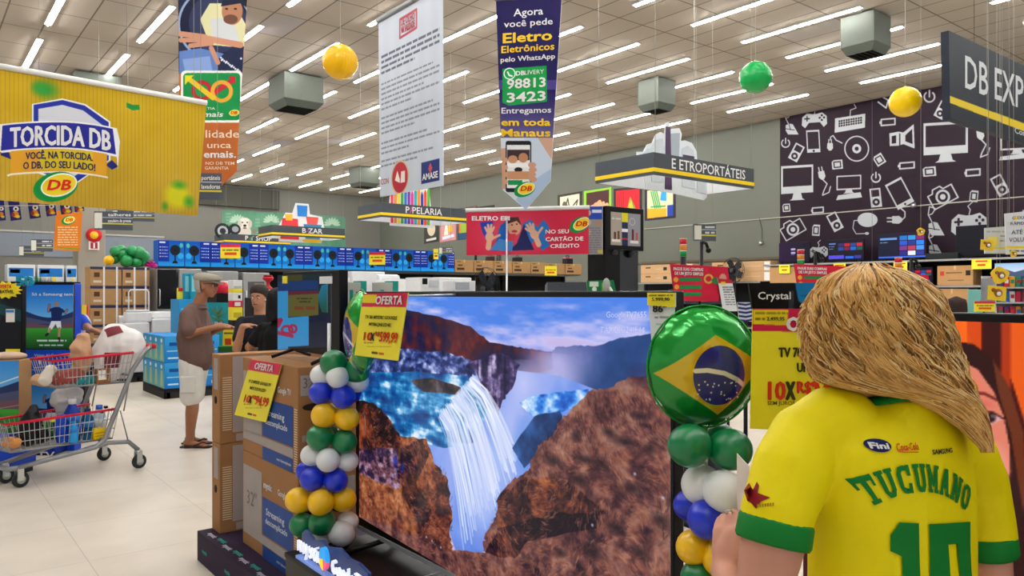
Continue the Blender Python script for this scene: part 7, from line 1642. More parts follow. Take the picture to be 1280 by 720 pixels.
# ------------------------------------------------------------------ offer signs
def offer(label, pts, plane, words, price, header=.2, big=True, tagged=False):
    bl, br, tr, tl = pts; F = Flat(plane[0], plane[1], pts, 420, 'f1e43c', 2)
    f = lambda u, v: ((1 - u) * (1 - v) * tl[0] + u * (1 - v) * tr[0] + u * v * br[0] + (1 - u) * v * bl[0], (1 - u) * (1 - v) * tl[1] + u * (1 - v) * tr[1] + u * v * br[1] + (1 - u) * v * bl[1])
    F.cv.poly([f(-.05, -.05), f(1.05, -.05), f(1.05, header), f(-.05, header)], 'd42b50')
    if tagged: F.cv.poly([f(.0, .02), f(.31, .02), f(.31, .15), f(.0, .15)], 'e8d42a')
    H_ = bl[1] - tl[1]; Wd = tr[0] - tl[0]
    def T(s_, u, v, h, w, mat, bold=.02, al='c'):
        F.text(s_, 0, 0, h, mat, w=w, align=al, bold=bold, warp=lambda a, b: (lambda q_: (q_[0], -q_[1]))(f(u + a, v - b)))
    T('OFERTA', .62 if tagged else .5, header * .8, header * .62, .6, WHITE, .03)
    for i, s_ in enumerate(words): T(s_, .5, .40 + .11 * i, .055, (.72, .5)[i], M('5a5a1e'), .02)
    T('10', .17, .74, .13, .18, REDINK, .04, 'l'); T('X', .32, .74, .13, .09, INK, .04, 'l'); T('R$', .42, .66, .07, .1, REDINK, .03, 'l'); T(price, .53, .74, .155, .4, REDINK, .03, 'l')
    F.cv.marks(*f(.17, .77), f(.4, .77)[0], H_ * .025, '8a7a20', 1); F.cv.marks(*f(.25, .83), f(.8, .83)[0], H_ * .015, '9a8c30', 2)
    T('SUPER', .38, .935, .035, .14, INK, .03, 'l') if False else F.cv.poly([f(.38, .905), f(.52, .905), f(.52, .935), f(.38, .935)], '3a3410'); F.cv.poly([f(.54, .905), f(.66, .905), f(.66, .935), f(.54, .935)], 'c8501f')
    return F.build('offer_sign', label, 'price sign', 'yellow offer signs', thick=.004, back='e9dc40', rough=.4)
offer('yellow OFERTA sign with price 599,99 on the corner of the waterfall television', [(443, 444), (497, 451), (510, 366), (454, 367)], ((1.36, 0, 0), NX), ['TV 86 MYSTIC GOOGLE', 'MY86QNLED4K'], '599,99', .21, tagged=True)
_o = bpy.data.objects['offer_sign']; part('arm', MB().tube([(1.362, 2.42, 1.485), (1.66, 2.42, 1.49)], .004, 6), [CHROME], _o, world=True)
offer('slanted yellow OFERTA sign with price 94,99 on the boxed televisions', [(293, 518.5), (332, 528), (352, 455), (314, 449)], ((1.395, 0, 0), NX), ['TV 32 MYSTIC GOOGLE TV', 'MY32DLED'], '94,99', .19)

# ------------------------------------------------------------------ black counter, lit sign and the waterfall television
t = thing('display_counter', 'black glossy counter under the waterfall television', 'counter', (1.67, 2.3, 0)); hy = .92
part('cabinet', MB().bb(-.37, .33, -hy, hy, .04, .345), [M('17130f', .35)], t); part('top_panel', MB().bb(-.375, .335, -hy - .005, .30, .345, .365).bb(-.375, .335, .305, hy + .005, .345, .365), [M('0c0d10', .45)], t, bevel=.003); part('kick', MB().bb(-.34, .3, -hy + .03, hy - .03, 0, .04), [BLACK], t); part('seam', MB().bb(-.376, .336, .300, .305, .345, .366), [M('8a8d90', .3, .6)], t, 'pale metal seam')
t = thing('lit_sign', 'white lit sign mystic Google TV standing on the black counter edge', 'sign', (1.315, 2.82, .367))
GLOW = M('eef2ff', .4, emit=.5, var=0); b = MB(); half = .30
def sg(u, v): return Vector((0, half - u, v))
bt = MB(); put_text(bt, 'mystic', 0, .03, .075, sg, 0, .245, bold=-.01); put_text(bt, 'Google TV', .33, .03, .06, sg, 0, .27, bold=-.01)
me = bake(bt.mesh('letters', [GLOW]), [('SOLIDIFY', dict(thickness=.012, offset=0))], 'letters'); part('letters', me, None, t, 'glowing white letters')
bo = MB(); bo.prism([(half - u, v) for u, v in ((0, .0), (.60, .0), (.60, .10), (.52, .115), (.44, .11), (.36, .13), (.25, .105), (.2, .12), (.12, .10), (.04, .125), (0, .10))], .014, .03, lambda u, v, w: Vector((w, u, v))); part('backing', bo, [M('33457a', .4, emit=.05, var=0)], t, 'pale blue backing', bevel=.003)
part('rail', MB().bb(-.012, .03, -half, half, 0, .012), [M('7f9ae0', .4, emit=.3, var=0)], t)
for c_, (a0, a1) in zip(('2a9ae8', 'f4d21a', 'e85a7a'), ((-10, 190), (190, 280), (280, 350))):
    pts = [(half - .285, .075)] + [(half - .285 - .034 * math.cos(math.radians(a)), .075 + .045 * math.sin(math.radians(a))) for a in range(a0, a1 + 1, 10)]; part('emblem', MB().prism(pts, -.02, -.004, lambda u, v, w: Vector((w, u, v))), [M(c_, .4, emit=.6, var=0)], t, dict(zip(('2a9ae8', 'f4d21a', 'e85a7a'), ('blue segment', 'yellow segment', 'pink segment')))[c_])
TX = 1.65
t = thing('television', 'huge television showing a waterfall in a rocky gorge', 'television', (TX, 2.306, .366))
zb, zt = .405 - .366, 1.503 - .366
part('casing', MB().bb(0, .045, -.944, .944, zb, zt).bb(.045, .075, -.6, .6, zb + .1, zb + .6), [M('101114', .3)], t, bevel=.004); part('lower_edge', MB().bb(-.006, .03, -.946, .946, zb - .004, zb + .014), [M('9a9da1', .5)], t, 'silver lower edge')
for s in (-1, 1): part('foot', MB().tube([(-.16, s * .72, .008), (.02, s * .7, .03), (.18, s * .72, .008)], .012, 8).tube([(.02, s * .7, .03), (.02, s * .7, zb + .01)], .012, 8), [BLACK], t)
F = Flat((TX - .002, 0, 0), NX, [(449, 646), (838, 880), (838, 372), (449, 370.5)], 470, '6a86d8', 2); cv = F.cv; cv.map = F.cmap; HH, WW = cv.H, cv.W
n1 = fbm(HH, WW, 8, 5, 11, 1.2); n2 = fbm(HH, WW, 40, 4, 12, 1.0); n3 = fbm(HH, WW, 90, 3, 13, .6); nst = fbm(HH, WW, 60, 4, 14, .22); nsv = fbm(HH, WW, 14, 4, 14, 6.0); n5 = fbm(HH, WW, 150, 3, 31, .7); n4 = fbm(HH, WW, 20, 5, 15, 1.0)
def ramp(t_, stops):
    xs_ = np.array([s[0] for s in stops]); cs_ = np.stack([rgb(s[1]) for s in stops]); return np.stack([np.interp(t_, xs_, cs_[:, i]) for i in range(3)], -1).astype(np.float32)
def texpoly(pts, tmap, stops, al=1.0, feather=0):
    wn, m = cv.pmask(pts)
    if wn is None: return
    x0, x1, y0, y1 = wn[:4]; cv._put(wn, m, ramp(tmap[y0:y1, x0:x1], stops), al)
def rough(pts, amp=2.5, sub=6, seed=1):
    r = random.Random(seed); o = []
    for i in range(len(pts)):
        a = pts[i]; b2 = pts[(i + 1) % len(pts)]
        for k in range(sub): t_ = k / sub; o.append((a[0] + (b2[0] - a[0]) * t_ + (r.uniform(-amp, amp) if k else 0), a[1] + (b2[1] - a[1]) * t_ + (r.uniform(-amp, amp) if k else 0)))
    return o
yy = np.linspace(0, 1, HH, dtype=np.float32)[:, None] * np.ones((1, WW), np.float32); xx = np.linspace(0, 1, WW, dtype=np.float32)[None, :] * np.ones((HH, 1), np.float32)
cv.a[:] = ramp(np.clip(yy * 5.6 + (nst - .5) * 1.5 + (n1 - .5) * .7 - .1, 0, 1), [(0, '4a80e4'), (.3, '6f92e8'), (.55, 'a3aeee'), (.8, 'c6c4f2'), (1, 'c4b8e4')])
# far hills
texpoly(rough([(640, 437), (690, 439), (694, 434), (722, 432), (746, 432), (775, 422), (806, 418), (842, 412), (842, 500), (640, 500)], .8, 6, 2), n4 * .5 + xx * .5, [(.3, '7a78b8'), (.5, '5a63a8'), (.65, '2c4a86'), (.8, '1c3f74'), (1, '16325c')])
texpoly(rough([(446, 388), (505, 387), (540, 394), (588, 408), (612, 428), (640, 432), (660, 436), (690, 440), (690, 462), (620, 474), (446, 474)], .9, 6, 3), n4 * .6 + n2 * .4, [(.25, '12122e'), (.42, '241c42'), (.5, '3f1a2c'), (.62, '5e222a'), (.75, '7a3f38')])
texpoly(rough([(446, 430), (500, 436), (560, 440), (592, 452), (596, 472), (446, 474)], 1.5, 6, 4), n3 * .6 + n2 * .4, [(.3, '141a3e'), (.48, '2a3a78'), (.6, '6a78b8'), (.72, 'c3c9e8')])
cv.ell(696, 452, 62, 34, 'c2b4ea', soft=1.0, al=.8); cv.ell(690, 478, 46, 36, 'c9c8f4', soft=1.0, al=.8)
# gorge mist
texpoly([(505, 530), (590, 470), (640, 462), (700, 470), (742, 486), (715, 520), (668, 575), (640, 615), (625, 668), (604, 690), (570, 690), (540, 600)], n1 * .6 + yy * .4, [(.2, 'a4b2ee'), (.4, '8ea6ec'), (.55, '6f92e6'), (.7, '5a7ad8'), (.85, '3a50b0')])
cv.ell(640, 520, 30, 70, 'b4bef2', soft=1.0, al=.7); cv.ell(655, 480, 26, 30, 'c9cbf6', soft=1.0, al=.7); cv.ell(620, 600, 26, 60, '8fb0f0', soft=1.0, al=.6); cv.ell(655, 560, 20, 40, '4a86d8', soft=1.0, al=.6)
# dark centre cliff with hanging streaks
texpoly(rough([(586, 452), (625, 440), (650, 456), (640, 486), (628, 500), (622, 520), (610, 510), (600, 478)], 1.5, 5, 5), n3 * .5 + nsv * .5, [(.3, '1a1836'), (.48, '3a2f5c'), (.6, '7a6a98'), (.75, 'cfc6e0')])
# upper river
texpoly(rough([(446, 466), (520, 464), (586, 470), (612, 500), (596, 552), (555, 560), (500, 545), (446, 525)], 1.2, 5, 6), nst * .6 + n2 * .4, [(.25, '0a2460'), (.42, '0f4a90'), (.52, '1a72b0'), (.6, '58a4d8'), (.68, 'cfe2f6'), (.8, 'f4f8fe')])
texpoly(rough([(513, 476), (540, 472), (576, 484), (576, 494), (530, 490)], 1, 4, 7), n2, [(.3, '141c2a'), (.6, '4a3a3a'), (.8, '6a6a80')])
# falling water: streaks fanned from the lip
for k in range(150):
    r = random.Random(k); u = r.random(); x0 = 548 + 44 * u; y0 = 520 - 48 * u + r.uniform(-5, 4); x1 = 580 + 64 * u + r.uniform(-6, 6); y1 = y0 + 80 + 60 * (1 - u) * r.random() + 45 * r.random()
    pts = [(x0 + (x1 - x0) * (t_ ** .8), y0 + (y1 - y0) * (t_ ** 1.3)) for t_ in (0, .25, .5, .75, 1)]
    cv.line(pts, r.uniform(1.2, 3.2), ['eef2fe', 'dfe6fb', 'c3cff6', 'fafbff', 'a9bdf0'][k % 5], al=r.uniform(.35, .75))
cv.ell(606, 590, 30, 60, 'cdd6f8', soft=1.0, al=.7); cv.ell(600, 640, 30, 46, 'b4c4f4', soft=1.0, al=.7); cv.ell(628, 560, 22, 50, 'c3d0f8', soft=1.0, al=.6)
# blue ice shelf
texpoly(rough([(649, 503), (668, 494), (700, 490), (735, 486), (742, 496), (716, 508), (700, 516), (690, 522), (668, 522), (658, 514)], 1, 5, 8), n3 * .5 + n2 * .5, [(.3, '1a4ab0'), (.45, '2f7fe0'), (.6, '8fc0f6'), (.75, 'eaf2fe')])
texpoly(rough([(640, 560), (668, 520), (700, 512), (705, 530), (680, 560), (655, 585)], 1.5, 5, 18), n4, [(.3, '0f1f44'), (.6, '234a86'), (.8, '3a6ab0')])
ROCK = [(.26, '140c1a'), (.38, '3a1f24'), (.46, '6a3428'), (.54, '9a5634'), (.64, 'c08660'), (.8, 'd8b090')]
ROCK2 = [(.28, '1a1020'), (.38, '4a2a30'), (.47, '6e4240'), (.56, '8c5f54'), (.66, 'a67e74'), (.8, 'd8bcae')]
mixr = np.clip(n1 * .4 + n4 * .15 + n2 * .2 + n3 * .15 + n5 * .2 - .06, 0, 1); fur = np.clip(n1 * .25 + n4 * .25 + n2 * .2 + n3 * .2 + n5 * .18 - .06, 0, 1)
texpoly(rough([(842, 474), (790, 470), (762, 484), (738, 488), (720, 506), (702, 524), (690, 545), (672, 556), (660, 588), (640, 600), (622, 622), (620, 645), (606, 668), (604, 688), (640, 720), (842, 890)], 2, 6, 9), fur, ROCK2)
texpoly(rough([(650, 600), (690, 596), (716, 606), (740, 626), (757, 642), (700, 646), (640, 664), (624, 660), (622, 622)], 2, 5, 10), mixr - .03, ROCK)
texpoly(rough([(622, 660), (690, 640), (748, 642), (745, 660), (660, 676), (640, 705), (606, 690)], 1.5, 5, 20), mixr - .16, ROCK)
texpoly(rough([(446, 500), (466, 503), (484, 520), (500, 545), (533, 548), (541, 576), (560, 600), (565, 648), (562, 670), (566, 688), (600, 690), (650, 730), (842, 890), (446, 662)], 1.6, 6, 11), mixr, ROCK)
texpoly(rough([(446, 500), (466, 503), (486, 522), (501, 548), (498, 566), (446, 560)], 1.4, 5, 12), mixr - .1, [(.2, '0f0a14'), (.36, '2a1418'), (.46, '6a2c1c'), (.56, 'a8522a'), (.7, '4a4a90')])
texpoly(rough([(446, 560), (494, 560), (502, 590), (498, 612), (446, 590)], 1.5, 5, 13), n3 * .6 + mixr * .4, [(.3, '140f24'), (.45, '2a1f48'), (.55, '7a4a5a'), (.7, 'a89ac8')])
texpoly(rough([(500, 560), (528, 548), (536, 570), (520, 604), (540, 640), (530, 660), (502, 620)], 1.5, 5, 14), mixr - .12, ROCK)
texpoly(rough([(446, 646), (520, 668), (566, 690), (600, 690), (660, 700), (760, 760), (842, 890), (446, 664)], 2.5, 6, 15), fur - .02, ROCK2)
msk = np.zeros((HH, WW), bool)
for pl in ([(842, 476), (740, 490), (700, 526), (672, 558), (660, 590), (622, 624), (608, 668), (640, 720), (842, 890)], [(446, 500), (484, 520), (500, 546), (533, 548), (541, 576), (560, 600), (565, 648), (562, 680), (600, 692), (760, 800), (446, 664)]):
    wn, m = cv.pmask(pl); msk[wn[2]:wn[3], wn[0]:wn[1]] |= m > 0
r = np.random.RandomState(4); ys_, xs_ = np.nonzero(msk); pick = r.randint(0, len(ys_), 7000); cv.map = None
for k, i in enumerate(pick):
    x, y = xs_[i] / cv.k, ys_[i] / cv.k; e = n1[ys_[i], xs_[i]]; q_ = n2[ys_[i], xs_[i]]; an = 2.2 * (e - .5) * 3 + .5 + r.randn() * .35; L_ = r.uniform(4, 13)
    dark = q_ < .46; c = [(58, 30, 30), (30, 16, 26), (74, 40, 34)][k % 3] if dark else [(176, 104, 66), (150, 82, 56), (200, 138, 104), (120, 62, 48)][k % 4]
    cv.line([(x, y), (x + L_ * math.cos(an), y + L_ * math.sin(an))], r.uniform(.6, 1.6), c, al=.3)
cv.map = F.cmap
for (x, y, a, b2) in ((780, 552, 22, 6), (812, 560, 9, 7), (725, 600, 14, 9), (790, 610, 16, 8), (760, 540, 12, 6), (720, 545, 10, 8), (825, 650, 12, 9), (740, 690, 18, 8), (800, 520, 14, 5), (770, 660, 15, 9), (700, 690, 12, 6), (735, 575, 20, 6), (690, 575, 18, 8), (800, 690, 16, 8)): cv.ell(x, y, a, b2, '150d18', soft=.9, al=.75)
for (x, y, a, b2) in ((494, 576, 8, 10), (503, 584, 4, 8)): cv.ell(x, y, a, b2, '1a2a98', soft=.8, al=.9)
for (x, y) in ((533, 671), (540, 676), (551, 684), (740, 656), (793, 592), (828, 622)): cv.ell(x, y, 2.4, 2, 'cfd8ee', soft=.9, al=.8)
cv.ell(820, 470, 40, 14, '2a1c40', soft=1.0, al=.5)
F.text('GoogleTV7655', 758, 397, 8, M('b4bff0', .5, emit=.55), w=50, bold=-.004, off=.0006); F.text('TARQIG24IE44', 750, 416, 8, M('b4bff0', .5, emit=.5), w=56, bold=-.004, off=.0006)
F.build('screen', None, None, thick=.001, parent=t, emit=.95, rough=.12, plabel='lit screen with a waterfall picture')
part('frame_label', MB().bb(-.004, -.002, .845, .85, zb + .45, zb + .53), [WHITE], t)
# size card hanging on its right hand corner
F = Flat((TX - .012, 0, 0), NX, [(820, 507), (842, 514), (842, 368), (809, 368)], 420, 'dcdedf', 2)
F = Flat((TX - .012, 0, 0), NX, [(820, 505), (843, 512), (843, 369), (810, 369)], 420, 'dcdedf', 2); F.cv.marks(818, 395, 836, 3, '6a6e74', 1)
for k in range(6): F.cv.marks(820, 404 + k * 14, 840, 2.4, '9a9ea4', k)
F.text('86"', 817, 390, 9, INK, w=17, bold=.03); sc_ = F.build('size_card', 'tall white size card 86" on the right corner of the waterfall television', 'card', thick=.003)
F = Flat((TX - .018, 0, 0), NX, [(809, 381.5), (844, 384), (844, 366), (809, 366)], 420, 'f0dc30', 2); F.text('5.999,90', 816, 376, 4.2, INK, w=22, bold=.02); F.cv.marks(811, 368, 842, 2.4, '6a601a', 2); F.build('price_tag', 'yellow price tag clipped over the white 86" size card', 'price tag', thick=.004, rough=.35)

# ------------------------------------------------------------------ balloon columns
def column(label, items, d, bx, by, zb_, zt_):
    t = thing('balloon_column', label, 'balloons', (bx, by, 0)); part('pole', MB().tube([(0, 0, zb_), (0, 0, zt_)], .008, 8), [WHITE], t); part('base', MB().cyl((0, 0, zb_ + .01), .09, .02), [DARK], t)
    for px, py, r, c, dd in items:
        p = P(px, py, d + dd); rr = r / FOC * (d + dd); ax = Vector((bx, by, p.z)) - p; ax.z = 0
        if ax.length < 1e-3: ax = Vector((0, 1, 0))
        b = balloon_mb(p, rr * .97, ax, 26); part('balloon', b, [LATEX[c]], t, c + ' balloon', world=True)
    return t
c1 = FR(-.82, 3.42, 0)
column('balloon column of green, white, blue and yellow balloons left of the waterfall television', [
    (417, 454, 17.5, 'green', -.03), (446, 464, 16, 'green', -.02), (402, 469, 14, 'white', 0), (422, 471, 14.5, 'white', -.06), (447, 477, 14, 'white', 0), (401, 491, 15, 'blue', -.02), (429, 496, 15.5, 'blue', -.05), (440, 492, 12, 'blue', .08),
    (405, 519, 16.5, 'yellow', -.03), (434, 523, 15.5, 'yellow', -.04), (418, 516, 13, 'yellow', .08), (400, 546, 17, 'green', -.03), (431, 552, 15.5, 'green', -.03), (416, 545, 12, 'green', .08), (390, 569, 14, 'white', 0), (410, 575, 15.5, 'white', -.06), (434, 576, 14, 'white', 0), (383, 589, 13, 'blue', .05), (390.5, 599, 15.5, 'blue', -.03), (420, 601, 15.5, 'blue', -.03),
    (373.5, 625, 16.5, 'yellow', 0), (401, 628, 17, 'yellow', -.06), (429, 624, 16, 'yellow', 0), (377, 656, 15, 'green', 0), (402, 653, 17, 'green', -.04), (427, 667, 16.5, 'white', -.03), (435, 652, 13, 'white', .03), (401, 676, 13, 'white', 0), (418, 678, 11, 'blue', .08)], 3.40, c1.x, c1.y, .366, 1.36)
c2 = FR(.50, 1.98, 0)
column('nearer balloon column between the waterfall television and the woman', [
    (862, 557, 28, 'green', -.03), (913, 562, 27, 'green', -.03), (900, 548, 20, 'green', .1), (877, 606, 26, 'white', -.0), (905, 614, 27, 'white', -.07), (862, 632, 20, 'blue', .06), (884, 649, 25.5, 'blue', -.05), (912, 655, 22, 'blue', .02), (867, 684, 22.5, 'yellow', -.02), (902, 698, 25, 'yellow', -.06), (872, 722, 22, 'green', -.03), (905, 738, 25, 'green', -.02), (885, 765, 25, 'white', -.03), (860, 775, 24, 'white', .03), (880, 812, 26, 'blue', -.02), (905, 818, 24, 'blue', .02)], 1.95, c2.x, c2.y, .0, 1.13)
# foil balloons with the flag
def foil(label, c, r, hz, yaw):
    t = thing('foil_balloon', label, 'balloon', c, CR + yaw, 'round green foil balloons with a flag'); n = 56; rs = []
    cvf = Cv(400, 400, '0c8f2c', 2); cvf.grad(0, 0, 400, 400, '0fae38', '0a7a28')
    cvf.poly([(14, 218), (214, 92), (396, 190), (232, 352)], 'd9b81e'); cvf.ell(226, 222, 94, 96, '1d2a8c'); 
    cvf.line([(134 + 6, 206), (180, 204), (240, 214), (290, 236), (316, 254)], 15, 'd9dce8')
    rr_ = random.Random(5)
    for k in range(26): cvf.ell(150 + rr_.random() * 150, 236 + rr_.random() * 66, 3, 3, 'dfe4f2')
    mat = PM('flag_foil', cvf, rough=.16, spec=.8); mat.node_tree.nodes['Principled BSDF'].inputs['Metallic'].default_value = .35
    nt = mat.node_tree; wv = nt.nodes.new('ShaderNodeTexNoise'); wv.inputs['Scale'].default_value = 16; tc = nt.nodes.new('ShaderNodeTexCoord'); bp = nt.nodes.new('ShaderNodeBump'); bp.inputs['Strength'].default_value = .25; bp.inputs['Distance'].default_value = .01
    nt.links.new(tc.outputs['Object'], wv.inputs['Vector']); nt.links.new(wv.outputs['Fac'], bp.inputs['Height']); nt.links.new(bp.outputs[0], nt.nodes['Principled BSDF'].inputs['Normal'])
    for side in (-1, 1):
        mb = MB(); nr = 16; rings_ = []
        for j in range(nr + 1):
            f = j / nr; q_ = []
            for k in range(n):
                a = 2 * math.pi * k / n; pl_ = 1 + .012 * math.cos(14 * a) * f ** 6; rad = r * f * pl_
                y = side * (r * .46 * (1 - f ** 2.4) ** .7 * (1 - .08 * math.cos(14 * a) * f ** 3) + .002)
                q_.append(Vector((rad * math.cos(a), y, rad * math.sin(a) * hz)))
            rings_.append(q_)
        vs_ = [p for q_ in rings_ for p in q_]; fs = []; uvs = []
        for j in range(nr):
            for k in range(n):
                ids = (j * n + k, j * n + (k + 1) % n, (j + 1) * n + (k + 1) % n, (j + 1) * n + k); fs.append(ids if side < 0 else ids[::-1]); uvs.append([(.5 + vs_[i].x / r / 2.05, .5 + vs_[i].z / r / hz / 2.05) for i in ids])
        mb.add(vs_, fs, 0, uvs, True); part('front_foil' if side < 0 else 'back_foil', mb, [mat], t, 'green foil with a yellow lozenge and blue disc' if side < 0 else None)
    rim = MB(); rim.tube([Vector((r * 1.03 * math.cos(2 * math.pi * k / n), .0, r * 1.03 * hz * math.sin(2 * math.pi * k / n))) for k in range(n + 1)], .003, 6); part('seam', rim, [M('0f9a30', .25, .3)], t); part('tail', MB().tube([(0, 0, -r * hz), (0, .01, -r * hz - .03)], [.015, .008], 8), [M('0f9a30', .25, .3)], t)
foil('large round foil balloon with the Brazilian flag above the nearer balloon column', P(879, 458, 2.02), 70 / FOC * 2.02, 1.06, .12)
foil('foil balloon seen from the side behind the 599,99 sign, above the left balloon column', P(452, 415, 3.22), 46 / FOC * 3.22, 1.12, -1.2)

# ------------------------------------------------------------------ second television with a portrait, and its price stand
t = thing('television', 'large television showing a woman’s face on orange, right of the blond woman', 'television', (1.95, .32, .365)); zt2 = EYE - 26 / FOC * 1.8 - .365
part('casing', MB().bb(0, .045, -.80, .80, .06, zt2), [M('101114', .3)], t, bevel=.004)
for s in (-1, 1): part('foot', MB().tube([(-.16, s * .6, .008), (.02, s * .58, .05), (.18, s * .6, .008)], .012, 8).tube([(.02, s * .58, .04), (.02, s * .58, .08)], .014, 8), [BLACK], t)
F = Flat((1.948, 0, 0), NX, [(1004, 849), (1900, 1231), (1900, 422), (1004, 396)], 260, '3a0c08', 2); cv = F.cv
cv.map = None; cv.grad(0, 0, cv.w, cv.h, '4a0e06', '3a0a10'); cv.map = F.cmap
for x0, x1, c in ((1090, 1165, '7a1a06'), (1172, 1184, 'd84a08'), (1180, 1212, 'ff6a14'), (1208, 1226, 'd8480a'), (1230, 1252, '3a0a06'), (1250, 1262, 'b0340a'), (1262, 1290, 'e85a12'), (1300, 1500, '5a1206')): cv.poly([(x0, 380), (x1, 380), (x1, 470 + (x1 - 1200)), (x0, 470)], c)
for k in range(14): cv.ell(1188 + k * 2, 395 + k * 5, 16, 30, ('ff7018', 'e85510')[k % 2], soft=1.0, al=.25)
cv.poly([(1120, 560), (1140, 470), (1164, 436), (1190, 426), (1216, 430), (1240, 448), (1262, 486), (1278, 540), (1284, 600), (1290, 700), (1240, 800), (1100, 800)], '2e0e0c')
cv.poly([(1240, 448), (1262, 486), (1278, 540), (1284, 620), (1278, 640), (1270, 590), (1262, 540), (1246, 486)], '6a3018')
cv.poly([(1100, 520), (1140, 460), (1168, 444), (1196, 448), (1222, 462), (1242, 490), (1254, 520), (1261, 556), (1262, 590), (1254, 616), (1240, 640), (1216, 680), (1160, 720), (1100, 720)], 'e08068')
cv.ell(1190, 500, 60, 60, 'f06a48', soft=1.0, al=.8); cv.ell(1244, 580, 26, 40, 'f8a898', soft=1.0, al=.9); cv.ell(1215, 560, 30, 30, 'd87068', soft=1.0, al=.6); cv.ell(1230, 505, 22, 10, 'd06058', soft=1.0, al=.6)
cv.line([(1206, 497), (1216, 491), (1230, 492), (1246, 500)], 4.5, '6a2420'); cv.poly([(1218, 523), (1228, 516), (1240, 516), (1252, 524), (1240, 530), (1226, 529)], 'd8a8a8'); cv.ell(1238, 522, 6, 6, '2a1216'); cv.line([(1217, 523), (1228, 515), (1240, 515), (1253, 523)], 2.4, '2a0e10'); cv.ell(1240, 520.5, 1.2, 1.2, 'ffffff')
cv.ell(1200, 590, 18, 10, 'c85a50', soft=1.0, al=.6); cv.line([(1165, 610), (1190, 622), (1210, 618)], 6, 'b03038')
F.build('screen', None, None, thick=.001, parent=t, emit=.95, rough=.12, plabel='lit screen with a portrait')
t = thing('display_counter', 'black counter under the portrait television', 'counter', (1.98, .30, 0)); part('cabinet', MB().bb(-.19, .3, -.84, .76, .04, .345), [M('17130f', .35)], t); part('top_panel', MB().bb(-.195, .305, -.85, .77, .345, .365), [M('0c0d10', .45)], t); part('kick', MB().bb(-.17, .27, -.8, .72, 0, .04), [BLACK], t)
D2 = 1.88; F = Flat(P(990, 460, D2), FN(0), [(938, 536), (1042, 540), (1044, 386), (941, 386)], 420, 'f0e62e', 2); F.cv.poly([(930, 380), (1050, 380), (1050, 415), (930, 413.5)], 'cc2350'); F.cv.poly([(941, 387), (985, 387), (984, 407), (941, 405)], 'e9d526')
F.text('2.499,95', 958, 400.5, 4.6, M('4a4210'), w=22, bold=.02); F.cv.marks(944, 390, 984, 3, '7a6e1a', 2); F.cv.marks(944, 397, 956, 3.4, '4a4210', 3)
F.text('O', 983, 413, 17, WHITE, w=16, bold=.06); F.text('FERTA', 1001, 413, 17, WHITE, w=52, bold=.05)
F.text('TV 70', 973, 446, 12, M('3a3a18'), w=29, bold=.045); F.text('SAMSUNG', 1006, 446, 12, M('3a3a18'), w=46, bold=.045); F.text('UHD 4K', 996, 464.5, 11.5, M('3a3a18'), w=40, bold=.045)
F.text('10', 960, 499, 23, REDINK, w=21, bold=.04); F.text('X', 982, 499, 23, M('3a3a18'), w=11, bold=.05); F.text('R$', 996, 491, 15, REDINK, w=17, bold=.04); F.text('349,99', 1014, 505, 29, REDINK, w=62, bold=.05); F.text('SEM JUROS', 959, 506, 5, M('4a4210'), w=34); F.cv.marks(977, 511, 1006, 2.6, '7a6e1a', 5)
o = F.build('offer_sign', 'large yellow offer sign TV 70 beside the blond woman’s hair', 'price sign', 'yellow offer signs', thick=.005, back='e9dc40', rough=.35)
b_ = F.w(992, 500, -.02); part('stand_post', MB().tube([(b_.x, b_.y, .01), (b_.x, b_.y, EYE + 2 / FOC * D2)], .009, 8), [DARK], o, world=True); part('stand_base', MB().cyl((b_.x, b_.y, .01), .11, .02), [DARK], o, world=True)
F = Flat(P(990, 370, D2 + .015), FN(0), [(941, 387), (1050, 387), (1050, 353), (936, 354)], 420, '0e0e10', 2); F.cv.poly([(993, 350), (1060, 350), (1060, 380), (1005, 381), (998, 376)], '1478b8'); F.text('Crystal', 947, 374, 9.5, M('e6e8ea'), w=41, bold=.01); F.cv.marks(1000, 368, 1030, 3, '0f5a90', 2); F.build('header_board', 'black header board Crystal with a blue part above the large yellow offer sign', 'sign', thick=.012, back='101012', rough=.25)
F = Flat(P(932, 390, 3.6), FN(0), [(924, 402), (944, 402), (942, 378), (922, 378)], 300, 'e6e8f0', 2)
for k in range(6): F.cv.line([(918, 379 + k * 5), (932, 381 + k * 5), (946, 378 + k * 5)], 2.4, '1c2a6a')
F.build('striped_card', 'blue and white striped card right of the foil balloon top', 'card', thick=.01); q = P(933, 402, 3.615); t = thing('card_stand', 'thin dark stand under the striped card', 'stand', (q.x, q.y, 0), CR); part('post', MB().tube([(0, .012, .01), (0, .012, q.z + .03)], .01, 8), [DARK], t); part('base', MB().cyl((0, .012, .01), .1, .02), [DARK], t)
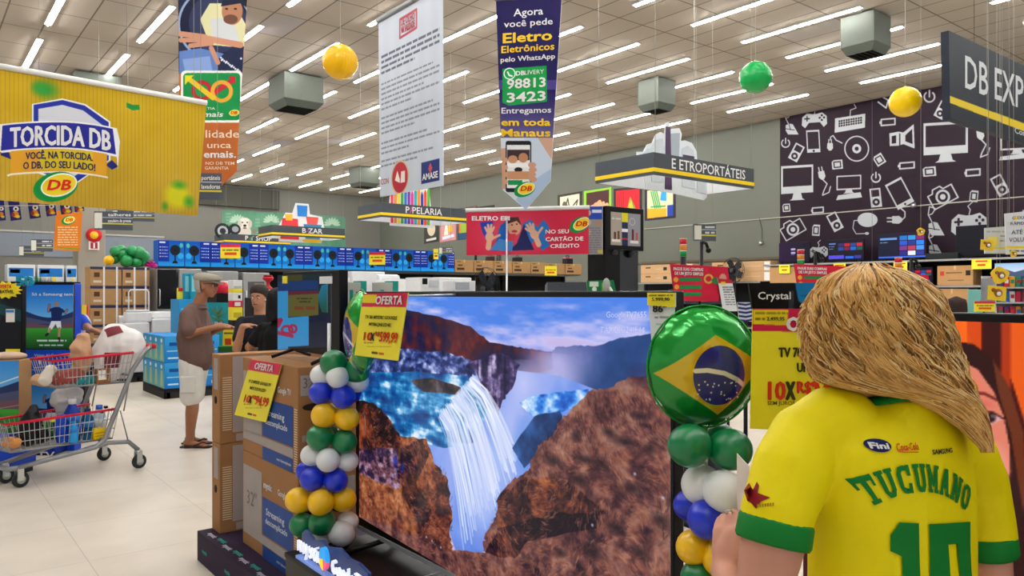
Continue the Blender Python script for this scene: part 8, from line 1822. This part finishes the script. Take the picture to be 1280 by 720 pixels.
# ------------------------------------------------------------------ the woman in the yellow shirt, seen from behind
WD = 1.38; wo = FR((1112 - 640) / FOC * WD, WD, 0)
W = lambda x, y, d: P(x, y, d) - wo
yaw = math.radians(28)
Rb = FR(math.cos(yaw), math.sin(yaw), 0)          # her right hand side
Fb = FR(-math.sin(yaw), math.cos(yaw), 0)         # the way she faces
def zy(y, d=WD): return EYE + (HORIZON - y) / FOC * d
def torso_ring(x, y, d, a, b, n=28, back=1.0):
    c = W(x, y, d); o = []
    for k in range(n):
        t_ = 2 * math.pi * k / n; ct, st_ = math.cos(t_), math.sin(t_)
        ex = math.copysign(abs(ct) ** .85, ct); ey = math.copysign(abs(st_) ** .85, st_)
        o.append(c + Rb * a * ex + Fb * b * ey)
    return o
shirt = MB()
rg = [(1121, 497, 1.375, .062, .056), (1120, 505, 1.375, .085, .062), (1118, 516, 1.38, .125, .072), (1114, 530, 1.38, .155, .083), (1111, 548, 1.38, .172, .093), (1110, 575, 1.38, .178, .1), (1112, 610, 1.38, .176, .104), (1114, 660, 1.38, .17, .106), (1116, 720, 1.38, .168, .108), (1116, 800, 1.38, .175, .115), (1116, 900, 1.38, .19, .125)]
shirt.rings([torso_ring(*r) for r in rg])
SL = [W(1008, 548, 1.335), W(988, 590, 1.30), W(972, 640, 1.275), W(966, 676, 1.268)]
SR = [W(1203, 562, 1.45), W(1219, 600, 1.48), W(1228, 650, 1.49), W(1232, 690, 1.49)]
for pts, rr in ((SL, (.062, .065, .061, .058)), (SR, (.058, .058, .055, .054))):
    shirt.tube(pts, list(rr), 20); shirt.ball(pts[0], rr[0], 18, 12)
shirt.tube([W(1050, 528, 1.35), SL[0]], [.07, .062], 16); shirt.ball(W(1050, 530, 1.35), .068); shirt.tube([W(1165, 532, 1.42), SR[0]], [.064, .058], 16); shirt.ball(W(1165, 534, 1.42), .064)
me = bake(shirt.mesh('shirt', []), [('REMESH', dict(mode='VOXEL', voxel_size=.0055, use_smooth_shade=True)), ('SMOOTH', dict(factor=.5, iterations=7))], 'shirt')
# soft folds pulled from the armpits and down the back
from mathutils import noise as _nz
for v in me.vertices:
    p = v.co; u = (p - wo * 0).dot(Rb); z = p.z
    f = math.sin((u * 1.0 + z * .55) * 46 + 3 * _nz.noise(p * 6)) * .5 + _nz.noise(Vector((u * 22 + z * 12, z * 5, 1.7)))
    v.co += v.normal * (.0024 * f)
me.update()
YEL = M('f2e000', .55, var=.03, scale=6, bump=.25, bscale=16); GRN = M('0c7a2c', .6)
SKW = M('cf9580', .5, var=.05, scale=20)
# body: head, neck, arms, hands, legs as one surface
body = [[(*W(1121, 490, 1.39), .055), (*W(1118, 460, 1.39), .054)]]
hc = W(1112, 425, 1.395); body += head_chains(hc, Fb + Vector((0, 0, -.05)), 1.02)
body += [[(*W(1116, 560, 1.38), .07), (*W(1114, 700, 1.38), .085), (*W(1116, 860, 1.38), .11)]]
Lel = W(940, 782, 1.30); Lwr = W(905, 712, 1.45)
body += [[(*SL[1], .05), (*SL[3], .052), (*W(955, 730, 1.27), .047), (*Lel, .042)], [(*Lel, .042), (*W(918, 745, 1.38), .036), (*Lwr, .026)]]
hd = (W(913, 640, 1.50) - Lwr).normalized(); body += hand_chains(Lwr, hd, FR(-.75, -.6, .1), .92, 1, .75, .2)
Rel = W(1240, 800, 1.46); body += [[(*SR[2], .036), (*SR[3], .046), (*Rel, .04)], [(*Rel, .04), (*W(1225, 860, 1.56), .034), (*W(1200, 880, 1.66), .026)]]
body += hand_chains(W(1200, 880, 1.66), FR(-.5, .8, .1), (0, 0, 1), .92, -1, .5)
for s in (-1, 1):
    h = Vector((0, 0, 0)) + Rb * s * .09; c = W(1116, 900, 1.38); c.z = 0; h = c + Rb * s * .09
    body += [[(h.x, h.y, .82, .1), (h.x, h.y, .46, .062), (h.x, h.y, .09, .04)], [(h.x, h.y, .05, .042), (h.x + Fb.x * .14, h.y + Fb.y * .14, .035, .036)]]
bm = wear(flesh(body, .0055, 'person', 4), SKW)
wom = part('person', bm, None); wom.location = wo; tag(wom, 'blond woman seen from behind in a yellow football shirt reading TUCUMANO', 'person')
me.materials.append(YEL); me.polygons.foreach_set('use_smooth', [True] * len(me.polygons)); shirt_o = part('shirt', me, None, wom, 'yellow football shirt')
face_bits(wom, hc, Fb, 1.0, '6a4a2a')
tree = BVHTree.FromPolygons([v.co.copy() for v in me.vertices], [tuple(p.vertices) for p in me.polygons])
def on_back(p, off=.0025, d=None):
    d = d or Fb; p = Vector(p); h = tree.ray_cast(p - d * .6, d)
    if h[0] is None: h = tree.find_nearest(p)
    return h[0] - d * off
def project(mb, off=.0025, cuts=2, d=None):
    bmx = bmesh.new(); vs_ = [bmx.verts.new(v) for v in mb.v]
    for f, mi_ in zip(mb.f, mb.mi):
        try: q_ = bmx.faces.new([vs_[i] for i in f]); q_.material_index = mi_
        except ValueError: pass
    bmesh.ops.triangulate(bmx, faces=bmx.faces)
    for _ in range(cuts):
        es = [e for e in bmx.edges if e.calc_length() > .012]
        if es: bmesh.ops.subdivide_edges(bmx, edges=es, cuts=1); bmesh.ops.triangulate(bmx, faces=bmx.faces)
    for v in bmx.verts: v.co = on_back(v.co, off, d)
    out = bpy.data.meshes.new('print'); bmx.to_mesh(out); bmx.free(); return out
def bp(px, py):
    """point of the back under a photograph pixel, in her own axes"""
    r = FR((px - 640) / FOC, 1, (HORIZON - py) / FOC); o = Vector((0, 0, EYE)) - wo; h = tree.ray_cast(o, r.normalized()); return h[0] if h[0] else W(px, py, 1.28)
cB = bp(1150, 610); c0 = Vector((cB.x, cB.y, 0))
bfn = lambda u, v: c0 + Rb * u + Vector((0, 0, v - .12 * u))
zT = cB.z
lm = MB()
arc_R = .20
def arcw(u, v):      # letters fanned on an arc
    a = u / arc_R; r = arc_R + v; return (r * math.sin(a), zT - arc_R + .028 + r * math.cos(a) - .012)
SLAB = {'T': [(0, .8, 1, 1), (.36, 0, .64, 1), (.2, 0, .8, .14), (0, .58, .15, 1), (.85, .58, 1, 1)],
    'U': [(.08, .22, .36, 1), (.64, .22, .92, 1), (-.02, .87, .46, 1), (.54, .87, 1.02, 1), [(.08, .25), (.36, .25), (.46, .18), (.54, .18), (.64, .25), (.92, .25), (.74, .02), (.5, 0), (.26, .02)]],
    'C': [(.04, .24, .32, .76), (.7, .62, .94, 1), (.7, 0, .94, .36), [(.04, .74), (.32, .74), (.42, .82), (.94, .82), (.8, .97), (.5, 1), (.22, .96)], [(.04, .26), (.32, .26), (.42, .18), (.94, .18), (.8, .03), (.5, 0), (.22, .04)]],
    'M': [(.06, 0, .3, 1), (.7, 0, .94, 1), (-.03, 0, .39, .13), (.61, 0, 1.03, .13), (-.03, .88, .2, 1), (.8, .88, 1.03, 1), [(.06, 1), (.3, 1), (.6, .22), (.4, .22)], [(.94, 1), (.7, 1), (.4, .22), (.6, .22)]],
    'A': [(.24, .26, .76, .42), (-.05, 0, .37, .13), (.63, 0, 1.05, .13), [(.04, .1), (.3, .1), (.62, 1), (.36, 1)], [(.96, .1), (.7, .1), (.38, 1), (.64, 1)]],
    'N': [(.08, 0, .34, 1), (.66, 0, .92, 1), (-.03, 0, .44, .13), (.56, .87, 1.03, 1), (-.03, .87, .2, 1), [(.08, 1), (.34, 1), (.92, 0), (.66, 0)]],
    'O': [(.02, .26, .3, .74), (.7, .26, .98, .74), [(.02, .72), (.3, .72), (.4, .82), (.6, .82), (.7, .72), (.98, .72), (.78, .97), (.5, 1), (.22, .97)], [(.02, .28), (.3, .28), (.4, .18), (.6, .18), (.7, .28), (.98, .28), (.78, .03), (.5, 0), (.22, .03)]]}
for k, ch in enumerate('TUCUMANO'):
    for si, q in enumerate(SLAB[ch]):
        if isinstance(q, tuple): q = [(q[0], q[1]), (q[2], q[1]), (q[2], q[3]), (q[0], q[3])]
        o_ = []
        for a, b in q:
            u, v = arcw(-.118 + .0312 * (k + a * .84), -.022 + .046 * b); o_.append(bfn(u + .012, v) - Fb * .0)
        lm.add(o_, [tuple(range(len(o_)))])
um = project(lm, .003, 3); part('name_print', wear(um, GRN), None, wom, 'green name TUCUMANO')
n1_ = MB(); zN = bp(1140, 655).z
def num(mb, x0, x1, kind):
    zt_ = zN; h = .21; w = x1 - x0; th = w * .38
    R_ = lambda a, b, c_, d_: mb.add([bfn(a, c_), bfn(b, c_), bfn(b, d_), bfn(a, d_)], [(0, 1, 2, 3)])
    if kind == 1:
        mb.add([bfn(x0 + w * .3, zt_), bfn(x1, zt_), bfn(x1, zt_ - h), bfn(x0 + w * .35, zt_ - h), bfn(x0 + w * .35, zt_ - .055), bfn(x0, zt_ - .048), bfn(x0, zt_ - .022)], [(0, 1, 4, 5, 6), (1, 2, 3, 4)])
    else:
        R_(x0, x1, zt_ - .035, zt_); R_(x0, x1, zt_ - h, zt_ - h + .035); R_(x0, x0 + th, zt_ - h + .035, zt_ - .035); R_(x1 - th, x1, zt_ - h + .035, zt_ - .035)
uq = lambda px, py: (bp(px, py) - c0).dot(Rb)
num(n1_, uq(1111, 670), uq(1147, 670), 1); num(n1_, uq(1160, 670), uq(1211, 670), 0)
part('number_print', wear(project(n1_, .003, 4), GRN), None, wom, 'green number 10')
bfs = lambda u, v: c0 + Rb * u + Vector((0, 0, v - .03 * u))
sp = MB(); q = bp(1097, 558); u0 = (q - c0).dot(Rb); sp.add([bfs(u0 + .0185 * math.cos(a), q.z + .0105 * math.sin(a)) for a in [k * math.pi / 10 for k in range(20)]], [tuple(range(20))]); part('oval_badge', wear(project(sp, .003, 3), M('141a5a')), None, wom, 'dark blue oval badge')
s2 = MB(); put_text(s2, 'Fini', u0, q.z - .0045, .0095, bfs, 0, .026, 'c', .06); part('badge_lettering', wear(project(s2, .0045, 1), WHITE), None, wom, 'white lettering Fini')
q = bp(1133, 558); u0 = (q - c0).dot(Rb); s3 = MB(); put_text(s3, 'Coca-Cola', u0, q.z - .006, .012, bfs, 0, .046, 'c', .02, .35); s3.add([bfs(u0 - .022, q.z - .0085), bfs(u0 + .02, q.z - .0105), bfs(u0 + .02, q.z - .0092), bfs(u0 - .022, q.z - .0072)], [(0, 1, 2, 3)]); part('script_print', wear(project(s3, .003, 1), M('d8261c')), None, wom, 'red script print')
q = bp(1177, 562); u0 = (q - c0).dot(Rb); s4 = MB(); put_text(s4, 'SAMSUNG', u0, q.z - .004, .008, bfs, 0, .054, 'c', .04); part('sponsor_print', wear(project(s4, .003, 1), M('26301a')), None, wom, 'dark print SAMSUNG')
# cuffs and collar
for pts, r0 in ((SL, .0600), (SR, .0560)):
    a, b = pts[-2], pts[-1]; d = (b - a).normalized(); cf = MB(); e = b + d * .004
    cf.tube([e - d * .042, e - d * .036, e - d * .006, e], [r0 * .97, r0 * 1.02, r0 * 1.03, r0 * .98], 28, cap=False)
    part('sleeve_cuff', bake(cf.mesh('sleeve_cuff', [GRN]), [('SOLIDIFY', dict(thickness=.003))], 'sleeve_cuff'), None, wom, 'green sleeve cuff')
cr = MB(); n = 28
def cring(y, a, b, lift): 
    c = W(1121, y, 1.378); return [c + Rb * a * math.cos(2 * math.pi * k / n) + Fb * b * math.sin(2 * math.pi * k / n) + Vector((0, 0, lift * math.sin(2 * math.pi * k / n))) for k in range(n)]
cr.rings([cring(504, .083, .070, -.02), cring(498, .076, .066, -.016), cring(493, .070, .062, -.014)], cap=False); part('collar', bake(cr.mesh('collar', [GRN]), [('SOLIDIFY', dict(thickness=.003))], 'collar'), None, wom, 'green collar')
# dark red winged emblem and small print on the left sleeve
ds = FR(.35, .93, 0).normalized(); em = MB()
def sfn(px, py): return W(px, py, 1.2)
em.add([sfn(x, y) for x, y in ((936, 603), (941, 612), (946, 602), (949, 607), (947, 618), (962, 623), (950, 627), (945, 634), (938, 630), (934, 624), (930, 616))], [tuple(range(11))])
def proj2(mb, off):
    for i, v in enumerate(mb.v):
        o = Vector((0, 0, EYE)) - wo; r = (v - o).normalized(); h = tree.ray_cast(o, r)
        if h[0]: mb.v[i] = h[0] - r * off
    return mb
bmx = MB(); 
# finer fan so the emblem follows the sleeve
ctr = (943, 619); ring = ((936, 603), (941, 612), (946, 602), (949, 607), (947, 616), (963, 622), (951, 627), (945, 636), (939, 629), (934, 626), (930, 613))
vs_ = [sfn(*ctr)] + [sfn(ctr[0] + (x - ctr[0]) * f, ctr[1] + (y - ctr[1]) * f) for f in (.33, .66, 1) for x, y in ring]; m_ = len(ring); fs = [(0, 1 + i, 1 + (i + 1) % m_) for i in range(m_)] + [(1 + j * m_ + i, 1 + (j + 1) * m_ + i, 1 + (j + 1) * m_ + (i + 1) % m_, 1 + j * m_ + (i + 1) % m_) for j in range(2) for i in range(m_)]
bmx.add(vs_, fs); part('sleeve_emblem', proj2(bmx, .002), [M('8a1c22')], wom, 'dark red sleeve emblem')
bm2 = MB()
for k in range(7): x = 946 + k * 3.2; bm2.add([sfn(x, 630 - k * .3), sfn(x + 2.2, 630 - k * .3), sfn(x + 2.2, 634 - k * .3), sfn(x, 634 - k * .3)], [(0, 1, 2, 3)])
part('sleeve_print', proj2(bm2, .002), [M('b08a1a')], wom, 'small gold sleeve print')
# trousers and shoes
tr = []
c = W(1116, 900, 1.38); c.z = 0; tr += [[(c.x, c.y, .86, .14), (c.x, c.y, .76, .14)]]
for s in (-1, 1): h = c + Rb * s * .09; tr += [[(h.x, h.y, .8, .11), (h.x, h.y, .46, .08), (h.x, h.y, .10, .06)]]
part('trousers', wear(flesh(tr, .012), M('2a3a5a', .8)), None, wom, 'dark blue trousers')
for s in (-1, 1): h = c + Rb * s * .09; part('shoe', wear(flesh([[(h.x, h.y, .045, .045), (h.x + Fb.x * .15, h.y + Fb.y * .15, .042, .04)]], .01), M('e6e4e0')), None, wom)
part('ring', MB().tube([W(911 + 5 * math.cos(a), 640 + 2 * math.sin(a), 1.50 + .012 * math.sin(a)) for a in [k * math.pi / 6 for k in range(13)]], .0018, 6), [CHROME], wom, 'silver ring')
# paper in her hand
pz = P(930, 655, 1.515); F = Flat(pz, FN(-58), [(922, 700), (941, 700), (936, 583), (921, 567)], 420, 'e6dcd6', 2); F.cv.tex(3, 4, 2); F.build('paper_sheet', 'pale paper sheet in the blond woman’s left hand', 'paper', thick=.002, back='e6dcd6')

# hair: an inner volume and long wavy locks flowing over her right shoulder
LV = [(331, 1070, 1104, .03), (334, 1058, 1116, .055), (340, 1042, 1138, .082), (350, 1023, 1160, .105), (364, 1012, 1175, .122), (382, 1004, 1187, .132), (402, 1000, 1194, .135), (422, 1000, 1199, .132), (442, 1003, 1204, .125), (460, 1010, 1209, .115), (476, 1022, 1214, .10), (488, 1062, 1219, .085), (500, 1135, 1226, .062), (516, 1172, 1233, .048), (534, 1197, 1239, .036), (550, 1214, 1242, .026), (562, 1226, 1243, .014)]
ysl = np.array([l[0] for l in LV], float); xl_ = np.array([l[1] for l in LV], float); xr_ = np.array([l[2] for l in LV], float); dp = np.array([l[3] for l in LV], float)
def hd_(y): return 1.395 - max(0, (y - 440)) / 120 * .105 + max(0, (y - 500)) / 60 * .02
def hpt(a, y, k=1.0):
    """a turns round the head from her left (0) over the back (pi/2, towards the camera) to the right (pi)"""
    x0 = np.interp(y, ysl, xl_); x1 = np.interp(y, ysl, xr_); de = np.interp(y, ysl, dp) * k; cx_ = (x0 + x1) / 2; hw = (x1 - x0) / 2 * k
    d = hd_(y) - de * math.sin(a); return W(cx_ - hw * math.cos(a), y, d)
vol = MB(); vol.rings([[hpt(2 * math.pi * k / 32, y, .93) for k in range(32)] for y in np.linspace(332, 558, 46)])
HC = [M('e0b069', .42, var=.18, scale=60), M('c08a44', .45, var=.18, scale=60), M('efd196', .4, var=.12, scale=60), M('85572a', .5, var=.2, scale=60)]
inner = M('7a4f22', .6, var=.35, scale=50, bump=.8, bscale=60, stretch=(1, 1, .25))
hair = part('hair', vol, [inner], wom, 'long wavy blond hair')
lk = MB(); rr = random.Random(3)
for c_ in range(330):
    back = rr.random() < .84
    A0 = math.acos(1 - 2 * rr.random()) if back else math.pi + rr.random() * math.pi
    Y0_ = 332.5 + 163 * rr.random() ** 1.7; L0 = rr.uniform(60, 150); PH = rr.random() * 6.28; WL = rr.uniform(26, 46); AM = rr.uniform(.05, .11); K0 = rr.uniform(.95, 1.03); DR = rr.uniform(-.05, .24); z = rr.random()
    for i in range(13):
        a0 = A0 + rr.gauss(0, .03); y0 = Y0_ + rr.uniform(-5, 8); y1 = min(566, y0 + L0 * rr.uniform(.75, 1.05)); ph = PH + rr.gauss(0, .3); k0 = K0 + rr.gauss(0, .008); r0 = rr.uniform(.0008, .0016); pts = []; rs = []
        n = max(6, int((y1 - y0) / 5))
        for j in range(n + 1):
            t_ = j / n; y = y0 + (y1 - y0) * t_; w_ = ph + y / WL * 6.28
            pts.append(hpt(a0 + AM * (.35 + .65 * t_) * math.sin(w_) + DR * t_ * (1 if back else 0), y, k0 + .028 * math.sin(w_ * 1.0 + 1.3))); rs.append(r0 * (1 - .75 * t_ ** 3))
        zz = z + rr.gauss(0, .14); lk.tube(pts, rs, 4, 0 if zz < .40 else 1 if zz < .66 else 2 if zz < .86 else 3, False)
# stray ends that leave the outline at the left and along the lower edge
for i in range(150):
    y0 = rr.uniform(350, 500); side = 0 if rr.random() < .6 else math.pi; pts = []; L_ = rr.uniform(20, 50); ph = rr.random() * 6.28
    for j in range(7):
        t_ = j / 6; y = y0 + L_ * t_; pts.append(hpt(side + (.25 - .5 * t_) * (1 if side else -1) * -.4 + .35, min(y, 560), 1.0 + .05 * t_ + .03 * math.sin(ph + t_ * 7)))
    lk.tube(pts, [.0009] * 7, 3, rr.choice((0, 1, 2)), False)
part('locks', lk, HC, hair, 'wavy golden locks', stuff=True)
